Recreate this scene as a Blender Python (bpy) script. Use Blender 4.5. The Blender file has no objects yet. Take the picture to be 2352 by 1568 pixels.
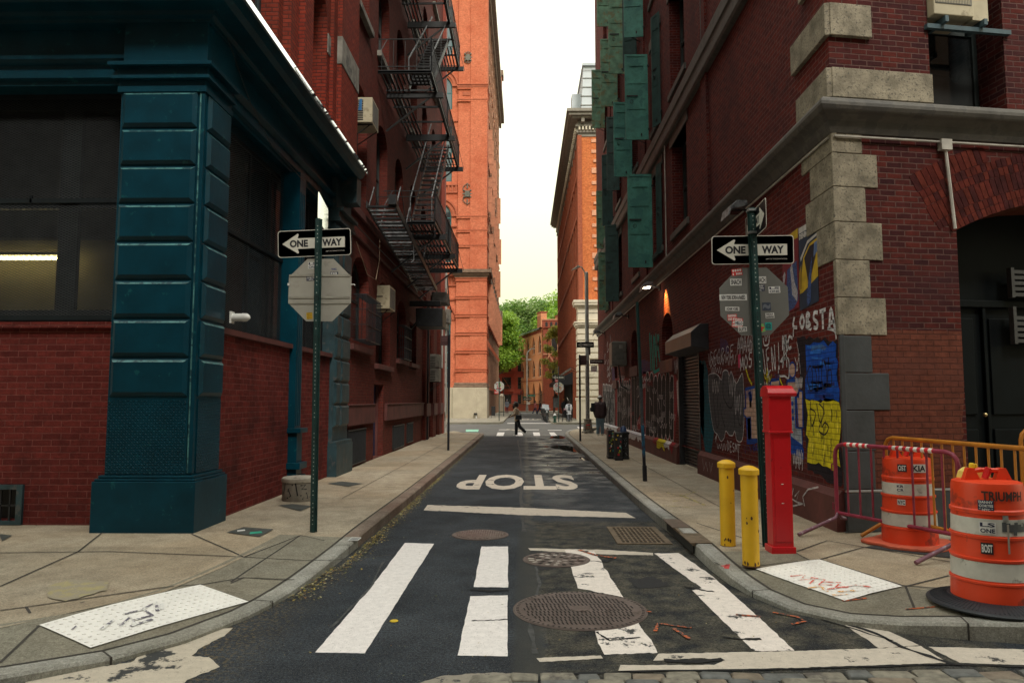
import bpy, math, random
from mathutils import Vector, Matrix
R = math.radians
rnd = random.Random(7)
S = bpy.context.scene
COL = S.collection

# ------------------------------------------------------------------ camera, sky, sun, exposure
EYE = 1.75
FPX, PCX, PCY = 1650.0, 1176.0, 784.0
PITCH = math.atan(135 / FPX)
YAW = math.atan(29 / FPX * math.cos(PITCH))
cd = bpy.data.cameras.new('camera'); cam = bpy.data.objects.new('camera', cd); COL.objects.link(cam)
cd.sensor_width = 36.0; cd.lens = 36.0 * FPX / 2352.0
cd.clip_start = 0.1; cd.clip_end = 1500
cam.location = (0, 0, EYE)
cam.rotation_euler = (R(90) + PITCH, 0, YAW)
S.camera = cam

SUN_EL, SUN_AZ = 48.0, 160.0          # azimuth clockwise from +Y (the way the lens looks)
world = bpy.data.worlds.new("World"); S.world = world; world.use_nodes = True
wn = world.node_tree.nodes; wl = world.node_tree.links
bg = wn['Background']
sky = wn.new('ShaderNodeTexSky'); sky.sky_type = 'NISHITA'; sky.sun_disc = False
sky.sun_elevation = R(SUN_EL); sky.sun_rotation = R(SUN_AZ)
sky.air_density = 1.0; sky.dust_density = 3.0; sky.ozone_density = 1.0
cloud = wn.new('ShaderNodeMixRGB'); cloud.inputs[0].default_value = 0.88
cloud.inputs[2].default_value = (9.5, 9.5, 8.7, 1)          # an unbroken pale cloud layer over the sky
wl.new(sky.outputs[0], cloud.inputs[1])
# an overcast sky is about three times brighter overhead than at the horizon
wtc = wn.new('ShaderNodeTexCoord'); wsp = wn.new('ShaderNodeSeparateXYZ'); wl.new(wtc.outputs['Generated'], wsp.inputs[0])
wmr = wn.new('ShaderNodeMapRange'); wmr.inputs[1].default_value = 0.0; wmr.inputs[2].default_value = 1.0; wmr.inputs[3].default_value = 0.0; wmr.inputs[4].default_value = 1.0; wl.new(wsp.outputs[2], wmr.inputs[0])
wmx = wn.new('ShaderNodeMixRGB'); wmx.blend_type = 'MULTIPLY'; wmx.inputs[0].default_value = 1.0; wgr = wn.new('ShaderNodeMixRGB'); wgr.inputs[1].default_value = (0.36, 0.355, 0.20, 1); wgr.inputs[2].default_value = (1.05, 1.05, 1.05, 1); wl.new(wmr.outputs[0], wgr.inputs[0])   # warm haze towards the horizon
wl.new(cloud.outputs[0], wmx.inputs[1]); wl.new(wgr.outputs[0], wmx.inputs[2]); wl.new(wmx.outputs[0], bg.inputs[0])
bg.inputs[1].default_value = 0.15
sd = bpy.data.lights.new('sun', 'SUN'); sd.energy = 1.3; sd.angle = R(12); sd.color = (1.0, 0.93, 0.82)
so = bpy.data.objects.new('sun', sd); COL.objects.link(so)
az = R(SUN_AZ); el = R(SUN_EL)
to_sun = Vector((math.sin(az) * math.cos(el), math.cos(az) * math.cos(el), math.sin(el)))
so.rotation_euler = to_sun.to_track_quat('Z', 'Y').to_euler(); so.location = (6, -10, 40)
S.view_settings.view_transform = 'Standard'; S.view_settings.look = 'None'
S.view_settings.exposure = 0.95; S.view_settings.gamma = 1.0
S.render.engine = 'CYCLES'
S.cycles.max_bounces = 6; S.cycles.diffuse_bounces = 4; S.cycles.glossy_bounces = 3
S.cycles.transparent_max_bounces = 12

# ------------------------------------------------------------------ survey helpers: sight lines of the photograph cut with real planes
_rot = Matrix.Rotation(YAW, 3, 'Z') @ Matrix.Rotation(PITCH, 3, 'X')
def ray(x, y): return _rot @ Vector(((x - PCX) / FPX, 1.0, -(y - PCY) / FPX))
def G(x, y, z=0.0):
    d = ray(x, y); t = (z - EYE) / d.z; return Vector((d.x * t, d.y * t, z))
def PX(x, y, X):
    d = ray(x, y); t = X / d.x; return Vector((X, d.y * t, EYE + d.z * t))
def PY(x, y, Y):
    d = ray(x, y); t = Y / d.y; return Vector((d.x * t, Y, EYE + d.z * t))

# ------------------------------------------------------------------ materials
_m = {}
def ramp(nt, fac, a, b, ca=(0, 0, 0, 1), cb=(1, 1, 1, 1)):
    n = nt.nodes.new('ShaderNodeValToRGB'); n.color_ramp.elements[0].position = a; n.color_ramp.elements[1].position = b
    n.color_ramp.elements[0].color = ca; n.color_ramp.elements[1].color = cb
    nt.links.new(fac, n.inputs[0]); return n.outputs[0]
def noise(nt, vec, scale, detail=4, rough=0.55):
    n = nt.nodes.new('ShaderNodeTexNoise'); n.inputs['Scale'].default_value = scale
    n.inputs['Detail'].default_value = detail; n.inputs['Roughness'].default_value = rough
    if vec is not None: nt.links.new(vec, n.inputs['Vector'])
    return n.outputs[0]
def mix(nt, fac, a, b, mode='MIX'):
    n = nt.nodes.new('ShaderNodeMixRGB'); n.blend_type = mode
    for i, v in ((0, fac), (1, a), (2, b)):
        if isinstance(v, (int, float)): n.inputs[i].default_value = v
        elif isinstance(v, tuple): n.inputs[i].default_value = v if len(v) == 4 else v + (1,)
        else: nt.links.new(v, n.inputs[i])
    return n.outputs[0]
def math_(nt, op, a, b=0.0):
    n = nt.nodes.new('ShaderNodeMath'); n.operation = op
    for i, v in ((0, a), (1, b)):
        if isinstance(v, (int, float)): n.inputs[i].default_value = v
        else: nt.links.new(v, n.inputs[i])
    return n.outputs[0]
def start(name):
    m = bpy.data.materials.new(name); m.use_nodes = True; nt = m.node_tree
    b = nt.nodes['Principled BSDF']; tc = nt.nodes.new('ShaderNodeTexCoord')
    return m, nt, b, tc.outputs['Object']
def bumpit(nt, b, h, strength, dist):
    n = nt.nodes.new('ShaderNodeBump'); n.inputs['Strength'].default_value = strength; n.inputs['Distance'].default_value = dist
    nt.links.new(h, n.inputs['Height']); nt.links.new(n.outputs[0], b.inputs['Normal'])
def mat(name, col, rough=0.7, metal=0.0, var=0.25, scale=6.0, bump=0.0, dirt=None, dscale=2.0, dcut=0.58, spec=0.5, emit=0.0):
    if name in _m: return _m[name]
    m, nt, b, vec = start(name)
    c = tuple(col) + (1,)
    n1 = noise(nt, vec, scale, 5)
    lo = tuple(x * (1 - var) for x in col) + (1,); hi = tuple(min(1, x * (1 + var)) for x in col) + (1,)
    out = ramp(nt, n1, 0.3, 0.7, lo, hi)
    if dirt:
        d = ramp(nt, noise(nt, vec, dscale, 8, 0.65), dcut, dcut + 0.06)
        out = mix(nt, d, out, tuple(dirt))
    nt.links.new(out, b.inputs['Base Color'])
    b.inputs['Roughness'].default_value = rough; b.inputs['Metallic'].default_value = metal
    b.inputs['Specular IOR Level'].default_value = spec
    if bump: bumpit(nt, b, noise(nt, vec, scale * 6, 6), bump, 0.01)
    if emit:
        b.inputs['Emission Color'].default_value = c; b.inputs['Emission Strength'].default_value = emit
    _m[name] = m; return m
def brick(name, c1, c2, mortar, ux=1.0, uy=1.0, w=0.215, h=0.075, ms=0.011, bump=0.6, grime=None, gscale=0.5, gcut=0.5, rough=0.85, gamt=0.7, paint=None, dist=0.012):
    """coursed brickwork in object space: u runs along the wall, v is height"""
    if name in _m: return _m[name]
    m, nt, b, vec = start(name)
    sp = nt.nodes.new('ShaderNodeSeparateXYZ'); nt.links.new(vec, sp.inputs[0])
    u = math_(nt, 'ADD', math_(nt, 'MULTIPLY', sp.outputs[0], ux), math_(nt, 'MULTIPLY', sp.outputs[1], uy))
    cb = nt.nodes.new('ShaderNodeCombineXYZ'); nt.links.new(u, cb.inputs[0]); nt.links.new(sp.outputs[2], cb.inputs[1])
    wob = nt.nodes.new('ShaderNodeMixRGB'); wob.blend_type = 'ADD'; wob.inputs[0].default_value = 0.012
    nz = nt.nodes.new('ShaderNodeTexNoise'); nz.inputs['Scale'].default_value = 5.0; nt.links.new(vec, nz.inputs['Vector'])
    nt.links.new(cb.outputs[0], wob.inputs[1]); nt.links.new(nz.outputs['Color'], wob.inputs[2])
    bt = nt.nodes.new('ShaderNodeTexBrick'); nt.links.new(wob.outputs[0], bt.inputs['Vector'])
    bt.inputs['Scale'].default_value = 1.0; bt.inputs['Brick Width'].default_value = w; bt.inputs['Row Height'].default_value = h
    bt.inputs['Mortar Size'].default_value = ms; bt.inputs['Mortar Smooth'].default_value = 0.4; bt.inputs['Bias'].default_value = -0.1
    bt.inputs['Color1'].default_value = tuple(c1) + (1,); bt.inputs['Color2'].default_value = tuple(c2) + (1,); bt.inputs['Mortar'].default_value = tuple(mortar) + (1,)
    out = bt.outputs['Color']
    v = ramp(nt, noise(nt, vec, 9.0, 6, 0.7), 0.25, 0.75, (0.62, 0.62, 0.62, 1), (1.3, 1.3, 1.3, 1))
    out = mix(nt, 1.0, out, v, 'MULTIPLY')
    if grime:
        g = ramp(nt, noise(nt, vec, gscale, 7, 0.6), gcut, gcut + 0.22)
        out = mix(nt, math_(nt, 'MULTIPLY', g, gamt), out, tuple(grime))
    if paint:
        out = mix(nt, 0.82, out, tuple(paint))
    nt.links.new(out, b.inputs['Base Color']); b.inputs['Roughness'].default_value = rough; b.inputs['Specular IOR Level'].default_value = 0.12
    inv = math_(nt, 'SUBTRACT', 1.0, bt.outputs['Fac'])
    hgt = math_(nt, 'ADD', inv, math_(nt, 'MULTIPLY', noise(nt, vec, 45.0, 5), 0.35))
    bumpit(nt, b, hgt, bump, dist)
    _m[name] = m; return m

# ------------------------------------------------------------------ mesh builder
class MB:
    def __init__(s): s.v = []; s.f = []; s.mi = []; s.mats = []; s.cuts = []
    def _mi(s, m):
        if m not in s.mats: s.mats.append(m)
        return s.mats.index(m)
    def add(s, vs, fs, m):
        o = len(s.v); k = s._mi(m); s.v += [Vector(p) for p in vs]; s.cuts.append((o, len(s.f)))
        for f in fs: s.f.append([o + i for i in f]); s.mi.append(k)
        return s
    def build_each(s, name, parent, **kw):
        """one object per added piece"""
        ends = s.cuts[1:] + [(len(s.v), len(s.f))]
        for (v0, f0), (v1, f1) in zip(s.cuts, ends):
            q = MB(); q.v = s.v[v0:v1]; q.f = [[i - v0 for i in f] for f in s.f[f0:f1]]; q.mi = [0] * (f1 - f0); q.mats = [s.mats[s.mi[f0]]]; q.build(name, parent, **kw)
    def poly(s, pts, m): return s.add(pts, [list(range(len(pts)))], m)
    def box(s, x0, x1, y0, y1, z0, z1, m, M=None):
        vs = [Vector((x, y, z)) for z in (z0, z1) for x, y in ((x0, y0), (x1, y0), (x1, y1), (x0, y1))]
        if M is not None: vs = [M @ p for p in vs]
        return s.add(vs, [(3, 2, 1, 0), (4, 5, 6, 7), (0, 1, 5, 4), (1, 2, 6, 5), (2, 3, 7, 6), (3, 0, 4, 7)], m)
    def prism(s, pts, off, m):
        """closed outline pts pushed by vector off"""
        n = len(pts); a = [Vector(p) for p in pts]; b = [p + Vector(off) for p in a]
        return s.add(a + b, [list(range(n))[::-1], [n + i for i in range(n)]] + [(i, (i + 1) % n, n + (i + 1) % n, n + i) for i in range(n)], m)
    def tube(s, pts, r, m, n=8, cap=True, closed=False):
        pts = [Vector(p) for p in pts]; k = len(pts); rs = r if isinstance(r, (list, tuple)) else [r] * k
        vs = []; up = None
        for i, p in enumerate(pts):
            if closed: t = pts[(i + 1) % k] - pts[i - 1]
            else: t = (pts[min(i + 1, k - 1)] - pts[max(i - 1, 0)])
            t.normalize()
            if up is None:
                up = Vector((0, 0, 1)) if abs(t.z) < 0.9 else Vector((0, 1, 0))
            a = t.cross(up).normalized(); b = a.cross(t).normalized(); up = b
            for j in range(n):
                q = 2 * math.pi * (j + .5) / n; vs.append(p + (a * math.cos(q) + b * math.sin(q)) * rs[i])
        fs = []
        for i in range(k if closed else k - 1):
            i2 = (i + 1) % k
            for j in range(n): fs.append((i * n + j, i2 * n + j, i2 * n + (j + 1) % n, i * n + (j + 1) % n))
        if cap and not closed: fs += [list(range(n)), list(range((k - 1) * n, k * n))[::-1]]
        return s.add(vs, fs, m)
    def lathe(s, prof, c, m, n=32, sx=1.0, sy=1.0):
        c = Vector(c); vs = []
        for r_, z in prof:
            for j in range(n):
                q = 2 * math.pi * j / n; vs.append(c + Vector((math.cos(q) * r_ * sx, math.sin(q) * r_ * sy, z)))
        fs = [(i * n + j, i * n + (j + 1) % n, (i + 1) * n + (j + 1) % n, (i + 1) * n + j) for i in range(len(prof) - 1) for j in range(n)]
        fs += [list(range(n))[::-1], list(range((len(prof) - 1) * n, len(prof) * n))]
        return s.add(vs, fs, m)
    def ball(s, c, r, m, n=12, k=8, sc=(1, 1, 1)):
        c = Vector(c); vs = []
        for i in range(1, k):
            t = math.pi * i / k
            for j in range(n):
                q = 2 * math.pi * j / n; vs.append(c + Vector((math.sin(t) * math.cos(q) * sc[0], math.sin(t) * math.sin(q) * sc[1], math.cos(t) * sc[2])) * r)
        vs += [c + Vector((0, 0, r * sc[2])), c - Vector((0, 0, r * sc[2]))]; T = (k - 1) * n
        fs = [(i * n + j, (i + 1) * n + j, (i + 1) * n + (j + 1) % n, i * n + (j + 1) % n) for i in range(k - 2) for j in range(n)]
        fs += [(T, j, (j + 1) % n) for j in range(n)] + [(T + 1, (k - 2) * n + (j + 1) % n, (k - 2) * n + j) for j in range(n)]
        return s.add(vs, fs, m)
    def ribbon(s, pts, w, m, P):
        """flat stroke: pts in plane coordinates, P maps (u,v) to the world"""
        n = len(pts); vs = []
        for i, (x, y) in enumerate(pts):
            x0, y0 = pts[max(i - 1, 0)]; x1, y1 = pts[min(i + 1, n - 1)]
            dx, dy = x1 - x0, y1 - y0; L = math.hypot(dx, dy) or 1; ww = (w[i] if isinstance(w, list) else w) / 2
            vs += [P(x - dy / L * ww, y + dx / L * ww), P(x + dy / L * ww, y - dx / L * ww)]
        return s.add(vs, [(2 * i, 2 * i + 1, 2 * i + 3, 2 * i + 2) for i in range(n - 1)], m)
    def text(s, txt, m, P, w=None, h=None, x=0.0, y=0.0, bold=0.0, font_sx=1.0):
        """txt fitted to a w x h box centred at x, y of the plane P"""
        cu = bpy.data.curves.new('lettering', 'FONT'); cu.body = txt; cu.align_x = 'CENTER'; cu.offset = bold; cu.resolution_u = 3
        ob = bpy.data.objects.new('lettering', cu); COL.objects.link(ob)
        dg = bpy.context.evaluated_depsgraph_get(); me = bpy.data.meshes.new_from_object(ob.evaluated_get(dg))
        vs = [tuple(v.co) for v in me.vertices]; fs = [list(p.vertices) for p in me.polygons]
        bpy.data.objects.remove(ob); bpy.data.curves.remove(cu); bpy.data.meshes.remove(me)
        if not vs: return s
        a, b = min(v[0] for v in vs), max(v[0] for v in vs); c, d = min(v[1] for v in vs), max(v[1] for v in vs)
        kx = w / (b - a) if w else None; ky = h / (d - c) if h else None
        kx = kx or ky; ky = ky or kx
        return s.add([P(x + (v[0] - (a + b) / 2) * kx, y + (v[1] - (c + d) / 2) * ky) for v in vs], fs, m)
    def build(s, name, parent=None, smooth=None, bevel=0.0, seg=2, remesh=0.0, solid=0.0):
        org = parent_world(parent)
        me = bpy.data.meshes.new(name); me.from_pydata([tuple(p - org) for p in s.v], [], s.f); 
        for m in s.mats: me.materials.append(m)
        me.polygons.foreach_set('material_index', s.mi)
        if smooth is not None:
            me.polygons.foreach_set('use_smooth', [True] * len(me.polygons))
            me.update()
            if smooth < 180: me.set_sharp_from_angle(angle=R(smooth))
        me.update()
        o = bpy.data.objects.new(name, me); COL.objects.link(o)
        if parent is not None: o.parent = parent
        if bevel:
            b = o.modifiers.new('bevel', 'BEVEL'); b.width = bevel; b.segments = seg; b.limit_method = 'ANGLE'; b.angle_limit = R(40); b.use_clamp_overlap = True
        if remesh:
            b = o.modifiers.new('remesh', 'REMESH'); b.mode = 'VOXEL'; b.voxel_size = remesh; b.use_smooth_shade = True
            b = o.modifiers.new('smooth', 'SMOOTH'); b.iterations = 2
        return o
def parent_world(p):
    v = Vector((0, 0, 0))
    while p is not None: v = v + Vector(p.location); p = p.parent
    return v
def tag(o, label=None, cat=None, group=None, kind=None):
    if label: o['label'] = label
    if cat: o['category'] = cat
    if group: o['group'] = group
    if kind: o['kind'] = kind
    return o
def thing(name, label, cat, loc, group=None):
    o = bpy.data.objects.new(name, None); COL.objects.link(o); o.location = loc; o.empty_display_size = 0.2
    return tag(o, label, cat, group)
def struct(o): o['kind'] = 'structure'; return o
def plane(o, U, V, N=None, n=0.0):
    o = Vector(o); U = Vector(U); V = Vector(V); N = Vector(N) if N is not None else U.cross(V)
    return lambda u, v, d=0.0: o + U * u + V * v + N * (n + d)
def duplicate(root, loc, label=None, rot=None):
    r = root.copy(); COL.objects.link(r); r.location = loc
    if rot is not None: r.rotation_euler = rot
    if label: r['label'] = label
    for c in list(root.children):
        d = c.copy(); COL.objects.link(d); d.parent = r
        for g in list(c.children):
            e = g.copy(); COL.objects.link(e); e.parent = d
    return r

# wall with openings: fn(u, z, d) -> world, d = depth into the wall
def arch_pts(u0, u1, zs, zt, kind, n=10):
    """points of an opening's head from (u1, zs) over the crown to (u0, zs)"""
    c = (u0 + u1) / 2; a = (u1 - u0) / 2; hgt = zt - zs; out = []
    for i in range(n + 1):
        t = math.pi * i / n
        if kind == 'seg': x = math.cos(t); out.append((c + a * x, zs + hgt * (1 - x * x)))
        elif kind == 'round': out.append((c + a * math.cos(t), zs + hgt * math.sin(t)))
        else:
            x = math.cos(t); out.append((c + a * x, zs + hgt * (1 - abs(x) ** 1.6)))
    return out
def wall(mb, fn, u0, u1, z0, z1, ops, m, depth=0.3, mr=None):
    """ops: (a, b, lo, hi, spring or None, kind)"""
    mr = mr or m
    us = sorted({u0, u1, *[o[0] for o in ops], *[o[1] for o in ops]}); zs = sorted({z0, z1, *[o[2] for o in ops], *[o[3] for o in ops]})
    us = [u for u in us if u0 <= u <= u1]; zs = [z for z in zs if z0 <= z <= z1]
    for i in range(len(us) - 1):
        run = None
        for j in range(len(zs) - 1):
            cu, cz = (us[i] + us[i + 1]) / 2, (zs[j] + zs[j + 1]) / 2
            if any(o[0] < cu < o[1] and o[2] < cz < o[3] for o in ops): continue
            mb.poly([fn(us[i], zs[j], 0), fn(us[i + 1], zs[j], 0), fn(us[i + 1], zs[j + 1], 0), fn(us[i], zs[j + 1], 0)], m)
    for o in ops:
        a, b, lo, hi = o[:4]; sp = o[4] if len(o) > 4 else None; kind = o[5] if len(o) > 5 else 'round'
        dd = o[6] if len(o) > 6 else depth
        if sp is None: head = [(b, hi), (a, hi)]; sp = hi
        else:
            head = arch_pts(a, b, sp, hi, kind); h = len(head) // 2
            mb.poly([fn(b, hi, 0)] + [fn(u, z, 0) for u, z in head[:h + 1]][::-1] if False else [fn(u, z, 0) for u, z in head[:h + 1]] + [fn(b, hi, 0)], m)
            mb.poly([fn(u, z, 0) for u, z in head[h:]] + [fn(a, hi, 0)], m)
        loop = [(a, lo), (b, lo)] + head
        for k in range(len(loop)):
            p, q = loop[k], loop[(k + 1) % len(loop)]
            mb.poly([fn(p[0], p[1], 0), fn(q[0], q[1], 0), fn(q[0], q[1], dd), fn(p[0], p[1], dd)], mr)
def window(parent, fn, a, b, lo, hi, sp=None, kind='round', d=0.22, mf=None, mg=None, cols=2, rows=2, fw=0.06, glass_label=None, t=0.05):
    """sash window filling an opening, set back d; frame mesh with the panes as a child"""
    f = MB(); mf = mf or mat('window_frame_dark', (0.02, 0.03, 0.03), 0.5); mg = mg or mat_glass_dark()
    top = sp if sp is not None else hi
    def bar(u0, u1, z0, z1, dd=0.0):
        vs = [fn(u, z, d + dd + e) for e in (0, t) for u, z in ((u0, z0), (u1, z0), (u1, z1), (u0, z1))]
        f.add(vs, [(0, 1, 2, 3), (7, 6, 5, 4), (0, 4, 5, 1), (1, 5, 6, 2), (2, 6, 7, 3), (3, 7, 4, 0)], mf)
    bar(a, a + fw, lo, top); bar(b - fw, b, lo, top); bar(a + fw, b - fw, lo, lo + fw * 1.3)
    if sp is None: bar(a + fw, b - fw, hi - fw, hi)
    else:
        hd = arch_pts(a, b, sp, hi, kind); hi2 = arch_pts(a + fw, b - fw, sp, hi - fw, kind)
        for k in range(len(hd) - 1):
            f.poly([fn(*hd[k], d), fn(*hd[k + 1], d), fn(*hi2[k + 1], d), fn(*hi2[k], d)], mf)
            f.poly([fn(*hi2[k], d), fn(*hi2[k + 1], d), fn(*hi2[k + 1], d + t), fn(*hi2[k], d + t)], mf)
    for k in range(1, rows):
        z = lo + (hi - lo) * k / rows; bar(a + fw, b - fw, z - fw * .45, z + fw * .45, 0.01)
    for k in range(1, cols):
        u = a + (b - a) * k / cols; bar(u - fw * .3, u + fw * .3, lo + fw, (hi if sp is None else hi - fw * 1.5), 0.015)
    w = f.build('window', parent)
    g = MB(); pts = [(a, lo), (b, lo)] + ([(b, hi), (a, hi)] if sp is None else arch_pts(a, b, sp, hi, kind))
    g.poly([fn(u, z, d + t * .7) for u, z in pts], mg); g.build('glass', w)
    return w
def mat_glass_dark():
    if 'glass_dark' in _m: return _m['glass_dark']
    m, nt, b, vec = start('glass_dark')
    nt.links.new(ramp(nt, noise(nt, vec, 0.9, 2), 0.35, 0.7, (0.006, 0.008, 0.009, 1), (0.05, 0.055, 0.055, 1)), b.inputs['Base Color'])
    b.inputs['Roughness'].default_value = 0.06; b.inputs['Specular IOR Level'].default_value = 0.6
    bumpit(nt, b, noise(nt, vec, 1.5, 2), 0.08, 0.05)
    _m['glass_dark'] = m; return m
def sky_glass():
    if 'sky_glass' in _m: return _m['sky_glass']
    m, nt, b, vec = start('sky_glass')
    b.inputs['Base Color'].default_value = (0.12, 0.15, 0.17, 1); b.inputs['Roughness'].default_value = 0.05; b.inputs['Metallic'].default_value = 0.75
    bumpit(nt, b, noise(nt, vec, 1.2, 2), 0.05, 0.05)
    _m['sky_glass'] = m; return m

# ================================================================== THE SETTING: road, kerbs, pavements, markings
def asphalt_mat():
    m, nt, b, vec = start('asphalt')
    sp = nt.nodes.new('ShaderNodeSeparateXYZ'); nt.links.new(vec, sp.inputs[0]); X, Y = sp.outputs[0], sp.outputs[1]
    def band(v, a, bb, soft):
        lo = nt.nodes.new('ShaderNodeMapRange'); lo.inputs[1].default_value = a - soft; lo.inputs[2].default_value = a + soft; nt.links.new(v, lo.inputs[0])
        hi = nt.nodes.new('ShaderNodeMapRange'); hi.inputs[1].default_value = bb + soft; hi.inputs[2].default_value = bb - soft; nt.links.new(v, hi.inputs[0])
        return math_(nt, 'MULTIPLY', lo.outputs[0], hi.outputs[0])
    big = noise(nt, vec, 0.7, 6, 0.6); mid = noise(nt, vec, 5.0, 6, 0.65); fine = noise(nt, vec, 120.0, 3, 0.7)
    wob = math_(nt, 'ADD', X, math_(nt, 'MULTIPLY', math_(nt, 'SUBTRACT', mid, 0.5), 0.25))
    base = ramp(nt, big, 0.3, 0.72, (0.014, 0.019, 0.026, 1), (0.040, 0.047, 0.057, 1))
    # old gravelly surfacing on the right of the seam near the crossing
    old = math_(nt, 'MULTIPLY', band(wob, 0.12, 3.4, 0.05), band(Y, 2.0, 10.6, 0.15))
    oldc = ramp(nt, mid, 0.38, 0.68, (0.014, 0.017, 0.021, 1), (0.085, 0.078, 0.060, 1))
    c = mix(nt, old, base, oldc)
    # light stone showing in the surface
    c = mix(nt, 1.0, c, ramp(nt, noise(nt, vec, 42.0, 8, 0.85), 0.40, 0.58, (0.28, 0.28, 0.28, 1), (1.95, 1.95, 1.92, 1)), 'MULTIPLY')
    c = mix(nt, 1.0, c, ramp(nt, noise(nt, vec, 1.7, 8, 0.7), 0.34, 0.66, (0.62, 0.62, 0.64, 1), (1.25, 1.25, 1.22, 1)), 'MULTIPLY')
    spk = ramp(nt, fine, 0.58, 0.64); c = mix(nt, math_(nt, 'MULTIPLY', spk, 0.8), c, (0.19, 0.185, 0.17))
    spk2 = ramp(nt, noise(nt, vec, 46.0, 2, 0.6), 0.70, 0.74); c = mix(nt, math_(nt, 'MULTIPLY', spk2, 0.75), c, (0.30, 0.26, 0.16))
    # dusty seam down the middle of the lane
    seam = math_(nt, 'MULTIPLY', band(math_(nt, 'ADD', X, math_(nt, 'MULTIPLY', math_(nt, 'SUBTRACT', noise(nt, vec, 2.0, 5), 0.5), 0.3)), 0.0, 0.13, 0.03), ramp(nt, mid, 0.35, 0.55))
    c = mix(nt, math_(nt, 'MULTIPLY', seam, 0.75), c, (0.10, 0.095, 0.08))
    strip = math_(nt, 'MULTIPLY', band(X, -0.08, 0.13, 0.03), band(Y, 3.0, 10.0, 0.3)); c = mix(nt, math_(nt, 'MULTIPLY', strip, 0.8), c, (0.045, 0.047, 0.046))
    # beyond the junction the surface is older and paler
    far = band(Y, 35.6, 200.0, 0.3); c = mix(nt, far, c, ramp(nt, big, 0.3, 0.7, (0.11, 0.11, 0.11, 1), (0.15, 0.148, 0.14, 1)))
    grit = math_(nt, 'MULTIPLY', band(X, -3.2, -1.95, 0.25), band(Y, 3.0, 35, 0.3)); c = mix(nt, math_(nt, 'MULTIPLY', math_(nt, 'MULTIPLY', grit, ramp(nt, noise(nt, vec, 30.0, 4), 0.5, 0.6)), 0.7), c, (0.16, 0.12, 0.06))
    nt.links.new(c, b.inputs['Base Color'])
    # damp film on the right half of the lane
    wetm = math_(nt, 'MULTIPLY', band(X, 0.15, 2.3, 0.45), band(Y, 13.0, 37.0, 4.0))
    wet = math_(nt, 'MULTIPLY', wetm, ramp(nt, noise(nt, vec, 1.1, 5, 0.6), 0.42, 0.6))
    ro = nt.nodes.new('ShaderNodeMapRange'); ro.inputs[3].default_value = 0.8; ro.inputs[4].default_value = 0.27; nt.links.new(wet, ro.inputs[0])
    nt.links.new(ro.outputs[0], b.inputs['Roughness'])
    nt.links.new(math_(nt, 'ADD', 0.16, math_(nt, 'MULTIPLY', wet, 0.5)), b.inputs['Specular IOR Level'])
    hgt = math_(nt, 'ADD', math_(nt, 'MULTIPLY', fine, 1.0), math_(nt, 'MULTIPLY', mid, 0.6))
    bp = nt.nodes.new('ShaderNodeBump'); bp.inputs['Distance'].default_value = 0.012
    nt.links.new(math_(nt, 'SUBTRACT', 0.75, math_(nt, 'MULTIPLY', wet, 0.6)), bp.inputs['Strength']); nt.links.new(hgt, bp.inputs['Height']); nt.links.new(bp.outputs[0], b.inputs['Normal'])
    return m
ASPH = asphalt_mat()
def concrete_mat(name, lo, hi, warm=(0.20, 0.135, 0.075), streak=True):
    m, nt, b, vec = start(name)
    c = ramp(nt, noise(nt, vec, 1.3, 7, 0.62), 0.28, 0.72, tuple(lo) + (1,), tuple(hi) + (1,))
    c = mix(nt, math_(nt, 'MULTIPLY', ramp(nt, noise(nt, vec, 0.45, 4), 0.4, 0.62), 0.55), c, warm)
    c = mix(nt, 1.0, c, ramp(nt, noise(nt, vec, 48.0, 8, 0.85), 0.40, 0.60, (0.60, 0.59, 0.57, 1), (1.20, 1.20, 1.19, 1)), 'MULTIPLY')
    c = mix(nt, 1.0, c, ramp(nt, noise(nt, vec, 4.5, 8, 0.75), 0.32, 0.60, (0.74, 0.72, 0.70, 1), (1.08, 1.08, 1.08, 1)), 'MULTIPLY')
    bk = nt.nodes.new('ShaderNodeTexBrick'); bk.inputs['Scale'].default_value = 1.0; bk.inputs['Brick Width'].default_value = 1.55; bk.inputs['Row Height'].default_value = 1.6; bk.inputs['Mortar Size'].default_value = 0.0; bk.offset = 0.0
    bk.inputs['Color1'].default_value = (.86, .86, .84, 1); bk.inputs['Color2'].default_value = (1.08, 1.07, 1.05, 1); nt.links.new(vec, bk.inputs['Vector']); c = mix(nt, 1.0, c, bk.outputs['Color'], 'MULTIPLY')
    c = mix(nt, math_(nt, 'MULTIPLY', ramp(nt, noise(nt, vec, 120.0, 3, 0.75), 0.57, 0.63), 0.6), c, tuple(x * 0.3 for x in lo))
    c = mix(nt, math_(nt, 'MULTIPLY', ramp(nt, noise(nt, vec, 90.0, 2, 0.7), 0.66, 0.72), 0.6), c, tuple(min(.8, x * 1.7) for x in hi))
    vo = nt.nodes.new('ShaderNodeTexVoronoi'); vo.inputs['Scale'].default_value = 2.6; nt.links.new(vec, vo.inputs['Vector'])
    gum = ramp(nt, vo.outputs['Distance'], 0.035, 0.06, (1, 1, 1, 1), (0, 0, 0, 1))
    c = mix(nt, math_(nt, 'MULTIPLY', gum, 0.75), c, (0.035, 0.032, 0.03))
    nt.links.new(c, b.inputs['Base Color']); b.inputs['Roughness'].default_value = 0.82
    bumpit(nt, b, noise(nt, vec, 90.0, 5, 0.75), 0.6, 0.008)
    return m
CONC = concrete_mat('pavement_concrete', (0.31, 0.268, 0.205), (0.49, 0.43, 0.335), warm=(0.35, 0.26, 0.165))
CONC2 = concrete_mat('new_concrete', (0.28, 0.27, 0.23), (0.38, 0.36, 0.31), warm=(0.28, 0.25, 0.19))
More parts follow.
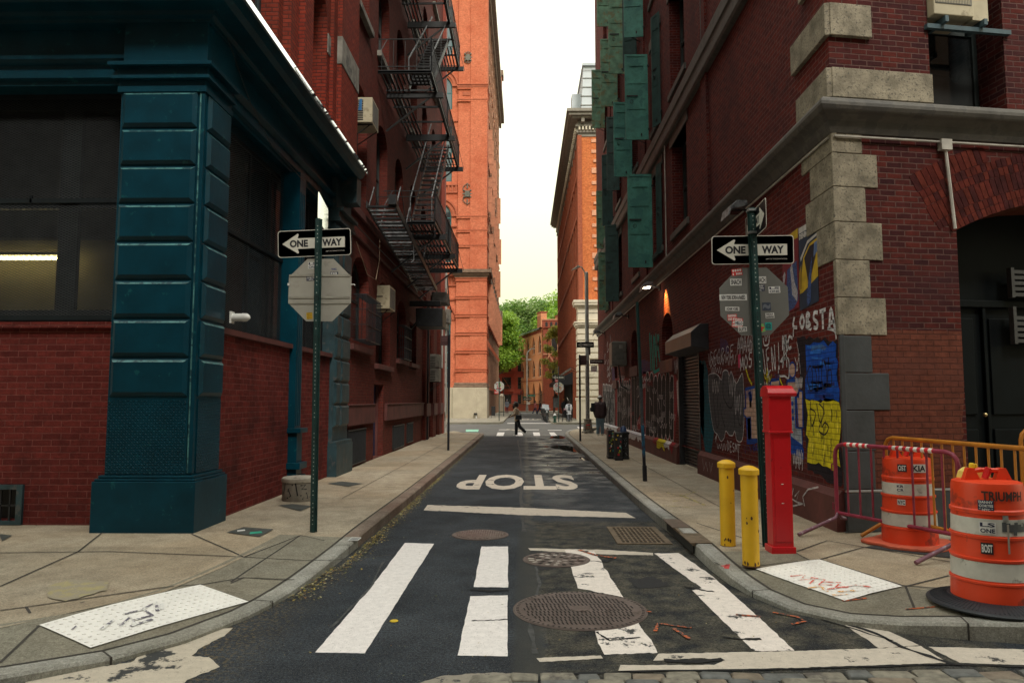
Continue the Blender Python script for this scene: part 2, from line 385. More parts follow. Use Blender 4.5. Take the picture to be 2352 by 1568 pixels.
RAMP = concrete_mat('ramp_concrete', (0.19, 0.185, 0.15), (0.29, 0.28, 0.225), warm=(0.24, 0.205, 0.15))
KERB = concrete_mat('kerb_stone', (0.26, 0.27, 0.265), (0.44, 0.44, 0.42), warm=(0.28, 0.26, 0.2))
KERBD = concrete_mat('kerb_steel_brown', (0.13, 0.095, 0.075), (0.34, 0.28, 0.23), warm=(0.2, 0.1, 0.07))
def worn_paint(name, col, cut, sc=3.0, under=(0.03, 0.032, 0.033)):
    m, nt, b, vec = start(name)
    c = ramp(nt, noise(nt, vec, 14.0, 6, 0.7), 0.3, 0.75, tuple(x * 0.8 for x in col) + (1,), tuple(min(.95, x * 1.08) for x in col) + (1,))
    wear = ramp(nt, noise(nt, vec, sc, 10, 0.72), cut, cut + 0.025)
    c = mix(nt, wear, c, tuple(under))
    c = mix(nt, math_(nt, 'MULTIPLY', ramp(nt, noise(nt, vec, 95.0, 3, 0.7), 0.62, 0.68), 0.8), c, tuple(x * 2.2 for x in under))
    cr = nt.nodes.new('ShaderNodeTexVoronoi'); cr.feature = 'DISTANCE_TO_EDGE'; cr.inputs['Scale'].default_value = 1.3; nt.links.new(vec, cr.inputs['Vector'])
    nt.links.new(c, b.inputs['Base Color']); b.inputs['Roughness'].default_value = 0.7
    bumpit(nt, b, noise(nt, vec, 70.0, 4), 0.3, 0.008)
    return m
PAINT = worn_paint('road_paint_white', (0.80, 0.76, 0.74), 0.68, 5.0)
PAINT_OLD = worn_paint('road_paint_old', (0.56, 0.50, 0.42), 0.595, 3.4)
PAINT_WORN = worn_paint('road_paint_worn', (0.78, 0.71, 0.65), 0.575, 3.6)
PAINT_TAN = worn_paint('road_paint_tan', (0.52, 0.46, 0.37), 0.585, 1.7)

r = MB(); r.poly([(-400, -300, 0), (400, -300, 0), (400, 600, 0), (-400, 600, 0)], ASPH); struct(r.build('road'))

LK = [(-30, 37.6, .13), (-6, 37.3, .13), (-3.2, 37.0, .12), (-2.35, 36.5, .12), (-2.02, 35.6, .13), (-1.96, 33, .14), (-1.95, 28, .14), (-1.95, 22, .14), (-1.95, 17, .14), (-1.95, 13, .14), (-1.97, 10.5, .14), (-1.99, 9.2, .13), (-2.0, 8.3, .11), (-2.04, 7.4, .08),
      (-2.1, 6.6, .055), (-2.22, 5.9, .045), (-2.45, 5.3, .045), (-2.75, 4.88, .05), (-3.2, 4.5, .07), (-3.9, 4.15, .10), (-5.0, 3.9, .13), (-8, 3.7, .15), (-30, 3.5, .15)]
RK = [(30, 45.0, .13), (6, 43.8, .13), (3.9, 42.9, .13), (2.9, 41.2, .13), (2.3, 38.8, .13), (2.02, 36, .13), (1.92, 33, .14), (1.9, 27, .14), (1.88, 21, .14), (1.87, 16, .14), (1.87, 12.5, .14), (1.9, 10.2, .14), (1.93, 9.3, .14), (1.93, 8.3, .14), (1.92, 7.6, .13), (1.95, 7.05, .095),
      (2.03, 6.6, .06), (2.2, 6.15, .045), (2.5, 5.82, .05), (2.85, 5.62, .08), (3.25, 5.48, .12), (3.8, 5.36, .15), (5.2, 5.2, .15), (10, 5.1, .15), (30, 5.0, .15)]
def dense(path, step=0.35):
    out = []
    n = len(path)
    for i in range(n - 1):
        p0, p1, p2, p3 = [Vector(path[max(0, min(n - 1, j))]) for j in (i - 1, i, i + 1, i + 2)]
        k = max(1, min(10, int((p2 - p1).length / step)))
        for a in range(k):
            t = a / k
            if (p2 - p1).length > 4: out.append(p1.lerp(p2, t)); continue
            out.append(0.5 * ((2 * p1) + (p2 - p0) * t + (2 * p0 - 5 * p1 + 4 * p2 - p3) * t * t + (3 * p1 - p0 - 3 * p2 + p3) * t ** 3))
    out.append(Vector(path[-1])); return out
LKD, RKD = dense(LK), dense(RK)
def nearest(path, x, y):
    best = (1e9, 0)
    for i in range(len(path) - 1):
        a, b = path[i], path[i + 1]; d = Vector((b.x - a.x, b.y - a.y)); L2 = d.length_squared or 1e-9
        t = max(0, min(1, ((x - a.x) * d.x + (y - a.y) * d.y) / L2)); q = a.lerp(b, t)
        dist = math.hypot(x - q.x, y - q.y)
        if dist < best[0]: best = (dist, q.z)
    return best
WALK = .15
def zs(side, x, y):
    d, h = nearest(LKD if side < 0 else RKD, x, y); t = max(0, min(1, (d - .17) / .75)); return h + (WALK - h) * t
def GS(x, y, side, lift=0.0):
    z = .12
    for _ in range(4): p = G(x, y, z); z = zs(side, p.x, p.y)
    p = G(x, y, z); return Vector((p.x, p.y, z + lift))
def offs(path, d, sgn):
    out = []
    for i, p in enumerate(path):
        a, b = path[max(0, i - 1)], path[min(len(path) - 1, i + 1)]; t = Vector((b.x - a.x, b.y - a.y)).normalized()
        nrm = Vector((-t.y, t.x)) * sgn; out.append(Vector((p.x + nrm.x * d, p.y + nrm.y * d, p.z)))
    return out
def pavement(name_side, path, sgn, xfar):
    k = MB(); stones = []; acc = 0
    o = path; i1 = offs(path, .02, sgn); i2 = offs(path, .165, sgn)
    for a in range(len(path) - 1):
        def q(p, z): return (p.x, p.y, z)
        mk = KERBD if (sgn < 0 and 9.0 < path[a].y < 36 and path[a].x > -3) else KERB
        for A, B, za, zb in ((o, o, -.01, -.02), (o, i1, -.02, 0.0), (i1, i2, 0.0, 0.0)):
            h0, h1 = path[a].z, path[a + 1].z
            if A is o and B is o: pts = [q(o[a], -.01), q(o[a + 1], -.01), q(o[a + 1], h1 - .02), q(o[a], h0 - .02)]
            else: pts = [q(A[a], h0 + za), q(A[a + 1], h1 + za), q(B[a + 1], h1 + zb), q(B[a], h0 + zb)]
            k.poly(pts, mk)
    kb = k.build('kerb', smooth=50); struct(kb)
    s = MB(); st = [offs(path, d, sgn) for d in (.165, .37, .58, .8, .95)]
    for r_ in range(4):
        for a in range(len(path) - 1):
            def z(p, rr):
                d = (.165, .37, .58, .8, .95)[rr]; t = max(0, min(1, (d - .17) / .75)); return p.z + (WALK - p.z) * t - 0.004
            P = st[r_]; Q = st[r_ + 1]
            s.poly([(P[a].x, P[a].y, z(P[a], r_)), (P[a + 1].x, P[a + 1].y, z(P[a + 1], r_)), (Q[a + 1].x, Q[a + 1].y, z(Q[a + 1], r_ + 1)), (Q[a].x, Q[a].y, z(Q[a], r_ + 1))], RAMP if path[a].y < (8.8 if sgn < 0 else 8.0) and abs(path[a].x) < 5.2 else CONC)
    e = offs(path, .86, sgn)[::3]
    s.poly([(p.x, p.y, WALK - .0075) for p in e] + [(xfar, e[-1].y, WALK - .0075), (xfar, e[0].y, WALK - .0075)], CONC)
    struct(s.build('pavement'))
pavement('l', LKD, -1, -31); pavement('r', RKD, 1, 31)

# far block pavements either side of the next street
def slab(x0, x1, y0, y1, r_=1.2, left=True):
    s = MB(); pts = []
    if left: pts = [(x0, y0), (x1 - r_, y0), (x1 - .3, y0 + .35), (x1, y0 + r_ * 1.4), (x1, y1), (x0, y1)]
    else: pts = [(x1, y0), (x0 + r_, y0), (x0 + .3, y0 + .35), (x0, y0 + r_ * 1.4), (x0, y1), (x1, y1)]
    s.prism([(x, y, 0) for x, y in pts], (0, 0, .14), CONC2)
    return s
FARW = slab(-60, -1.65, 53.0, 97, 1.2, True).build('pavement'); struct(FARW)
FARE = slab(2.0, 60, 52.5, 97, 1.2, False).build('pavement'); struct(FARE)
s = MB(); s.box(-60, 60, 104, 140, 0, .145, CONC2); 
FARN = s.build('pavement'); struct(FARN)
s = MB(); s.box(-60, 60, -14, -4.6, 0, .15, CONC); struct(s.build('pavement'))

# joints in the concrete
JT = mat('pavement_joint', (0.045, 0.04, 0.034), 0.95)
j = MB()
def joint(side, pts, w=.02):
    P = [GS(x, y, side, .0005) for x, y in pts]; Q = []
    for a, b in zip(P[:-1], P[1:]):
        n = max(1, int((b - a).length / .3))
        for i in range(n):
            q = a.lerp(b, i / n); Q.append((q.x, q.y))
    Q.append((P[-1].x, P[-1].y))
    j.ribbon(Q, w, JT, lambda u, v: Vector((u, v, zs(side, u, v) - .0015)))
for pts in ([(0, 1268), (250, 1265), (560, 1278), (905, 1292 - 20)], [(440, 1225), (560, 1278)], [(560, 1278), (690, 1228), (745, 1240)], [(690, 1228), (640, 1262), (530, 1335)], [(250, 1210), (180, 1265), (0, 1345)],
            [(0, 1400), (60, 1392), (470, 1340), (560, 1325), (680, 1330)], [(60, 1392), (88, 1437), (0, 1520)], [(560, 1325), (530, 1338)]):
    joint(-1, pts)
for y in [11.9, 13.4, 15.0, 16.6, 18.2, 19.8, 21.4, 23.0, 24.6, 26.2, 27.8, 29.4, 31.0, 32.6, 34.2]:
    j.ribbon([(-4.0, y), (-2.13, y)], .014, JT, lambda u, v: Vector((u, v, WALK - .001)))
    j.ribbon([(2.1, y + .4), (3.9, y + .4)], .014, JT, lambda u, v: Vector((u, v, WALK - .001)))
for pth, sg in ((LKD, -1), (RKD, 1)):
    k_ = offs(pth, .172, sg); k2_ = offs(pth, .196, sg)
    for a in range(len(k_) - 1):
        if abs(k_[a].x) < 8: j.poly([(p.x, p.y, p.z + .0022) for p in (k_[a], k_[a + 1], k2_[a + 1], k2_[a])], JT)
    k3_ = offs(pth, .93, sg); k4_ = offs(pth, .945, sg)
    for a in range(len(k_) - 1):
        if sg > 0 and abs(k_[a].x) < 5.2 and k_[a].y < 8.7: j.poly([(p.x, p.y, WALK + .0005) for p in (k3_[a], k3_[a + 1], k4_[a + 1], k4_[a])], JT)
    acc = 0; e0 = offs(pth, -.004, sg); e1 = offs(pth, .165, sg)
    for a in range(len(pth) - 1):
        acc += (pth[a + 1] - pth[a]).length
        if acc > 1.7 and abs(pth[a].x) < 8:
            acc = 0; t_ = (pth[a + 1] - pth[a]).normalized() * .007
            j.poly([(e0[a] - t_).to_tuple()[:2] + (e0[a].z + .002,), (e0[a] + t_).to_tuple()[:2] + (e0[a].z + .002,), (e1[a] + t_).to_tuple()[:2] + (e1[a].z + .002,), (e1[a] - t_).to_tuple()[:2] + (e1[a].z + .002,)], JT)
            j.poly([(e0[a] - t_).to_tuple()[:2] + (.0,), (e0[a] + t_).to_tuple()[:2] + (.0,), (e0[a] + t_).to_tuple()[:2] + (e0[a].z + .002,), (e0[a] - t_).to_tuple()[:2] + (e0[a].z + .002,)], JT)
j.ribbon([(-3.0, 11.9 + i) for i in range(25)], .012, JT, lambda u, v: Vector((u, v, WALK - .001)))
j.ribbon([(2.95, 10.5 + i) for i in range(27)], .012, JT, lambda u, v: Vector((u, v, WALK - .001)))
for pts in ([(1600, 1200), (1755, 1250)], [(1730, 1300), (1884, 1283), (2080, 1345), (2100, 1395)], [(1884, 1283), (1985, 1255), (2250, 1300)], [(1640, 1290), (1690, 1310), (1740, 1306)], [(1985, 1255), (1900, 1240), (1830, 1265)], [(2080, 1345), (2180, 1320)]):
    joint(1, pts)
struct(j.build('pavement_joints'))

# painted markings
mk = MB()
def gp(pts, m, z=.004): mk.poly([G(x, y, z) for x, y in pts], m)
def rough_edge(pts, amp=2.0, step=9):
    out = []
    n = len(pts)
    for i in range(n):
        a, b = pts[i], pts[(i + 1) % n]; k = max(1, int(math.hypot(b[0] - a[0], b[1] - a[1]) / step))
        for q in range(k):
            t = q / k; jx = rnd.uniform(-amp, amp) if q else 0; jy = rnd.uniform(-amp, amp) * .45 if q else 0
            out.append((a[0] + (b[0] - a[0]) * t + jx, a[1] + (b[1] - a[1]) * t + jy))
    return out
gp(rough_edge([(930, 1246), (997, 1248), (918, 1372), (838, 1499), (724, 1497), (800, 1409), (870, 1325)], .8), PAINT)
gp(rough_edge([(1106, 1254), (1167, 1254), (1167, 1348), (1088, 1347)], 1.0), PAINT)
gp(rough_edge([(1080, 1368), (1166, 1366), (1166, 1506), (1051, 1504)], 1.0), PAINT)
gp(rough_edge([(1213, 1258), (1400, 1262), (1500, 1269), (1500, 1275), (1390, 1272), (1218, 1263)], 1.0), PAINT_OLD)
gp(rough_edge([(1297, 1262), (1364, 1264), (1432, 1371), (1327, 1350)], 2.5), PAINT_WORN, .005)
gp(rough_edge([(1365, 1432), (1465, 1425), (1488, 1460), (1510, 1498), (1388, 1502), (1372, 1466)], 3.0), PAINT_WORN)
gp(rough_edge([(1502, 1270), (1558, 1269), (1640, 1325), (1730, 1405), (1825, 1493), (1732, 1494), (1655, 1420), (1590, 1355), (1612, 1350)], 1.5), PAINT_WORN)
gp(rough_edge([(1232, 1510), (1380, 1504), (1385, 1511), (1240, 1519)], 1.5), PAINT_OLD)
gp(rough_edge([(1512, 1500), (1824, 1494), (2013, 1488), (2115, 1482), (2178, 1521), (1900, 1530), (1760, 1534), (1420, 1540), (1425, 1526), (1640, 1526), (1665, 1514), (1600, 1510), (1500, 1516)], 1.8), PAINT_OLD)
gp(rough_edge([(1917, 1417), (1990, 1420), (2045, 1450), (2112, 1481), (2018, 1487)], 2.0), PAINT_OLD)
gp(rough_edge([(2132, 1484), (2352, 1490), (2420, 1492), (2420, 1527), (2352, 1526), (2205, 1521)], 1.5), PAINT_OLD)
gp(rough_edge([(468, 1441), (535, 1441), (515, 1460), (455, 1490), (440, 1505), (480, 1508), (505, 1530), (430, 1560), (400, 1600), (30, 1640), (60, 1560), (150, 1535), (180, 1537), (300, 1520), (330, 1500), (380, 1478), (420, 1455)], 3.0), PAINT_TAN)
gp(rough_edge([(982, 1159), (1200, 1165), (1438, 1177), (1460, 1189), (1200, 1182), (973, 1171)], 1.0), PAINT_OLD)
for x0, x1, x2, x3 in ((1143, 1159, 1156, 1140), (1185, 1201, 1201, 1184), (1224, 1239, 1241, 1226), (1261, 1273, 1281, 1266)): gp([(x0, 992.5), (x1, 992.5), (x2, 1000.5), (x3, 1000.5)], PAINT)
for a, b, y, y2 in ((1146, 1175, 986, 987), (1206, 1238, 986, 987), (1258, 1290, 987, 988), (1165, 1268, 971, 972.2), (1324, 1345, 987, 988.2)): gp([(a, y), (b, y), (b, y2), (a, y2)], PAINT)
gp([(1165, 984.8), (1205, 988), (1202, 989.5), (1162, 986)], PAINT_OLD)
gp([(1100, 986), (1070, 986), (1070, 991), (1098, 991)], mat('bike_lane_mint', (0.25, 0.55, 0.42), .7)); gp([(1325, 980), (1370, 982), (1370, 985), (1332, 985)], PAINT); gp([(1350, 985), (1380, 985), (1380, 989), (1352, 989)], mat('bike_lane_mint', (0.25, 0.55, 0.42), .7))
# the word on the road, written for drivers coming towards us
def road_word(cx, cy, w, h, m, txt='STOP', z=.004): mk.text(txt, m, lambda u, v: Vector((cx - u, cy - v, z)), w, h, bold=.035)
p0, p1 = G(1040, 1124), G(1333, 1124); yfar = G(1180, 1090).y
road_word((p0.x + p1.x) / 2, (p0.y + yfar) / 2, p1.x - p0.x, (yfar - p0.y), PAINT_OLD)
p0, p1 = G(1188, 969.5), G(1240, 969.5); road_word((p0.x + p1.x) / 2, 66.5, 2.5, 3.2, PAINT_OLD)
struct(mk.build('road_markings'))
ck = MB(); CRK = mat('road_crack', (0.007, 0.008, 0.009), .95); TARP = mat('old_tar_patch', (0.009, 0.010, 0.012), .8, var=.4, scale=20, bump=.4); GREYP = mat('grey_dust_streak', (0.05, 0.052, 0.052), .9, var=.5, scale=12)
def crack(pts, w=.012, m=CRK, z=.0062):
    Q = []
    for (x0, y0), (x1, y1) in zip(pts[:-1], pts[1:]):
        for q in range(6): Q.append((x0 + (x1 - x0) * q / 6 + rnd.uniform(-1.6, 1.6), y0 + (y1 - y0) * q / 6 + rnd.uniform(-.8, .8)))
    Q.append(pts[-1]); P = [G(x, y, z) for x, y in Q]; ck.ribbon([(p.x, p.y) for p in P], [w * rnd.uniform(.5, 1.6) for _ in P], m, lambda u, v: Vector((u, v, z)))
crack([(1080, 1352), (1125, 1356), (1168, 1354)], .05); crack([(1083, 1424), (1128, 1423), (1166, 1421)], .018); crack([(1350, 1287), (1395, 1290), (1405, 1284)], .025); crack([(1570, 1345), (1600, 1352), (1640, 1358)], .03); crack([(1660, 1461), (1700, 1466), (1748, 1466)], .035)
crack([(1925, 1425), (2010, 1452), (2075, 1486), (2190, 1524)], .04); crack([(1420, 1540), (1760, 1536), (2170, 1524), (2352, 1530)], .02); crack([(1525, 1515), (1600, 1518), (1660, 1512)], .05); crack([(1205, 1568), (1320, 1545), (1450, 1542)], .03); crack([(1370, 1450), (1400, 1470), (1470, 1462)], .02)
crack([(1000, 1080), (1120, 1078), (1200, 1080)], .018, GREYP); crack([(1190, 1010), (1200, 1080), (1196, 1150), (1204, 1220)], .05, GREYP, .0028); crack([(1650, 1290), (1780, 1380), (1900, 1425), (2050, 1470)], .02); crack([(880, 1290), (850, 1350), (760, 1440)], .02, GREYP); crack([(1230, 1300), (1240, 1340), (1215, 1420), (1230, 1500)], .03, GREYP, .0028)
for p_ in ([(1208, 1285), (1225, 1262), (1290, 1262), (1330, 1262), (1300, 1300), (1240, 1310)], [(1440, 1330), (1500, 1322), (1540, 1345), (1470, 1352)]): ck.poly([G(x, y, .0026) for x, y in rough_edge(p_, 4, 6)], TARP)
ck.poly([G(x, y, .0032) for x, y in rough_edge([(960, 1568), (1010, 1552), (1075, 1546), (1140, 1543), (1200, 1548), (1215, 1600), (900, 1600)], 2.5, 7)], worn_paint('old_concrete_edge', (0.26, 0.235, 0.19), 0.56, 5.0))
struct(ck.build('road_cracks'))
ORG = worn_paint('utility_paint_orange', (0.62, 0.13, 0.03), 0.475, 26.0)
mo = MB()
def gr(pts, w, m=ORG, z=.009, side=0):
    Q = [(G(x, y, z) if side == 0 else GS(x, y, side, .001)) for x, y in pts]
    mo.ribbon([(q.x, q.y) for q in Q], w, m, (lambda u, v: Vector((u, v, z))) if side == 0 else (lambda u, v: Vector((u, v, zs(side, u, v) + .001))))
gr([(1505, 1448), (1512, 1430), (1588, 1440)], .03); gr([(1548, 1442), (1585, 1466)], .03); gr([(1330, 1262), (1372, 1275), (1415, 1280)], .05); gr([(1690, 1410), (1750, 1415)], .04)
gr([(1775, 1405), (1830, 1415), (1850, 1425), (1820, 1432)], .03); gr([(1485, 1402), (1500, 1405)], .02); gr([(1935, 1378), (1990, 1372)], .03, side=1); gr([(2080, 1398), (2150, 1392)], .02, side=1)
gr([(1660, 1300), (1672, 1295), (1668, 1305)], .05, mat('utility_paint_red', (0.45, 0.05, 0.05), .7), side=1)
for p in ([(1530, 1130), (1560, 1140), (1600, 1128)], [(1545, 1150), (1600, 1148)], [(1560, 1135), (1620, 1160)], [(1520, 1160), (1585, 1165)]): gr(p, .02, worn_paint('utility_paint_yellow', (0.42, 0.36, 0.06), 0.5, 8.0), side=1)
struct(mo.build('utility_paint_marks'))
ms = MB()
YST = worn_paint('faded_yellow_stain', (0.36, 0.31, 0.15), 0.46, 7.0, (0.27, 0.235, 0.17))
ms.poly([GS(x, y, -1, .0015) for x, y in rough_edge([(110, 1345), (165, 1330), (250, 1335), (245, 1355), (150, 1380), (110, 1370)], 3)], YST)
struct(ms.build('pavement_stain'))

# puddles along the right kerb
WAT = bpy.data.materials.new('water'); WAT.use_nodes = True; b_ = WAT.node_tree.nodes['Principled BSDF']
b_.inputs['Base Color'].default_value = (0.012, 0.012, 0.012, 1); b_.inputs['Roughness'].default_value = 0.02; b_.inputs['Specular IOR Level'].default_value = 0.9
for pts in ([(1268, 1001), (1283, 999), (1300, 1002), (1306, 1006), (1285, 1007.5), (1262, 1005)], [(1278, 1022), (1318, 1024), (1330, 1032), (1352, 1046), (1330, 1040), (1300, 1034), (1262, 1027)], [(1240, 1024), (1262, 1025), (1255, 1026.5)],
            [(1328, 1050), (1362, 1052), (1368, 1058), (1340, 1057)]):
    w = MB(); w.poly([G(x, y, .006) for x, y in rough_edge(pts, 1.2, 5)], WAT); o = struct(w.build('puddle'))

# granite setts of the cross street
SETT = mat('granite_sett', (0.20, 0.185, 0.145), 0.7, var=0.4, scale=14, bump=0.4, dirt=(0.09, 0.08, 0.07, 1), dscale=3)
SETT2 = mat('granite_sett_dark', (0.11, 0.115, 0.11), 0.65, var=0.35, scale=14, bump=0.4); SETT3 = mat('granite_sett_rust', (0.19, 0.155, 0.115), 0.7, var=0.3, scale=14, bump=0.4)
c = MB(); y = 4.78; row = 0
while y > 2.6:
    x = -0.35 + (.1 if row % 2 else 0) - (0.05 * row); dy = .125
    while x < 8:
        L = rnd.uniform(.15, .30); tz = rnd.uniform(-.014, .008)
        sk = 0.035 * (x - 1)      # the edge drifts away from the lens to the right
        g = .007
        vs = [(x + g, y - dy + g + sk), (x + L - g, y - dy + g + sk + .004), (x + L - g, y - g + sk + .004), (x + g, y - g + sk)]
        vs = [(a + rnd.uniform(-.012, .012), b2 + rnd.uniform(-.010, .010)) for a, b2 in vs]; cx = sum(v[0] for v in vs) / 4; cy = sum(v[1] for v in vs) / 4
        m_ = rnd.choice([SETT, SETT, SETT, SETT2, SETT2, SETT3])
        lo = [(a, b2, .0) for a, b2 in vs]; mi = [(a, b2, .016 + tz) for a, b2 in vs]; hi = [(cx + (a - cx) * .82, cy + (b2 - cy) * .78, .026 + tz + rnd.uniform(-.003, .003)) for a, b2 in vs]
        c.add(lo + mi + hi, [(0, 1, 5, 4), (1, 2, 6, 5), (2, 3, 7, 6), (3, 0, 4, 7), (4, 5, 9, 8), (5, 6, 10, 9), (6, 7, 11, 10), (7, 4, 8, 11), (8, 9, 10, 11)], m_)
        x += L
    y -= dy; row += 1
o = c.build('cobblestones', smooth=60); o['kind'] = 'structure'

# ================================================================== LEFT SIDE OF THE STREET
TEAL = mat('teal_gloss_paint', (0.0010, 0.034, 0.055), 0.36, var=0.25, scale=2.5, bump=0.16, dirt=(0.008, 0.075, 0.088, 1), dscale=7, dcut=0.62, spec=0.2)
TEALD = mat('teal_weathered_paint', (0.018, 0.045, 0.055), 0.5, var=0.35, scale=4, bump=0.2, dirt=(0.06, 0.065, 0.065, 1), dscale=6, dcut=0.56)
BR_L = brick('brick_painted_red_left', (0.165, 0.029, 0.024), (0.098, 0.018, 0.016), (0.20, 0.065, 0.055), bump=1.0, w=.25, h=.083, ms=.0075, grime=(0.03, 0.012, 0.012), gscale=1.1, gcut=.5, dist=.035)
BR_LU = brick('brick_red_upper_left', (0.27, 0.04, 0.022), (0.19, 0.028, 0.018), (0.10, 0.03, 0.024), bump=0.8, grime=(0.09, 0.03, 0.02), gscale=.6)
BR_L2 = brick('brick_dark_left', (0.14, 0.028, 0.02), (0.095, 0.02, 0.016), (0.12, 0.045, 0.036), bump=0.8, grime=(0.06, 0.025, 0.02), gscale=.6)
BROWNST = mat('brown_painted_stone', (0.10, 0.028, 0.024), 0.75, var=.3, scale=3, bump=.2)
GREYST = mat('grey_weathered_stone', (0.20, 0.19, 0.165), 0.85, var=.35, scale=5, bump=.4, dirt=(0.09, 0.085, 0.08, 1), dscale=2)
IRON = mat('black_iron', (0.012, 0.014, 0.017), 0.45, var=.4, scale=8, bump=.1, dirt=(0.05, 0.06, 0.07, 1), dscale=9, dcut=.66)
IRONG = mat('worn_grey_iron', (0.16, 0.17, 0.18), 0.5, var=.4, scale=6, bump=.1, dirt=(0.05, 0.055, 0.06, 1), dscale=9, dcut=.5)
FLASH = mat('bright_metal_flashing', (0.92, 0.94, 0.97), 0.03, metal=1.0, var=.02, scale=3)
fL = lambda X: (lambda u, z, d=0.0: Vector((X - d, u, z)))
fF = lambda Y: (lambda u, z, d=0.0: Vector((u, Y + d, z)))

shop = thing('corner_building', 'red brick corner building with a teal iron shopfront and corner pier, nearest left', 'building', (-4.1, 8.9, 0), None)
def chamfer_block(mb, fn, a, b, lo, hi, m, p=.05, ch=.05):
    """raised block with bevelled edges standing proud of fn's plane"""
    o = [(a, lo), (b, lo), (b, hi), (a, hi)]; i = [(a + ch, lo + ch), (b - ch, lo + ch), (b - ch, hi - ch), (a + ch, hi - ch)]
    vs = [fn(*q, 0.001) for q in o] + [fn(*q, -.012) for q in o] + [fn(*q, -p) for q in i]
    mb.add(vs, [(k, (k + 1) % 4, 4 + (k + 1) % 4, 4 + k) for k in range(4)] + [(4 + k, 4 + (k + 1) % 4, 8 + (k + 1) % 4, 8 + k) for k in range(4)] + [(8, 9, 10, 11)], m)
pier = MB(); pier.box(-5.2, -4.12, 8.9, 9.70, .15, 5.98, TEAL)
for k in range(8):
    z0 = 1.79 + k * .491
    chamfer_block(pier, fF(8.9), -5.17, -4.20, z0 + .012, z0 + .479, TEAL); chamfer_block(pier, fL(-4.12), 8.99, 9.68, z0 + .012, z0 + .479, TEAL)
pier.box(-4.165, -4.105, 8.885, 8.945, .85, 5.7, TEAL)
for (d, z0, z1) in ((.035, 5.70, 5.78), (.02, 5.78, 5.86), (.09, 5.86, 5.90), (.05, 5.90, 6.02), (.13, 6.02, 6.07)): pier.box(-5.2 - d, -4.12 + d, 8.9 - d, 9.70, z0, z1, TEAL)
pier.box(-5.17, -4.08, 8.86, 9.72, 6.07, 6.64, TEAL)
pr = pier.build('corner_pier', shop, bevel=.004)
EDGE_HL = mat('teal_edge_highlight', (0.05, 0.16, 0.165), .45, var=.5, scale=9, dirt=(0.004, 0.04, 0.055, 1), dscale=11, dcut=.50)  # catch-light on the pier's edges, painted on as broken strips of lighter teal
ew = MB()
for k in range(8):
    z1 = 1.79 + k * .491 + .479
    ew.add([fF(8.9)(u, z, d) for u, z, d in ((-5.13, z1 - .046, -.0502), (-4.24, z1 - .046, -.0502), (-4.215, z1 - .020, -.029), (-5.155, z1 - .020, -.029))], [(0, 1, 2, 3)], EDGE_HL)
    ew.add([fL(-4.12)(u, z, d) for u, z, d in ((9.03, z1 - .046, -.0502), (9.64, z1 - .046, -.0502), (9.665, z1 - .020, -.029), (9.005, z1 - .020, -.029))], [(0, 1, 2, 3)], EDGE_HL)
ew.box(-4.168, -4.150, 8.882, 8.889, .86, 5.68, EDGE_HL); ew.box(-5.2, -4.12, 8.86, 8.869, 5.888, 5.9, EDGE_HL); ew.box(-5.26, -4.06, 8.835, 8.847, .782, .79, EDGE_HL)
ew.build_each('edge_highlight', pr)
pl = MB(); pl.box(-5.30, -4.02, 8.80, 9.76, .10, .76, TEAL); pl.box(-5.28, -4.04, 8.82, 9.74, .76, .79, TEAL); pl.box(-5.25, -4.07, 8.85, 9.72, .79, .83, TEAL); pl.build('plinth', pr, bevel=.01)
# diamond tread plates round the foot of the pier
def tread(name, fn, a, b, lo, hi, rows_pitch=.034):
    t = MB(); vs = [fn(u, z, e) for e in (.01, -.012) for u, z in ((a, lo), (b, lo), (b, hi), (a, hi))]
    t.add(vs, [(4, 5, 6, 7), (0, 1, 5, 4), (1, 2, 6, 5), (2, 3, 7, 6), (3, 0, 4, 7)], TEAL)
    nr = int((hi - lo) / rows_pitch); nc = int((b - a) / rows_pitch)
    for i in range(nr):
        for j_ in range(nc):
            u = a + (j_ + .5) * rows_pitch; z = lo + (i + .5) * rows_pitch; s_ = 1 if (i + j_) % 2 else -1
            dx, dz = .0135, .0095 * s_; nx, nz = -dz * .42, dx * .42
            q = [(u - dx, z - dz), (u + nx, z + nz), (u + dx, z + dz), (u - nx, z - nz)]
            t.add([fn(*w, -.0125) for w in q] + [fn(u, z, -.0215)], [(0, 1, 4), (1, 2, 4), (2, 3, 4), (3, 0, 4)], TEAL)
    for u in (a + .03, b - .03):
        for k in range(5): t.ball(fn(u, lo + .05 + k * (hi - lo - .1) / 4, -.014), .009, TEAL, 8, 4)
    t.build(name, pr)
tread('tread_plate', fF(8.9), -5.19, -4.18, .84, 1.77); tread('tread_plate', fL(-4.12), 9.0, 9.68, .84, 1.77)
# entablature and projecting cornice wrapping the corner
def wrap(mb, prof, m, x_end, y_end, X0=-4.1, Y0=8.9):
    n = len(prof); rows = []
    for d, z in prof: rows.append([Vector((x_end, Y0 - d, z)), Vector((X0 + d, Y0 - d, z)), Vector((X0 + d, y_end, z))])
    for i in range(n - 1):
        for k in range(2): mb.poly([rows[i][k], rows[i][k + 1], rows[i + 1][k + 1], rows[i + 1][k]], m)
    mb.poly([r_[2] for r_ in rows], m); mb.poly([r_[0] for r_ in rows][::-1], m)
co = MB()
wrap(co, [(-.5, 5.86), (-.12, 5.86), (-.12, 5.92), (-.06, 5.94), (-.06, 6.04), (-.09, 6.06), (-.09, 6.12), (.0, 6.17), (.0, 6.22), (-.1, 6.24), (-.1, 6.60), (.05, 6.62), (.06, 6.66), (.12, 6.68), (.14, 6.73), (.34, 6.74), (.42, 6.78), (.47, 6.86), (.5, 6.90), (.5, 6.93), (.35, 6.97), (-.1, 7.02)], TEAL, -14, 15.95)
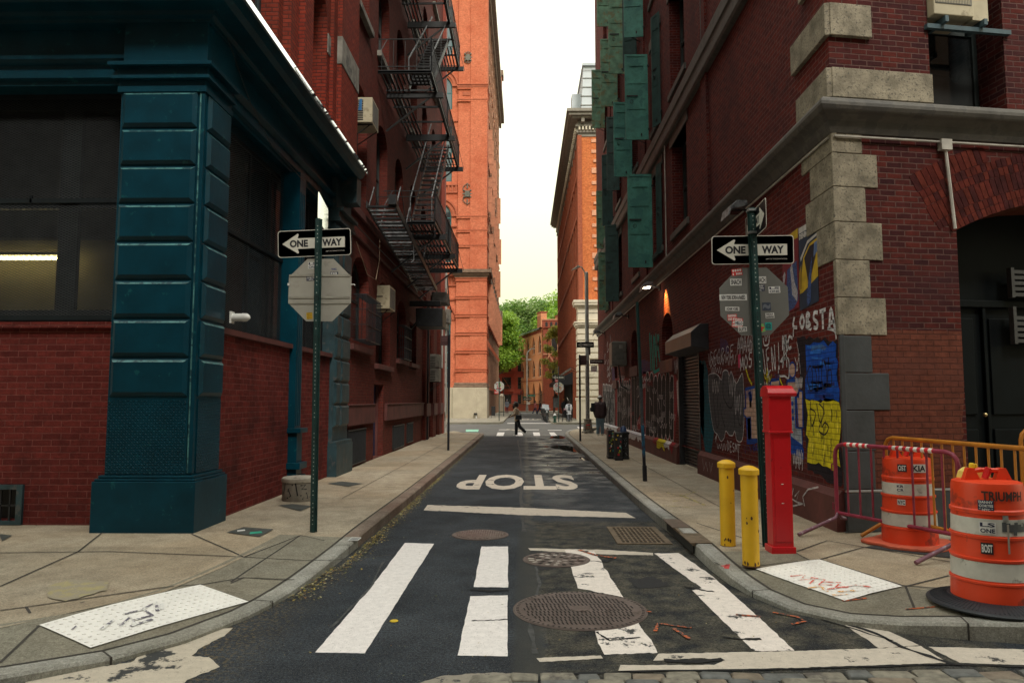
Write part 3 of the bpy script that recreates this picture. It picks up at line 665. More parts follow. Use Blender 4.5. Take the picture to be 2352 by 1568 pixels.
co.box(-4.2, -3.75, 15.7, 16.1, 6.15, 6.75, TEALD)
cb = co.build('cornice', shop)
fl = MB(); wrap(fl, [(.49, 6.865), (.536, 6.855), (.508, 6.987), (.36, 7.0), (.30, 7.0)], FLASH, -14, 15.97); fl.build('flashing', cb)
wi = MB(); wi.tube([(-3.98, 9.2, 6.6), (-4.03, 10.2, 6.1), (-3.99, 11.0, 5.75), (-4.02, 13.0, 5.72)], .006, IRON, 5); wi.build('cable', cb)
# ground floor brickwork
lb = MB()
wall(lb, fF(9.35), -14, -5.2, .1, 2.76, [(-7.35, -6.56, .2, .62)], BR_L, .25)
wall(lb, fL(-4.16), 9.7, 16.5, .1, 2.72, [], BR_L, .2)
lb.box(-14, -5.22, 9.29, 9.5, 2.70, 2.78, BR_L); lb.box(-4.5, -4.10, 9.7, 15.3, 2.66, 2.74, BROWNST)
lb.build('brick_base', shop)
vg = MB(); vg.box(-7.4, -6.5, 9.31, 9.36, .15, .2, TEALD); vg.box(-7.4, -6.5, 9.31, 9.36, .6, .66, TEALD); vg.box(-6.58, -6.5, 9.31, 9.36, .2, .6, TEALD)
for k in range(7): vg.box(-7.3 + k * .12, -7.28 + k * .12, 9.35, 9.37, .2, .6, IRON)
vg.box(-7.4, -6.56, 9.35, 9.37, .38, .40, IRON); vg.box(-7.4, -6.5, 9.55, 9.58, .15, .62, IRON); vg.build('cellar_vent', shop)
# bigger shop windows behind expanded-metal screens
FRM = mat('dark_shop_frame', (0.007, 0.011, 0.014), 0.6, spec=.2)
MESH = mat('steel_screen_wire', (0.034, 0.037, 0.04), 0.6, spec=.2)
def screen(fn, a, b, lo, hi, bars, pw=.075, ph=.034, w=.007):
    m_ = MB(); sl = ph / pw
    n = int(((b - a) * sl + (hi - lo)) / ph) + 1
    for s_ in (1, -1):
        for k in range(n):
            if s_ > 0: c0 = lo - (b - a) * sl + k * ph
            else: c0 = lo + k * ph
            pts = []
            for u in (a, b):
                z = c0 + sl * (u - a) * s_; pts.append((u, z))
            (u0, z0), (u1, z1) = pts
            def clipz(u0, z0, u1, z1):
                t0, t1 = 0.0, 1.0; dz = z1 - z0
                for bound, up in ((lo, 0), (hi, 1)):
                    q = (bound - z0) / dz
                    if (dz > 0) == (up == 0): t0 = max(t0, q)
                    else: t1 = min(t1, q)
                return (t0, t1) if t1 > t0 else None
            c = clipz(u0, z0, u1, z1)
            if not c: continue
            A = (u0 + (u1 - u0) * c[0], z0 + (z1 - z0) * c[0]); B = (u0 + (u1 - u0) * c[1], z0 + (z1 - z0) * c[1])
            m_.add([fn(A[0], A[1] - w / 2, .0), fn(B[0], B[1] - w / 2, .0), fn(B[0], B[1] + w / 2, .003), fn(A[0], A[1] + w / 2, .003)], [(0, 1, 2, 3)], MESH)
    for (u0, u1, z0, z1) in bars:
        vs = [fn(u, z, e) for e in (-.02, .01) for u, z in ((u0, z0), (u1, z0), (u1, z1), (u0, z1))]
        m_.add(vs, [(0, 1, 2, 3), (0, 4, 5, 1), (1, 5, 6, 2), (2, 6, 7, 3), (3, 7, 4, 0)], FRM)
    return m_.build('window_screen', shop)
screen(fF(9.30), -9.0, -5.27, 2.84, 5.86, [(-9.0, -5.25, 2.80, 2.86), (-9.0, -5.25, 4.37, 4.43), (-5.31, -5.25, 2.8, 5.86), (-9, -5.25, 5.8, 5.86), (-6.6, -6.57, 4.36, 4.47)])
screen(fL(-4.34), 9.75, 13.3, 2.78, 5.86, [(9.75, 13.3, 2.74, 2.80), (9.75, 13.3, 4.2, 4.26), (13.25, 13.32, 2.74, 5.86), (9.72, 9.78, 2.74, 5.86)])
screen(fL(-4.34), 13.6, 15.8, 2.78, 5.86, [(13.6, 15.8, 2.74, 2.80), (13.6, 15.8, 4.2, 4.26), (15.16, 15.22, 2.74, 5.86)])
LITG = bpy.data.materials.new('shop_glass'); LITG.use_nodes = True; b_ = LITG.node_tree.nodes['Principled BSDF']
b_.inputs['Base Color'].default_value = (0.55, 0.6, 0.58, 1); b_.inputs['Roughness'].default_value = 0.08; b_.inputs['Transmission Weight'].default_value = 1.0; b_.inputs['IOR'].default_value = 1.1
w = MB()
for u0, u1, z0, z1 in ((-9.0, -5.25, 2.80, 2.95), (-9.0, -5.25, 5.7, 5.88), (-6.28, -6.02, 2.95, 5.7), (-5.4, -5.25, 2.95, 5.7), (-9, -5.25, 4.33, 4.45), (-7.6, -7.5, 2.95, 5.7)): w.box(u0, u1, 9.42, 9.5, z0, z1, FRM)
w.box(-9.0, -9.05, 9.4, 11.5, 2.7, 5.7, FRM)
wf = w.build('window', shop)
g = MB(); g.poly([(-9, 9.47, 2.8), (-5.25, 9.47, 2.8), (-5.25, 9.47, 5.86), (-9, 9.47, 5.86)], LITG); g.build('glass', wf)
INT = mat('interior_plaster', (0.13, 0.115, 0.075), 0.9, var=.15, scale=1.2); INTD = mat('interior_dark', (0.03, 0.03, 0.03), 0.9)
it = MB()
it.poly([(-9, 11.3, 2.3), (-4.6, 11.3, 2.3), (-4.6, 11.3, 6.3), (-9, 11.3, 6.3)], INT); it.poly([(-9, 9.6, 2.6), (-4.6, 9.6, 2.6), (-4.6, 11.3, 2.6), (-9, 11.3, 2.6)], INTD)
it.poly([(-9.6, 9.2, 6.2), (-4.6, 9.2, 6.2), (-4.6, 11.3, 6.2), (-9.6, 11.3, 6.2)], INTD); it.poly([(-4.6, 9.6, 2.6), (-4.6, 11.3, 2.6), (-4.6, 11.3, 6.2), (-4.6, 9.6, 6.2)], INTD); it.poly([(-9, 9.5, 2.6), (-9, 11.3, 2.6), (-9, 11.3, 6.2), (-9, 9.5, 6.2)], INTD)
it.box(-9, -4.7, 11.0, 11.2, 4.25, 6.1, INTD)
it.build('shop_interior', shop)
tb = MB(); tb.tube([(-8.6, 11.0, 3.93), (-6.95, 11.0, 3.93)], .026, mat('fluorescent_tube', (1.0, 0.80, 0.34), .4, emit=9.0), 10); tb.box(-8.7, -6.9, 10.95, 11.05, 3.97, 4.02, mat('lamp_tray', (.5, .5, .48), .5))
tag(tb.build('ceiling_lamp'), 'lit fluorescent tube glowing yellow behind the screened shop window', 'lamp')
# flank windows of the shop, dark sashes with curtains behind the screens
for a, b2 in ((9.75, 13.3), (13.6, 15.8)): window(shop, fL(-4.38), a, b2, 2.76, 5.86, d=.12, cols=4 if a < 10 else 2, rows=2, mf=FRM)
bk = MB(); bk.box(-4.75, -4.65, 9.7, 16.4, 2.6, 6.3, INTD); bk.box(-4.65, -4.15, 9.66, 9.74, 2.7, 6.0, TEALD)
bk.build('window_backing', shop)
# thin pilaster with corbels, and the far pier
p = MB(); p.box(-4.40, -4.04, 12.62, 12.96, 1.25, 5.86, TEAL)
for k in range(3): p.box(-4.05, -4.03, 12.67 + k * .1, 12.71 + k * .1, 1.3, 5.5, TEAL)
for z0, z1, e in ((1.18, 1.26, .12), (.55, .66, .12), (.36, .44, .10), (.15, .36, .05)): p.box(-4.16, -4.04 + e, 12.58, 13.0, z0, z1, TEAL)
p.box(-4.16, -4.0, 12.64, 12.94, .44, 1.2, TEAL)
for z0, z1, e in ((4.75, 4.83, .05), (4.62, 4.70, .03)): p.box(-4.16, -4.04 + e, 12.6, 12.98, z0, z1, TEAL)
p.build('pilaster', shop, bevel=.004)
p = MB(); p.box(-4.5, -4.08, 15.25, 16.55, .1, 6.6, TEALD)
for k in range(9): chamfer_block(p, fL(-4.08), 15.75, 16.5, 1.18 + k * .49, 1.65 + k * .49, TEALD, .06)
for k in range(9): chamfer_block(p, fL(-4.08), 15.28, 15.7, 1.18 + k * .49, 1.65 + k * .49, TEALD, .06)
p.box(-4.2, -3.96, 15.2, 16.62, .1, .8, TEALD); p.box(-4.2, -3.98, 15.22, 16.6, .8, .88, TEALD)
for z0, z1, e in ((5.62, 5.7, .06), (5.7, 5.85, .03), (5.85, 5.92, .12)): p.box(-4.2, -4.04 + e, 15.2, 16.6, z0, z1, TEALD)
p.build('pilaster', shop, bevel=.004)
# upper storeys
up = MB(); opsF = []; opsS = []
for k in range(5):
    z = 7.3 + 4.1 * k
    opsS += [(10.25, 11.5, z, z + 3.0, z + 2.45, 'round'), (12.95, 14.4, z, z + 3.0, z + 2.2, 'round')]
    opsF += [(-7.6, -6.2, z, z + 2.9, z + 2.3, 'round'), (-10.6, -9.2, z, z + 2.9, z + 2.3, 'round')]
wall(up, fL(-4.12), 8.9, 16.5, 6.9, 27, opsS, BR_LU, .45); wall(up, fF(8.92), -14, -4.12, 6.9, 27, opsF, BR_LU, .35)
for a, b2, e in ((8.92, 9.9, .1), (11.72, 12.1, .14), (12.25, 12.72, .22), (14.62, 14.9, .08), (14.95, 16.48, .17)): up.box(-4.2, -4.12 + e, a, b2, 6.95, 27, BR_LU)
up.poly([(-14, 8.92, 27), (-4.12, 8.92, 27), (-4.12, 16.5, 27), (-14, 16.5, 27)], INTD)
up.build('brick_wall', shop)
im = MB()
for k in range(5):
    z = 9.0 + 4.1 * k
    im.box(-4.2, -3.935, 14.93, 16.5, z, z + .62, GREYST); im.box(-4.5, -4.1, 14.42, 14.93, z, z + .42, GREYST); im.box(-4.5, -4.08, 12.73, 12.94, z, z + .42, GREYST)
    im.prism([(-4.08, 13.55, z + 1.0), (-4.08, 13.8, z + 1.0), (-4.08, 13.86, z + 1.6), (-4.08, 13.49, z + 1.6)], (-.15, 0, 0), GREYST)
im.build_each('impost_block', shop, bevel=.01)
for k in range(2):
    z = 7.3 + 4.1 * k
    window(shop, fL(-4.12), 10.25, 11.5, z, z + 3.0, z + 2.45, d=.3, fw=.09, mf=mat('dark_teal_sash', (0.015, .03, .035), .5), cols=1)
    window(shop, fL(-4.12), 12.95, 14.4, z, z + 3.0, z + 2.2, d=.3, fw=.09, mf=mat('dark_teal_sash', (0.015, .03, .035), .5), cols=1)

# ------------------------------------------------------------------ second building: arched windows, blue door
b2_ = thing('brick_loft_building', 'dark brown-red brick building with arched windows and a narrow blue door, behind the fire escape', 'building', (-4.15, 26, 0))
X2 = -4.15; wl2 = MB(); ops = []
bays = [(16.85, 18.4), (19.6, 21.2), (22.5, 24.0), (25.4, 26.9), (28.3, 29.8), (31.3, 32.8)]
for fl_ in range(5):
    z0 = (6.95, 11.6, 15.7, 19.8, 23.3)[fl_]; hh = (2.75, 2.5, 2.5, 2.4, 2.0)[fl_]
    for a, b in bays: ops.append((a, b, z0 if not (fl_ == 0 and a < 17) else 6.9, z0 + hh, z0 + hh - .6, 'round'))
gops = [(17.0, 18.9, 3.25, 5.35, 4.7, 'round'), (19.9, 22.0, 2.75, 5.2, 4.5, 'round'), (23.2, 24.9, 3.1, 5.1, 4.5, 'round'), (25.7, 27.4, 2.9, 4.6), (19.75, 21.1, .15, 2.2), (30.4, 31.6, .15, 4.6, None, None, .8), (32.7, 34.0, .15, 3.8)]
wall(wl2, fL(X2), 16.5, 36, .1, 6.6, gops, BR_L2, .35)
wall(wl2, fL(X2), 16.5, 36, 6.6, 27, ops, BR_L2, .35)
wl2.poly([(-4.15, 36, 0), (-16, 36, 0), (-16, 36, 27), (-4.15, 36, 27)], BR_L2); wl2.poly([(-14, 16.5, 27), (-4.15, 16.5, 27), (-4.15, 36, 27), (-14, 36, 27)], INTD)
for a, b in ((29.2, 30.4), (31.6, 32.7), (34.0, 35.2)): wl2.box(-4.2, -4.02, a, b, .1, 6.3, BR_L2)
wl2.box(-4.2, -3.98, 35.2, 35.75, .1, 26, mat('brick_red_pier', (.26, .05, .03), .8, var=.2, scale=12))
wl2.build('brick_wall', b2_)
tr = MB()
for a, b in ((16.6, 19.6), (21.3, 29.2)): tr.box(-4.25, -4.07, a, b, 1.15, 1.62, BROWNST); tr.box(-4.25, -4.05, a, b, 1.62, 1.66, BROWNST)
for a, b in ((29.2, 30.4), (31.6, 32.7), (34.0, 35.2)): tr.box(-4.2, -3.96, a - .03, b + .03, 1.1, 1.62, BROWNST)
for a, b in ((16.85, 19.1), (19.75, 22.15), (23.05, 25.05), (25.6, 27.5)): tr.box(-4.3, -4.03, a, b, 2.62 if a > 19 and a < 20 else 2.95, (2.62 if a > 19 and a < 20 else 2.95) + .14, BROWNST)
tr.box(-4.25, -4.08, 16.5, 36, 6.32, 6.5, BROWNST); tr.box(-4.25, -4.1, 16.5, 36, 5.75, 5.82, BROWNST)
for fl_ in range(5):
    z0 = (6.95, 11.6, 15.7, 19.8, 23.3)[fl_]
    if fl_:
        for a, b in bays: tr.box(-4.4, -4.02, a - .12, b + .12, z0 - .16, z0, GREYST)
tr.build_each('stone_trim', b2_, bevel=.008)
for fl_ in range(4):
    z0 = (6.95, 11.6, 15.7, 19.8)[fl_]; hh = (2.75, 2.5, 2.5, 2.4)[fl_]
    for a, b in bays: window(b2_, fL(X2), a, b, z0, z0 + hh, z0 + hh - .6, d=.24, fw=.07)
for o_ in gops[:4]: window(b2_, fL(X2), *o_[:4], *(o_[4:6] if len(o_) > 4 else ()), d=.25, fw=.07)
dr = MB(); DB = mat('navy_blue_door_paint', (0.012, 0.03, 0.09), .45); dr.box(-4.42, -4.37, 19.8, 21.05, .15, 2.18, DB)
for z0, z1 in ((.35, 1.0), (1.15, 2.0)): dr.box(-4.375, -4.355, 20.0, 20.85, z0, z1, DB)
dr.box(-4.5, -4.3, 19.7, 19.8, .15, 2.25, BROWNST); dr.box(-4.5, -4.3, 21.05, 21.15, .15, 2.25, BROWNST)
d_ = dr.build('door', b2_, bevel=.006); kk = MB(); kk.box(-4.36, -4.33, 19.92, 19.98, 1.02, 1.2, mat('steel_plate', (.45, .45, .43), .35, metal=.8)); kk.ball((-4.32, 19.95, 1.08), .03, mat('steel_plate', (.45, .45, .43), .35, metal=.8)); kk.build('handle', d_)
DK = MB(); DK.box(-4.98, -4.9, 30.3, 31.7, .1, 4.7, INTD); DK.box(-4.55, -4.5, 32.6, 34.1, .1, 3.9, mat('brown_shut_door', (.09, .035, .03), .7)); DK.build('door', b2_)
# cellar grilles with bars
for a, b, lo, hi in ((16.75, 18.7, .2, 1.05), (22.6, 24.6, .2, .95), (25.3, 26.6, .25, .95)):
    q = MB(); q.box(-4.17, -4.14, a, b, lo, hi, INTD); n_ = int((b - a) / .11)
    for k in range(n_ + 1): q.box(-4.12, -4.10, a + k * .11, a + k * .11 + .02, lo, hi, IRON)
    q.box(-4.13, -4.095, a, b, hi - .03, hi, IRON); q.box(-4.13, -4.095, a, b, lo, lo + .03, IRON); q.build('cellar_grille', b2_)
# bulging window cages
def cage(a, b, lo, hi, out=.32):
    q = MB(); n_ = int((b - a) / .12); x0, x1 = -4.12, -4.12 + out
    for k in range(n_ + 1):
        y = a + (b - a) * k / n_; q.tube([(x0, y, hi), (x1 - .04, y, hi), (x1, y, hi - .05), (x1, y, lo), (x0, y, lo)], .009, IRON, 5)
    for k in range(4):
        z = lo + (hi - lo) * k / 3
        q.tube([(x0, a, z), (x1, a, z), (x1, b, z), (x0, b, z)], .012, IRON, 5)
    for y in (a, b):
        for k in range(1, 3): q.tube([(x0 + out * k / 3, y, lo), (x0 + out * k / 3, y, hi)], .009, IRON, 5)
    q.build('window_cage', b2_)
cage(17.1, 18.8, 3.2, 4.3); cage(23.3, 24.8, 3.1, 4.2, .2)
# pale rendered end pier, torn posters and pipe near the corner
e = MB(); e.box(-4.3, -3.93, 35.75, 36.3, .1, 8.2, mat('pale_peeling_paint', (.50, .50, .47), .7, var=.2, scale=4, dirt=(.18, .15, .12, 1), dscale=3, dcut=.55)); e.box(-4.3, -3.75, 35.6, 36.5, 5.6, 6.3, GREYST); e.box(-4.3, -3.85, 35.65, 36.4, 5.3, 5.6, GREYST); e.build('end_pier', b2_, bevel=.02)
e = MB(); e.tube([(-4.0, 29.6, .15), (-4.0, 29.6, 5.4), (-3.95, 29.6, 5.6)], .05, IRON, 8); e.tube([(-3.98, 34.6, 3.3), (-3.98, 34.6, 5.2), (-4.03, 34.6, 6.0)], .04, mat('white_pipe', (.5, .5, .46), .5), 8); e.tube([(-3.93, 36.1, 8.0), (-3.8, 36.1, 6.6), (-3.7, 36.2, 6.2), (-3.9, 36.2, 6.1)], .03, IRON, 6); e.build('drain_pipe', b2_)

# ------------------------------------------------------------------ fire escape over the left pavement
fe = thing('fire_escape', 'black iron fire escape with slatted platforms and steep stairs on the left brick facade', 'fire escape', (-4.1, 24, 4))
XI, XO = -4.12, -2.62
Y0, Y1 = 19.5, 28.0
def beam(mb, a, b, w, h, m=IRON):
    a = Vector(a); b = Vector(b); t = (b - a).normalized(); up = Vector((0, 0, 1)); 
    if abs(t.z) > .95: up = Vector((1, 0, 0))
    s_ = t.cross(up).normalized() * w / 2; u_ = s_.cross(t).normalized() * h / 2
    vs = [a - s_ - u_, a + s_ - u_, a + s_ + u_, a - s_ + u_, b - s_ - u_, b + s_ - u_, b + s_ + u_, b - s_ + u_]
    mb.add(vs, [(3, 2, 1, 0), (4, 5, 6, 7), (0, 1, 5, 4), (1, 2, 6, 5), (2, 3, 7, 6), (3, 0, 4, 7)], m)
levels = [6.95, 11.0, 15.1, 19.2]
for k, z in enumerate(levels):
    y0 = Y0 if k else 20.6
    p = MB(); n_ = 13
    hole = (-3.5, -2.75, y0 + .9, Y1 - 1.8) if k else None
    for i in range(n_):                                   # slats run along the platform
        x = XI + .06 + (XO - XI - .12) * i / (n_ - 1)
        if hole and hole[0] < x < hole[1]:
            p.box(x - .025, x + .025, y0, hole[2], z - .012, z, IRON); p.box(x - .025, x + .025, hole[3], Y1, z - .012, z, IRON)
        else: p.box(x - .025, x + .025, y0, Y1, z - .012, z, IRON)
    y = y0
    while y <= Y1 + .01:
        p.box(XI, XO, y - .02, y + .02, z - .07, z - .013, IRON); y += (Y1 - y0) / 7
    p.box(XO - .02, XO + .02, y0, Y1, z - .08, z + .01, IRON); p.box(XI, XO, y0 - .02, y0 + .03, z - .08, z + .012, IRON)
    p.build('platform', fe)
    for y in (y0 + 1.3, (y0 + Y1) / 2 + .6, Y1 - .3):                    # brackets
        q = MB(); beam(q, (XI, y, z - .16), (XO + .2, y, z - .16), .10, .16); beam(q, (XI, y, z - 1.25), (XO - .2, y, z - .22), .05, .05); q.build('bracket', fe)
    r_ = MB(); zt = z + .92                                     # railing
    for zz in (zt, z + .48, z + .12): 
        if zz == z + .48 : continue
        r_.tube([(XI, y0, zz), (XO, y0, zz), (XO + .02, Y1, zz), (XI, Y1, zz)], .016, IRON, 5)
    y = y0
    while y < Y1:
        r_.tube([(XO, y, z), (XO, y, zt)], .008, IRON, 4); y += .135
    x = XI + .1
    while x < XO:
        for yy in (y0, Y1): r_.tube([(x, yy, z), (x, yy, zt)], .008, IRON, 4)
        x += .33 if x < XO - .5 else .2
    for y in (y0, (y0 + Y1) / 2, Y1): r_.tube([(XO, y, z), (XO, y, zt + .02)], .02, IRON, 5); r_.tube([(XO + .22, y, z - .1), (XO, y, z + .75)], .012, IRON, 4)
    r_.tube([(XI, y0, z + .45), (XI + .25, y0, z + .92)], .012, IRONG, 4)
    r_.build('railing', fe)
def stair(ya, za, yb, zb, xa, xb, treads, m_rail=IRONG, rail=True):
    s_ = MB()
    for x in (xa, xb): beam(s_, (x, ya, za), (x, yb, zb), .022, .16, IRON)
    for i in range(1, treads):
        t = i / treads; y = ya + (yb - ya) * t; z = za + (zb - za) * t
        s_.box(xa, xb, y - .09, y + .09, z - .012, z + .006, IRON); s_.box(xa, xb, y - .095, y - .085, z - .035, z + .008, IRON)
    st = s_.build('stair', fe)
    if rail:
        h_ = MB()
        for x in (xa, xb):
            beam(h_, (x, ya - .1, za + .85), (x, yb, zb + .85), .03, .04, m_rail)
            beam(h_, (x, ya, za), (x, ya - .1, za + .85), .025, .025, m_rail); beam(h_, (x, (ya + yb) / 2, (za + zb) / 2), (x, (ya + yb) / 2, (za + zb) / 2 + .85), .02, .02, IRON)
        h_.build('handrail', st)
stair(21.2, 6.95, 25.6, 11.0, -3.42, -2.78, 17); stair(20.6, 11.0, 25.6, 15.1, -3.42, -2.78, 17); stair(20.6, 15.1, 25.6, 19.2, -3.42, -2.78, 17)
# raised drop stair with its counterweight beam
s_ = MB(); ya, za, yb, zb = 17.9, 6.72, 26.6, 5.85
for x in (-4.02, -3.28): beam(s_, (x, ya, za), (x, yb, zb), .03, .17, IRON)
for i in range(30):
    t = (i + .5) / 30; y = ya + (yb - ya) * t; z = za + (zb - za) * t
    s_.box(-4.0, -3.3, y - .09, y + .06, z - .03, z - .012, IRON); s_.box(-4.0, -3.3, y - .1, y - .088, z - .04, z - .0, IRONG if i % 3 else IRON)
s_.box(-3.45, -3.25, 17.8, 18.0, 6.7, 6.95, IRON)
ds = s_.build('drop_stair', fe)
h_ = MB()
for x in (-4.0, -3.3):
    for y, z in ((18.1, 6.75), (19.6, 6.6), (23.0, 6.25)): beam(h_, (x, y, z), (x + .03, y + .45, z + .62), .025, .025, IRONG); beam(h_, (x + .03, y + .45, z + .62), (x, y + 1.6, z - .1), .02, .02, IRON)
h_.tube([(-3.3, 20.6, 6.6), (-3.28, 20.9, 6.3), (-3.28, 21.0, 5.9), (-3.35, 20.9, 5.8)], .014, IRONG, 5); h_.tube([(XI, 19.4, 7.35), (-2.7, 19.4, 7.35)], .014, IRON, 5)
h_.build('handrail', ds)
s_ = MB(); beam(s_, (XI, 25.5, 5.2), (-3.0, 25.5, 5.2), .12, .2); s_.box(-3.85, -2.9, 25.2, 26.4, 4.35, 5.0, IRON); beam(s_, (XI, 25.5, 4.2), (-3.4, 25.5, 5.15), .06, .06); s_.box(-3.4, -2.85, 26.0, 27.0, 5.3, 5.7, mat('rusty_grey_box', (.13, .12, .11), .7)); s_.build('counterweight', fe, bevel=.02)

# ================================================================== RIGHT SIDE OF THE STREET
XR = 3.92; ANG = R(9.5); CN = Vector((3.92, 8.98, 0)); CU = Vector((math.cos(ANG), math.sin(ANG), 0)); CD = Vector((-math.sin(ANG), math.cos(ANG), 0))
fR = lambda X: (lambda u, z, d=0.0: Vector((X + d, u, z)))
def fC(u, z, d=0.0): p_ = CN + CU * u + CD * d; return Vector((p_.x, p_.y, z))
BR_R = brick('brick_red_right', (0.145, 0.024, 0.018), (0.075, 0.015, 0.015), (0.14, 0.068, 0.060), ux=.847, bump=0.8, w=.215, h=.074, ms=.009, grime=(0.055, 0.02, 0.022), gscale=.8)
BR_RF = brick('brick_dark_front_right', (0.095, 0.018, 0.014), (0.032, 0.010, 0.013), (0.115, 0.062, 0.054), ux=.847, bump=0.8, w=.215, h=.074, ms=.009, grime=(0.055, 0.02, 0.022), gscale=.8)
BR_RP = brick('brick_brown_overpaint', (0.15, 0.047, 0.03), (0.13, 0.042, 0.028), (0.10, 0.036, 0.026), ux=.847, bump=1.0, w=.215, h=.074, ms=.008, grime=(0.12, 0.045, 0.035), gscale=1.2, dist=.02)
QST = mat('granite_quoin', (0.25, 0.22, 0.165), 0.85, var=.42, scale=4.5, bump=.9, dirt=(0.12, 0.11, 0.09, 1), dscale=34, dcut=.55, spec=.15)
QPT = mat('quoin_grey_paint', (0.045, 0.05, 0.055), 0.6, var=.25, scale=3, bump=.4)
BELT = mat('belt_course_stone', (0.10, 0.092, 0.08), 0.7, var=.35, scale=3, bump=.3, dirt=(0.07, 0.065, 0.06, 1), dscale=3, dcut=.5)
RB = thing('corner_building', 'red brick corner warehouse with granite quoins, graffiti and green iron shutters, nearest right', 'building', tuple(CN))
gf = MB()
opsR = [(16.15, 18.35, .15, 2.85), (19.0, 20.5, 2.85, 4.15, 3.6, 'round', .5), (24.9, 26.4, 2.95, 4.25, 3.8, 'round', .5), (30.5, 31.6, 2.6, 3.9, 3.5, 'round', .5)]
wall(gf, fR(XR), 8.98, 38.3, .62, 5.2, [(a, b, max(lo, .62), *r_) for a, b, lo, *r_ in opsR], BR_R, .35)
flr = MB()
ops2 = []; WB = [(17.0, 18.7), (20.1, 21.5), (24.3, 25.7), (28.6, 30.0), (32.9, 34.3)]
FZ = [(6.1, 8.45), (9.9, 12.5), (14.0, 16.6), (18.1, 20.6), (22.0, 24.2)]
for lo, hi in FZ:
    for a, b in WB: ops2.append((a, b, lo, hi, None, None, .4))
wall(gf, fR(XR), 8.98, 38.3, 5.2, 27, ops2, BR_R, .35)
gf.poly([(XR, 38.3, 0), (20, 38.3, 0), (20, 38.3, 27), (XR, 38.3, 27)], BR_R); gf.poly([(XR, 8.98, 27), (12, 10.3, 27), (12, 38.3, 27), (XR, 38.3, 27)], BR_R)
for y in (14.9, 22.6, 31.6):                              # shallow piers and a drain
    gf.box(XR - .05, XR + .1, y, y + .45, 5.55, 27, BR_R)
gf.build('brick_wall', RB)
# front face on the cross street, turned a little away
ff = MB()
lo_, mid_ = [(2.02, 8.5, .15, 4.35, 3.6, 'seg', .9)], []
def seg_arch(mb, a, b, lo, sp, hi, m): pass
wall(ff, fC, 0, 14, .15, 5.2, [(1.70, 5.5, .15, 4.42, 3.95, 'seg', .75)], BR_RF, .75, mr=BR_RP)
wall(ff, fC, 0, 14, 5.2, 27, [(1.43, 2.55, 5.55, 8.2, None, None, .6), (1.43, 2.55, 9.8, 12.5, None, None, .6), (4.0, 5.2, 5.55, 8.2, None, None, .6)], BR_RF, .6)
ff.build('brick_wall', RB)
# brown overpaint on the lower front, standing a little proud, with an irregular right edge
o_ = MB(); edge = [(1.69, .66), (1.695, .9), (1.65, 1.0), (1.68, 1.12), (1.61, 1.22), (1.66, 1.34), (1.63, 1.45), (1.675, 1.7), (1.69, 1.95), (1.695, 2.63)]
pts = [(.0, .66)] + edge + [(.0, 2.63)]; o_.prism([fC(u, z, -.006) for u, z in pts], CD * .012, BR_RP)
rnd2 = random.Random(3)
o_.build('overpainted_brick', RB)
# shallow ring of brick voussoirs over the arch
VOU = [mat('voussoir_brick', (0.085, 0.016, 0.012), .85, var=.4, spec=.1, scale=9, bump=.3), mat('voussoir_brick_b', (0.05, 0.012, 0.012), .85, var=.4, spec=.1, scale=9, bump=.3), mat('voussoir_brick_c', (0.105, 0.021, 0.014), .85, var=.4, spec=.1, scale=9, bump=.3)]
v = MB(); cx, a_ = 3.6, 1.9
def arcp(x): return Vector((cx + a_ * x, 3.95 + .47 * (1 - x * x)))
def arcn(x): t = Vector((a_, -.94 * x)).normalized(); return Vector((-t.y, t.x))
for ring, (o0, o1, wv) in enumerate(((.0, .10, .07), (.11, .21, .07), (.22, .44, .075), (.45, .55, .07), (.56, .66, .07), (.67, .9, .075))):
    n_ = int(2 * a_ * 1.06 / wv)
    for k in range(-3, n_ + 3):
        x0, x1 = -1 + 2 * (k + .06) / n_, -1 + 2 * (k + .94) / n_
        q = [arcp(x0) + arcn(x0) * o0, arcp(x0) + arcn(x0) * o1, arcp(x1) + arcn(x1) * o1, arcp(x1) + arcn(x1) * o0]
        if max(p.y for p in q) > 5.12 or q[0].x < 1.12 + .0 * ring or (q[0].x < 1.7 and q[0].y < 3.9): continue
        v.prism([fC(p.x, p.y, .001) for p in q], CD * -.007, rnd2.choice(VOU))
v.build('brick_arch', RB)
# quoins: alternately long and short, upper ones granite, lower ones painted
q = MB(); qp = MB()
qz = [5.15, 4.62, 3.98, 3.33, 2.63 + .0]
zz = [(4.66, 5.15, .62), (4.02, 4.66, .95), (3.36, 4.02, .66), (2.68, 3.36, .98), (2.0, 2.68, .68), ]
zz = [(4.72, 5.14, .55, .42), (4.10, 4.71, .88, .30), (3.47, 4.09, .60, .45), (2.80, 3.46, .90, .32), ]
H = [5.14, 4.72, 4.12, 3.52, 2.88, 2.62]
spec = [(4.735, 5.14, .60, .75, 0), (4.14, 4.725, .92, .5, 0), (3.56, 4.13, .64, .85, 0), (2.92, 3.55, .95, .5, 0), (2.60, 2.91, .66, .3, 0)]
ys = [PX(x, y, 3.92).z for x, y in ((1895, 297), (1899, 362), (1903, 437), (1908, 515), (1913, 600), (1918, 685), (1924, 770))]
wd = [.40, .60, .42, .63, .44, .64]
for k in range(6):
    z1, z0 = ys[k] - .004, ys[k + 1] + .004; L = wd[k]; Ls = (.98, .70, .88, .54, .06, .06)[k]
    q.prism([fC(-.012, z, -.03) for z in ()] or [fC(0, z0, -.02), fC(L, z0, -.02), fC(L, z1, -.02), fC(0, z1, -.02)], CD * .05, QST)
    q.box(XR - .02, XR + .05, 8.955, 8.98 + Ls, z0, z1, QST)
yp = [2.60, 1.86, 1.22, .66]
yp = [PX(x, y, 3.92).z for x, y in ((1924, 771), (1929, 856), (1932, 942), (1935, 1035))] + [.66]
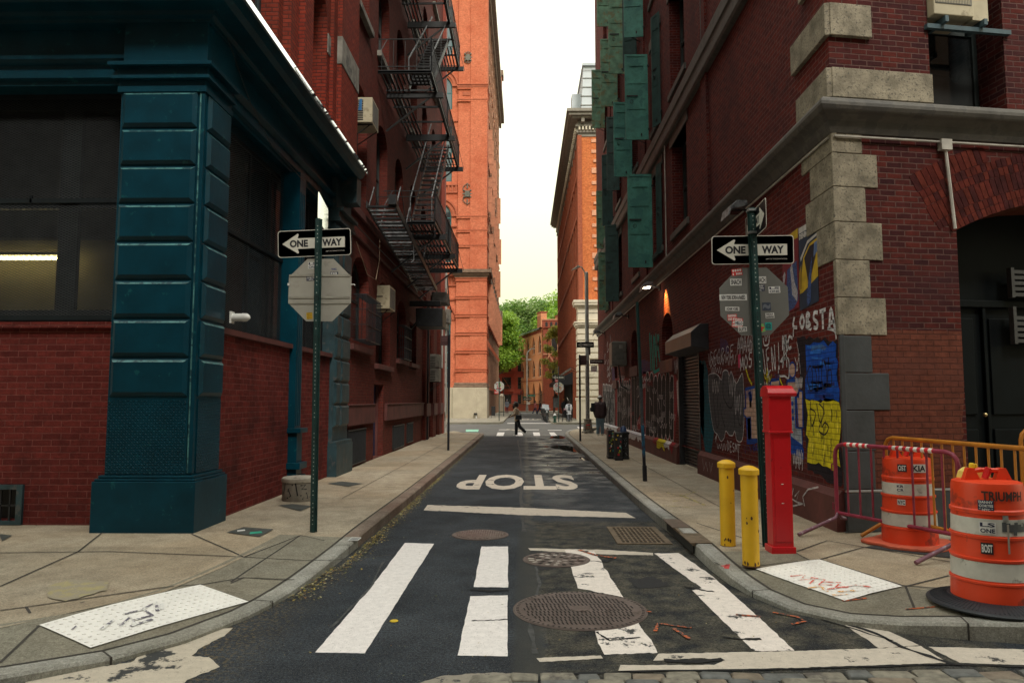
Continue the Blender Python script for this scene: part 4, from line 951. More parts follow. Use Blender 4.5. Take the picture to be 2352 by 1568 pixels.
for k, L in enumerate((.42, .64, .42, .40)):
    z1, z0 = yp[k] - .004, yp[k + 1] + .004; qp.prism([fC(0, z0, -.022), fC(L, z0, -.022), fC(L, z1, -.022), fC(0, z1, -.022)], CD * .05, QPT)
qp.box(XR - .01, XR + .05, 8.955, 9.0, .66, ys[-1], QPT); qp.prism([fC(0, .15, -.03), fC(1.66, .15, -.03), fC(1.66, .62, -.03), fC(0, .62, -.03)], CD * .05, QPT)
q.prism([fC(0, .625, -.035), fC(1.68, .625, -.035), fC(1.68, .655, -.035), fC(0, .655, -.035)], CD * .05, mat('grey_ledge_paint', (.28, .28, .27), .7))
q.box(XR - .03, XR + .05, 8.95, 8.98 + .001, .15, .16, QPT)
# blocks above the belt
for z0, z1, L, Ls in ((5.60, 5.99, 1.42, 1.0), (6.42, 6.85, .58, 1.15), (7.3, 7.75, 1.0, .8)):
    q.prism([fC(0, z0, -.06), fC(L, z0, -.06), fC(L, z1, -.06), fC(0, z1, -.06)], CD * .08, QST); q.box(XR - .06, XR + .05, 8.94, 8.98 + Ls, z0, z1, QST)
q.build_each('quoin', RB, bevel=.008); qp.build_each('painted_quoin', RB, bevel=.008)
# belt courses: rounded nosing over a sloping fascia, running round the corner
def belt(prof, m, name):
    b = MB(); rows = []
    for d, z in prof:
        cx = Vector((XR - d, 0, z)); # corner point: intersection of x = XR-d and front line offset by d
        A = CN - CD * d; t = (XR - d - A.x) / CU.x; C = Vector((XR - d, A.y + CU.y * t, z))
        E_ = A + CU * 14; rows.append([Vector((XR - d, 38.5, z)), C, Vector((E_.x, E_.y, z))])
    for i in range(len(rows) - 1):
        for k in range(2): b.poly([rows[i][k], rows[i][k + 1], rows[i + 1][k + 1], rows[i + 1][k]], m)
    b.poly([r_[0] for r_ in rows], m)
    return b.build(name, RB, smooth=35)
belt([(-.1, 5.12), (.03, 5.14), (.06, 5.2), (.08, 5.28), (.15, 5.34), (.2, 5.36), (.215, 5.38), (.235, 5.42), (.235, 5.46), (.22, 5.50), (.18, 5.53), (.05, 5.56), (-.1, 5.57)], BELT, 'belt_course')
belt([(-.1, 8.72), (.10, 8.74), (.13, 8.8), (.13, 9.08), (.16, 9.10), (.16, 9.36), (-.1, 9.42)], BELT, 'belt_course')
belt([(-.1, 17.0), (.12, 17.05), (.12, 17.35), (-.1, 17.4)], BELT, 'belt_course')
belt([(-.1, 25.4), (.1, 25.5), (.4, 26.2), (.4, 26.5), (-.1, 26.6)], BELT, 'cornice')
# stone plinth along the flank
p = MB(); 
for a, b in ((9.02, 16.15), (18.35, 38.3)): p.prism([(XR + .1, a, .1), (XR - .10, a, .1), (XR - .09, a, .56), (XR - .02, a, .64), (XR + .1, a, .64)], (0, b - a, 0), BROWNST)
p.build('plinth', RB)
c = MB(); zc = 5.09; c.tube([fC(0, zc, -.05), fC(14, zc, -.05)], .016, mat('grey_conduit', (.42, .40, .36), .5), 6); c.tube([Vector((XR - .04, 9.0, zc)), Vector((XR - .04, 38, zc))], .016, mat('grey_conduit', (.42, .40, .36), .5), 6)
bx = fC(1.93, 0); c.tube([fC(1.56, 5.0, -.05), fC(1.60, 4.5, -.05), fC(1.64, 3.95, -.05)], .02, mat('grey_conduit', (.42, .40, .36), .5), 6); c.prism([fC(1.48, 4.98, -.09), fC(1.63, 4.98, -.09), fC(1.63, 5.12, -.09), fC(1.48, 5.12, -.09)], CD * .08, mat('grey_conduit', (.42, .40, .36), .5)); c.build('conduit', RB)
# dark arched doorway on the front
dm = mat('black_door_paint', (0.004, 0.006, 0.007), .5, var=.3, scale=3, spec=.12)
d = MB()
def cbox(mb, u0, u1, z0, z1, d0, d1, m):
    vs = [fC(u, z, dd) for dd in (d0, d1) for u, z in ((u0, z0), (u1, z0), (u1, z1), (u0, z1))]; mb.add(vs, [(0, 1, 2, 3), (7, 6, 5, 4), (0, 4, 5, 1), (1, 5, 6, 2), (2, 6, 7, 3), (3, 7, 4, 0)], m)
cbox(d, 1.6, 5.6, .1, 4.5, .80, .86, dm)
for u0, u1, z0, z1 in ((1.85, 2.55, .3, 1.35), (1.85, 2.55, 1.55, 2.9), (2.8, 3.6, .3, 1.35), (2.8, 3.6, 1.55, 2.9)): cbox(d, u0, u1, z0, z1, .77, .80, dm)
cbox(d, 2.68, 2.73, .15, 3.1, .74, .8, dm); cbox(d, 1.72, 5.48, 3.05, 3.15, .72, .8, dm)
do = d.build('door', RB, bevel=.01); kk = MB(); kk.ball(fC(2.62, 1.55, .72), .03, mat('brass', (.5, .4, .2), .35, metal=.9)); kk.build('handle', do)
lv = MB()
for z0, z1 in ((3.2, 3.55), (2.55, 3.0)):
    for k in range(5): cbox(lv, 3.05, 4.2, z0 + k * .08, z0 + k * .08 + .05, .60, .66, mat('louvre_grey', (.05, .05, .048), .6))
    cbox(lv, 3.02, 3.07, z0 - .02, z1 + .05, .58, .66, mat('louvre_grey', (.05, .05, .048), .6))
lv.build('louvre', RB)
for u0, u1, lo, hi in ((1.43, 2.55, 5.55, 8.2), (1.43, 2.55, 9.8, 12.5), (4.0, 5.2, 5.55, 8.2)): window(RB, fC, u0, u1, lo, hi, d=.45, fw=.07, mf=mat('window_frame_dark', (0.02, 0.03, 0.03), 0.5), cols=1)
# flank windows
for k, (lo, hi) in enumerate(FZ[:4]):
    for a, b in WB: window(RB, fR(XR), a, b, lo, hi, d=.28, fw=.07, cols=1)
for o_ in opsR[1:]: window(RB, fR(XR), *o_[:6], d=.35, fw=.06, cols=1)
st = MB()
for lo, hi in FZ:
    for a, b in WB: st.box(XR - .06, XR + .3, a - .15, b + .15, lo - .16, lo, BELT); st.box(XR - .03, XR + .3, a - .2, b + .2, hi, hi + .32, BELT)
for a, b, lo in ((19.0, 20.5, 2.85), (24.9, 26.4, 2.95), (30.5, 31.6, 2.6)): st.box(XR - .06, XR + .3, a - .15, b + .15, lo - .35, lo, BROWNST)
st.build_each('stone_trim', RB, bevel=.01)
# iron shutters standing open from the window jambs
SHG = [mat('shutter_green', (0.065, 0.26, 0.215), .6, var=.3, scale=5, bump=.2, dirt=(0.04, 0.18, 0.16, 1), dscale=2.5, dcut=.5), mat('shutter_pale_green', (0.15, 0.30, 0.20), .65, var=.35, scale=4, bump=.25, dirt=(0.20, 0.21, 0.11, 1), dscale=3, dcut=.52), mat('shutter_dark_green', (0.03, 0.075, 0.07), .6, var=.3, scale=4)]  # third tone is a darker green, used on the angled leaves
def shutter(y, z0, z1, wdt, m, tilt=0.0, back=IRON):
    s_ = MB(); cs, sn = math.cos(tilt), math.sin(tilt)
    def P(a, z, e): return Vector((XR - .04 - a * cs - e * 0, y + a * sn + e, z))     # a: along the leaf away from the wall
    def bx(a0, a1, q0, q1, e0, e1, mm):
        vs = [P(a, z, e) for e in (e0, e1) for a, z in ((a0, q0), (a1, q0), (a1, q1), (a0, q1))]; s_.add(vs, [(3, 2, 1, 0), (4, 5, 6, 7), (0, 1, 5, 4), (1, 2, 6, 5), (2, 3, 7, 6), (3, 0, 4, 7)], mm)
    bx(0, wdt, z0, z1, .0, .02, m)
    bx(.0, .08, z0, z1, -.02, 0, m); bx(wdt - .07, wdt, z0, z1, -.02, 0, m); bx(.08, wdt - .07, z1 - .07, z1, -.02, 0, m); bx(.08, wdt - .07, z0, z0 + .06, -.015, 0, m)
    h_ = z1 - z0
    for t in (.36, .66): bx(.08, wdt - .07, z0 + h_ * t - .02, z0 + h_ * t + .02, -.018, 0, m)
    bx(wdt * .45, wdt - .05, z0 + h_ * .5, z0 + h_ * .5 + .04, -.04, -.02, back); bx(wdt * .2, wdt * .8, z0 + h_ * .86, z0 + h_ * .86 + .03, -.035, -.015, m)
    s_.tube([P(wdt * .72 + .05 * math.cos(t * .785), z0 + h_ * .44 + .06 * math.sin(t * .785), -.03) for t in range(8)], .008, back, 4, closed=True)
    bx(.2, .24, z0 + .12, z0 + .2, -.03, 0, back); bx(-.06, .02, z0 + .3, z0 + .36, -.03, .03, back); bx(-.06, .02, z1 - .4, z1 - .34, -.03, .03, back)
    s_.tube([P(.45, z0 + .05, .0), P(-.02, z0 + .02, .45)], .012, back, 4)
    s_.build('shutter', RB)
G0, G1, G2 = SHG
shutter(21.5, 5.75, 8.62, .74, G0); shutter(21.9, 9.85, 12.6, .72, G0); shutter(25.3, 9.75, 12.5, .66, G0); shutter(26.0, 13.9, 16.9, .72, G1); shutter(22.6, 13.55, 16.5, .62, G0, .1)
shutter(29.0, 13.9, 16.8, .70, G1); shutter(33.7, 14.8, 17.7, .62, G1); shutter(28.8, 10.3, 13.4, .5, G2, .2); shutter(24.0, 13.2, 16.2, .55, G2, .7); shutter(26.2, 18.0, 20.7, .7, G1); shutter(30.2, 18.0, 20.7, .7, G1)
shutter(19.9, 9.6, 12.9, .42, G2, 1.15); shutter(20.0, 5.9, 8.5, .35, G2, 1.3); shutter(33.0, 5.9, 8.6, .45, G1); shutter(29.3, 5.8, 9.0, .55, G2, .3); shutter(34.0, 9.0, 11.8, .42, G1); shutter(31.0, 9.4, 12.6, .5, G2, .5)
# drain pipe
dp = MB(); dp.tube([(XR - .06, 19.35, 5.6), (XR - .06, 19.35, 8.8)], .018, mat('grey_conduit', (.42, .40, .36), .5), 6); dp.tube([(XR - .03, 15.2, 9.6), (XR - .03, 15.2, 14)], .03, IRON, 6); dp.build('drain_pipe', RB)
# roller shutter and its hood
rs = MB(); RS = mat('roller_shutter_steel', (0.055, 0.06, 0.07), .45, metal=.4, var=.3, scale=3, bump=.1)
z = .16; prof = []
while z < 2.85: prof += [(XR + .12, z), (XR + .10, z + .012), (XR + .10, z + .05), (XR + .13, z + .066)]; z += .078
for (x0, z0), (x1, z1) in zip(prof[:-1], prof[1:]): rs.poly([(x0, 16.2, z0), (x0, 18.3, z0), (x1, 18.3, z1), (x1, 16.2, z1)], RS)
for y in (16.15, 18.29): rs.box(XR - .02, XR + .12, y, y + .07, .15, 2.85, RS)
rs.build('roller_shutter', RB, smooth=30)
hd = MB(); HM = mat('sheet_metal_hood', (0.05, 0.052, 0.06), .4, metal=.5, var=.3, scale=2)
hd.prism([(XR, 15.3, 3.38), (XR - .18, 15.3, 3.38), (XR - .38, 15.3, 3.2), (XR - .38, 15.3, 2.9), (XR, 15.3, 2.82)], (0, 2.8, 0), HM); hd.build('shutter_hood', RB, bevel=.01)

# ================================================================== BUILDINGS ACROSS THE STREET BEHIND THE LENS, AND BEYOND THE JUNCTION
BR_B = brick('brick_grey_brown', (0.16, 0.09, 0.065), (0.12, 0.07, 0.05), (0.15, 0.12, 0.10), bump=.5)
for nm, lab, x0, x1, h in (('loft_building', 'plain brown brick loft block across the cross street, left of the pair', -34, -1.2, 27), ('warehouse_building', 'grey brown brick warehouse across the cross street, right of the pair', -1.0, 34, 25)):
    t = thing(nm, lab, 'building', ((x0 + x1) / 2, -9, 0)); w = MB(); ops = []
    for k in range(6):
        n_ = int((x1 - x0) / 3.2)
        for i in range(n_): a = x0 + 1.0 + i * 3.2; ops.append((a, a + 1.5, 1.2 + 4.1 * k, 3.6 + 4.1 * k))
    wall(w, lambda u, z, d=0.0: Vector((u, -9 - d, z)), x0, x1, 0, h, ops, BR_B, .3)
    w.poly([(x0, -9, h), (x1, -9, h), (x1, -24, h), (x0, -24, h)], INTD); w.poly([(x0, -9, 0), (x0, -24, 0), (x0, -24, h), (x0, -9, h)], BR_B); w.poly([(x1, -9, 0), (x1, -24, 0), (x1, -24, h), (x1, -9, h)], BR_B); w.poly([(x0, -24, 0), (x1, -24, 0), (x1, -24, h), (x0, -24, h)], BR_B)
    w.build('brick_wall', t); g = MB()
    for o_ in ops: g.poly([(o_[0], -9.28, o_[2]), (o_[1], -9.28, o_[2]), (o_[1], -9.28, o_[3]), (o_[0], -9.28, o_[3])], mat_glass_dark())
    g.build('window_panes', t)['kind'] = 'stuff'

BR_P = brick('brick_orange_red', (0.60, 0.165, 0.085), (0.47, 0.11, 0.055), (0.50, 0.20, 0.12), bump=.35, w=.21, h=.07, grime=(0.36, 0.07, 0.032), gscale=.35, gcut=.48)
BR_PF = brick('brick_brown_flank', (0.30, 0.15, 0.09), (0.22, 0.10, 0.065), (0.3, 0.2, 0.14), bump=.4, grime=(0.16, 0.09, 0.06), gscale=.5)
STB = mat('granite_base_beige', (0.42, 0.37, 0.28), .85, var=.15, scale=1.5, bump=.4, dirt=(0.34, 0.29, 0.22, 1), dscale=20, dcut=.5)
TERR = mat('terracotta_trim', (0.36, 0.09, 0.04), .8, var=.2, scale=3); TSH = mat('terracotta_shutter', (0.50, 0.20, 0.11), .7, var=.2, scale=3); CORN = mat('dark_stone_cornice', (0.17, 0.11, 0.075), .8, var=.3, scale=3)
TFR = mat('teal_window_frame', (0.02, 0.11, 0.12), .5)
pk = thing('red_brick_landmark', 'tall bright red brick building with a granite foot at the far left corner', 'building', (-3.5, 65, 0))
YP = 65.25; fP = fF(YP); w = MB()
oP = [(-8.95, -6.75, .5, 10.3, 8.9, 'round'), (-8.95, -6.75, 14.4, 20.0, 18.6, 'round'), (-8.95, -6.75, 22.0, 27.3), (-8.95, -6.75, 28.9, 32.2, 31.0, 'round'), (-8.95, -6.75, 34.2, 39)]
oP2 = [(a - 4.6, b - 4.6, *r_) for a, b, *r_ in oP]
wall(w, fP, -22, -3.6, .1, 42.5, oP + oP2, BR_P, .35)
XP = -3.62; fPk = fL(XP); oK = []
for i in range(11):
    a = 67.0 + i * 3.0
    oK += [(a, a + 1.5, 3.0, 6.9, 6.2, 'round'), (a, a + 1.6, 9.2, 12.6), (a, a + 1.6, 15.0, 18.6), (a, a + 1.6, 20.0, 23.4), (a, a + 1.6, 24.8, 28.2), (a, a + 1.6, 29.6, 33.0), (a, a + 1.6, 34.4, 37.6), (a, a + 1.6, 38.8, 41.2)]
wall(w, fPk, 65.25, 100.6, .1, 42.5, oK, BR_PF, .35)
w.poly([(-22, 65.25, 42.5), (-3.62, 65.25, 42.5), (-3.62, 100.6, 42.5), (-22, 100.6, 42.5)], INTD)
w.poly([(-3.62, 100.6, 0), (-22, 100.6, 0), (-22, 100.6, 42.5), (-3.62, 100.6, 42.5)], BR_PF)
w.build('brick_wall', pk)
c = MB()     # corner pier with banded rustication
c.box(-6.25, -3.48, 65.0, 68.2, 3.3, 13.2, BR_P); c.box(-6.15, -3.50, 65.05, 67.6, 13.2, 42.5, BR_P); c.box(-5.0, -3.44, 64.94, 67.0, 3.3, 42.5, BR_P)
z = 4.32
while z < 12.9:
    for zz in (z, z + .24): c.box(-6.33, -3.40, 64.88, 68.3, zz, zz + .07, BR_P)
    c.box(-6.28, -3.43, 64.93, 68.25, z + .07, z + .24, TERR); z += 1.66
for z in (15.9, 17.3, 18.6, 29.7, 30.9): c.box(-6.28, -3.38, 64.9, 67.8, z, z + .09, TERR); c.box(-6.24, -3.41, 64.93, 67.7, z - .16, z, BR_P)
for z in (31.0, 31.15): c.box(-6.3, -3.36, 64.88, 67.8, z, z + .08, TERR)
c.box(-5.75, -4.7, 65.0, 65.06, 30.15, 30.5, TERR)
c.build('corner_pier', pk)
c = MB(); c.box(-6.45, -3.36, 64.84, 68.6, 2.9, 3.12, CORN); c.box(-6.38, -3.42, 64.9, 68.5, 3.12, 3.34, CORN); c.build('base_moulding', pk, bevel=.05)
c = MB(); c.box(-6.5, -3.4, 64.8, 68.6, .12, 2.9, STB); c.box(-7.0, -6.5, 65.0, 65.3, .12, 2.9, STB); c.box(-4.3, -3.37, 64.76, 68.5, .12, 2.88, STB); c.build('granite_base', pk, bevel=.03)
c = MB()
for (d, z0, z1) in ((.1, 12.95, 13.15), (.25, 13.15, 13.35), (.42, 13.35, 13.65)): c.box(-6.3 - d, -3.45 + d, 64.95 - d, 68.2, z0, z1, CORN)
c.box(-22, -6.2, 64.95, 65.2, 13.1, 13.55, TERR); c.box(-3.6, -3.25, 68, 100.8, 13.1, 13.75, CORN); c.box(-3.6, -3.1, 99.6, 101.0, 12.4, 14.2, CORN)
c.box(-3.6, -2.9, 64.9, 101.0, 41.6, 42.6, CORN); c.box(-3.6, -3.3, 65.0, 101.0, 40.9, 41.6, CORN); c.box(-22, -3.2, 64.6, 65.2, 41.6, 42.6, CORN)
c.build('cornice', pk)
c = MB(); c.box(-3.7, -3.0, 93.5, 95, 42.6, 45.5, TERR); c.box(-3.8, -2.8, 93.3, 95.2, 45.3, 46, CORN); c.build('roof_chimney', pk)
c = MB()    # arch rings
def ring(mb, cx, zc, r0, r1, n=14, d=0.05, m=TERR, Y=YP):
    for k in range(n):
        t0, t1 = math.pi * k / n, math.pi * (k + 1) / n
        mb.prism([(cx + r * math.cos(t), Y + .001, zc + r * math.sin(t)) for r, t in ((r0, t0), (r1, t0), (r1, t1), (r0, t1))][::-1], (0, -d, 0), m)
for zc, rz in ((8.9, 1.25), (18.6, 1.25), (31.0, 1.2)):
    ring(c, -7.85, zc + .15, 1.2, 1.42, d=.10); ring(c, -7.85, zc + .15, 1.55, 1.70, d=.14)
for z in (10.9, 12.2, 20.9, 21.6, 27.7): c.box(-22, -6.2, 65.13, 65.26, z, z + .14, TERR)
for k in range(9): c.box(-9.2 + k * .35, -9.05 + k * .35, 65.15, 65.26, 21.05, 21.6, TERR); c.box(-9.2 + k * .35, -9.05 + k * .35, 65.15, 65.26, 12.35, 12.9, TERR)
for z in (31.1, 18.7, 17.7): c.box(-6.75, -6.25, 65.1, 65.3, z, z + .16, TERR)
c.build('brick_arches', pk)
for o_ in oP: 
    window(pk, fP, *o_[:4], *(o_[4:] if len(o_) > 4 else ()), d=.2, fw=.12, mf=TFR, mg=sky_glass(), cols=3, rows=max(2, int((o_[3] - o_[2]) / 1.3)))
for i, o_ in enumerate(oK[:8 * 9]):
    if o_[2] < 36: window(pk, fPk, *o_[:4], *(o_[4:] if len(o_) > 4 else ()), d=.2, fw=.1, mf=TERR, mg=sky_glass(), cols=2, rows=2)
c = MB()
for i in range(11):
    a = 67.0 + i * 3.0
    for z0, z1 in ((9.2, 12.6), (15, 18.6), (20, 23.4), (24.8, 28.2), (29.6, 33.0), (34.4, 37.6)): c.box(-3.65, -3.45, a - .2, a + 1.8, z0 - .2, z0, TSH if z0 > 14 else TERR); c.box(-3.65, -3.52, a - .1, a + 1.7, z1, z1 + .3, TSH if z0 > 14 else TERR)
    c.box(-3.65, -3.5, a - .5, a - .1, 14, 41, BR_PF); c.box(-3.65, -3.52, a - .15, a + 1.65, 2.8, 3.0, TERR); c.box(-3.65, -3.42, a + .6, a + .9, 7.0, 7.4, TERR)
c.build('flank_trim', pk)['kind'] = 'stuff'
def fsh(y, z0, z1, wd_, m):
    s_ = MB(); s_.box(-3.62, -3.62 + wd_, y, y + .05, z0, z1, m); s_.box(-3.6, -3.62 + wd_, y - .02, y, z0 + .9, z0 + 1.0, m); s_.box(-3.6, -3.62 + wd_, y - .02, y, z1 - 1.0, z1 - .9, m); s_.box(-3.6, -3.62 + wd_, y - .02, y, z1 - .1, z1, m); s_.build('shutter', pk)
for i in range(11):
    a = 67.0 + i * 3.0; fsh(a + 1.62, 9.3, 12.9, .55, TSH)
    if i in (1, 3, 6, 8): fsh(a + 1.62, 15.1, 18.5, .5, TSH)
    if i in (0, 2, 5, 7, 9): fsh(a + 1.62, 20.0, 23.4, .5, TSH)
    if i in (0, 1, 3, 4, 8): fsh(a + 1.62, 24.8, 28.2, .5, TSH)
for nm, z0, z1, wd_ in (('wall_ornament', 19.7, 21.8, 1.05), ('wall_ornament', 33.3, 34.3, .9)):
    c = MB(); IO = mat('cast_iron_ornament', (0.10, 0.095, 0.075), .6); cx = -5.27; zc = (z0 + z1) / 2; hh = (z1 - z0) / 2
    c.box(cx - .22, cx + .22, 64.9, 65.05, zc - .28, zc + .28, IO); 
    for sx in (-1, 1):
        for sz in (-1, 1):
            c.tube([(cx + sx * (.1 + .3 * math.sin(t * .7)) * wd_, 64.97, zc + sz * (.15 + hh * .8 * t / 5)) for t in range(6)], .035, IO, 5); c.ball((cx + sx * .3 * wd_, 64.95, zc + sz * .3), .09, IO, 8, 5)
            c.tube([(cx, 64.95, zc), (cx + sx * .22, 64.9, zc + sz * .28)], .03, IO, 5)
        c.prism([(cx + sx * .22, 64.97, zc - .08), (cx + sx * .5 * wd_, 64.97, zc), (cx + sx * .22, 64.97, zc + .08)], (0, -.04, 0), IO)
        c.prism([(cx - .07, 64.97, zc + sx * hh * .5), (cx + .07, 64.97, zc + sx * hh * .5), (cx, 64.97, zc + sx * hh)], (0, -.04, 0), IO)
    c.build(nm, pk)
FLD = mat('black_floodlight', (.02, .02, .02), .5)
fl_ = MB(); fl_.box(-4.55, -4.25, 64.5, 64.8, .45, .62, FLD); fl_.box(-4.38, -4.3, 64.6, 64.75, .15, .45, mat('white_plastic', (.7, .7, .68), .4)); tag(fl_.build('floodlight', bevel=.01), 'small black floodlight fixed low on the granite foot of the red building', 'lamp')

# ------------------------------------------------------------------ orange brick building, rusticated limestone foot
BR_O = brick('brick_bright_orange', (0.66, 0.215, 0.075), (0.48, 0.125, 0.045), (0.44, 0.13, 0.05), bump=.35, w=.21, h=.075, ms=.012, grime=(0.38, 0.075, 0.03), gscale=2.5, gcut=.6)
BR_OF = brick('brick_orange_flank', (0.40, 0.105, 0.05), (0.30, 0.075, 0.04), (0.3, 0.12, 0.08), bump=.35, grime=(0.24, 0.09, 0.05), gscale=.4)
LIME = mat('limestone', (0.62, 0.56, 0.45), .8, var=.1, scale=1.2, bump=.25, dirt=(0.40, 0.36, 0.28, 1), dscale=1.6, dcut=.58)
ob = thing('orange_brick_building', 'tall orange brick building with a pale banded stone foot and grey mansard roof', 'building', (4.5, 58, 0))
w = MB(); XO_ = 4.55; oF = []
for k in range(4): oF += [(5.95, 7.3, 10.9 + 3.55 * k, 13.3 + 3.55 * k), (8.8, 10.2, 10.9 + 3.55 * k, 13.3 + 3.55 * k)]
wall(w, fF(58.05), XO_, 24, 9.8, 25, oF, BR_O, .3)
oK = []
for i in range(16):
    a = 59.6 + i * 2.25
    for z0, z1 in ((.9, 3.6), (4.6, 7.6), (9.2, 12.2), (13.6, 16.4), (17.6, 20.2), (21.0, 23.0)): oK.append((a, a + 1.15, z0, z1, z1 - .55, 'round'))
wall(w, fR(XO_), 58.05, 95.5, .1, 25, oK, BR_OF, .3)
w.poly([(XO_, 58.05, 25), (24, 58.05, 25), (24, 95.5, 25), (XO_, 95.5, 25)], INTD); w.poly([(XO_, 95.5, 0), (24, 95.5, 0), (24, 95.5, 25), (XO_, 95.5, 25)], BR_OF)
w.build('brick_wall', ob)
for o_ in oF[::2]: window(ob, fF(58.05), *o_[:4], d=.15, fw=.1, mf=mat('olive_sash', (.16, .13, .07), .6), mg=sky_glass(), cols=1)
for o_ in oK[:72]: window(ob, fR(XO_), *o_[:6], d=.2, fw=.09, cols=1, mg=mat_glass_dark())
c = MB(); z = .95; c.box(4.22, 12, 57.62, 59.2, .12, 1.75, LIME); c.box(4.16, 12, 57.56, 59.3, 1.75, 1.95, LIME); z = 2.0
while z < 7.6: c.box(4.24, 12, 57.64, 59.2, z + .09, z + .5, LIME); c.box(4.34, 12, 57.74, 59.15, z, z + .09, LIME); z += .5
c.box(4.3, 12, 57.7, 59.2, z, 9.3, LIME); c.box(4.27, 12, 57.66, 59.2, 8.2, 8.25, LIME); c.box(4.27, 12, 57.66, 59.2, 8.75, 8.79, GREYST)
c.build('stone_base', ob, bevel=.03)
c = MB()
for (d, z0, z1) in ((.12, 7.62, 7.75), (.22, 7.75, 7.95), (.3, 7.95, 8.05), (.1, 9.25, 9.4), (.3, 9.4, 9.6), (.36, 9.6, 9.8)): c.box(4.3 - d, 12, 57.7 - d, 59.2, z0, z1, LIME)
for k in range(22): c.ball((4.35 + k * .13, 57.46, 7.83), .055, LIME, 6, 4)
c.build('stone_cornice', ob)
c = MB()
for k in range(4):
    z = 10.9 + 3.55 * k
    c.box(5.55, 7.6, 57.98, 58.1, z + 2.4, z + 2.85, mat('pink_stone', (.62, .30, .18), .8)); c.box(5.7, 7.5, 57.95, 58.1, z - .22, z, mat('pink_stone', (.62, .30, .18), .8))
    for q_ in (.55, 1.45): c.box(5.55, 5.95, 57.99, 58.1, z + q_, z + q_ + .28, mat('pink_stone', (.62, .30, .18), .8))
c.box(4.4, 4.75, 57.95, 58.6, 9.8, 23.6, BR_OF)
for z0 in (8.9, 13.3, 17.3, 20.7): c.box(4.4, 4.6, 58.6, 95.5, z0 - .35, z0, BR_OF)
for i in range(17): c.box(4.42, 4.6, 59.15 + i * 2.25, 59.45 + i * 2.25, .1, 23.6, BR_OF)
c.build('stone_trim', ob)['kind'] = 'stuff'
GCO = mat('grey_painted_cornice', (.20, .18, .15), .7, var=.2, scale=3)
c = MB()
for (d, z0, z1) in ((.0, 23.5, 23.8), (.12, 23.8, 24.0), (.2, 24.3, 24.5), (.55, 24.9, 25.05), (.8, 25.05, 25.3), (.95, 25.3, 25.55)): c.box(4.45 - d, 24, 58 - d, 95.6, z0, z1, GCO)
c.box(4.4, 24, 57.95, 95.5, 23.9, 25.1, GCO)
for k in range(16): c.box(4.5 + k * .28, 4.63 + k * .28, 57.72, 57.95, 24.0, 24.28, LIME)
for k in range(60): c.box(4.18, 4.4, 58.2 + k * .6, 58.45 + k * .6, 24.0, 24.3, LIME)
for k in range(5): c.box(4.7 + k * 1.0, 4.95 + k * 1.0, 57.4, 57.95, 24.55, 24.9, GCO)
c.build('cornice', ob)
MAN = mat('pale_grey_mansard', (.42, .46, .50), .5, var=.06, scale=2)
c = MB(); c.prism([(4.75, 58.3, 25.5), (24, 58.3, 25.5), (24, 58.6, 29.8), (5.0, 58.6, 29.8)], (0, 36, 0), MAN)
for z in (26.3, 27.1, 27.9, 28.7, 29.4): c.box(4.72, 24, 58.24 + (z - 25.5) * .07, 58.5, z, z + .04, GREYST)
c.box(4.9, 24, 58.4, 94, 29.8, 30.0, MAN)
for k in range(7): c.box(4.1, 5.0, 60 + k * 5, 61.4 + k * 5, 25.5, 28.0, MAN)
rf = c.build('roof', ob); g = MB(); g.box(5.75, 6.3, 58.2, 58.4, 25.8, 28.0, sky_glass()); g.build('window', rf)
for k, (z0, z1) in enumerate(((28, 34),)): g = MB(); g.tube([(4.15, 58 + .3, 26), (4.15, 90, 26)], .03, mat('navy_rail', (.05, .05, .2), .5), 5); g.build('roof_rail', ob)
AW = mat('black_canopy', (.018, .022, .028), .6)
c = MB(); c.prism([(4.5, 66, 4.4), (2.75, 66, 3.55), (2.75, 66, 3.2), (4.5, 66, 3.2)], (0, 14, 0), AW); c.build('entrance_canopy', ob)
c = MB(); c.box(4.3, 4.55, 67, 78, .15, 3.2, INTD); c.tube([(3.9, 60, 1.1), (3.95, 64, 1.5), (3.9, 66, 2.0)], .03, mat('white_pipe', (.5, .5, .46), .5), 6); c.build('entrance', ob)
for i in range(4):
    l = MB(); y = 60.5 + 3 * i; l.tube([(4.4, y, 4.3), (3.9, y, 4.5), (3.7, y, 4.35)], .03, IRON, 5); l.prism([(3.9, y - .2, 4.3), (3.4, y - .2, 4.1), (3.4, y - .2, 4.2), (3.9, y - .2, 4.45)], (0, .4, 0), GREYST); l.build('wall_lamp', ob)

# ------------------------------------------------------------------ old school house with pointed windows
BR_S = brick('brick_school', (0.74, 0.28, 0.12), (0.60, 0.21, 0.09), (0.56, 0.30, 0.18), bump=.35, ux=0, uy=1.03, w=.25, h=.085, grime=(0.50, 0.28, 0.18), gscale=.45, gcut=.45)
BR_SD = brick('brick_school_dark', (0.34, 0.075, 0.045), (0.26, 0.06, 0.04), (0.3, 0.14, 0.09), bump=.35)
sc = thing('school_building', 'old orange brick school with pointed windows and a chimney closing the street', 'building', (1, 118, 0))
A = Vector((-1.05, 128, 0)); B = Vector((2.72, 113.2, 0)); U_ = (B - A).normalized(); N_ = Vector((-U_.y, U_.x, 0)); LN = (B - A).length
if N_.y < 0: N_ = -N_
fS = lambda u, z, d=0.0: Vector(((A + U_ * u + N_ * d).x, (A + U_ * u + N_ * d).y, z))
w = MB(); oS = []
for i in range(4):
    u = 2.0 + i * 3.75
    oS += [(u, u + 1.55, .9, 4.6, 3.3, 'pt'), (u, u + 1.55, 5.5, 8.3, 7.1, 'pt'), (u, u + 1.55, 9.3, 12.1, 10.9, 'pt')]
wall(w, fS, 0, LN, .1, 13.05, oS, BR_S, .3); w.poly([fS(0, .1), fS(0, 13.05), fS(0, 13.05, 10), fS(0, .1, 10)], BR_S)
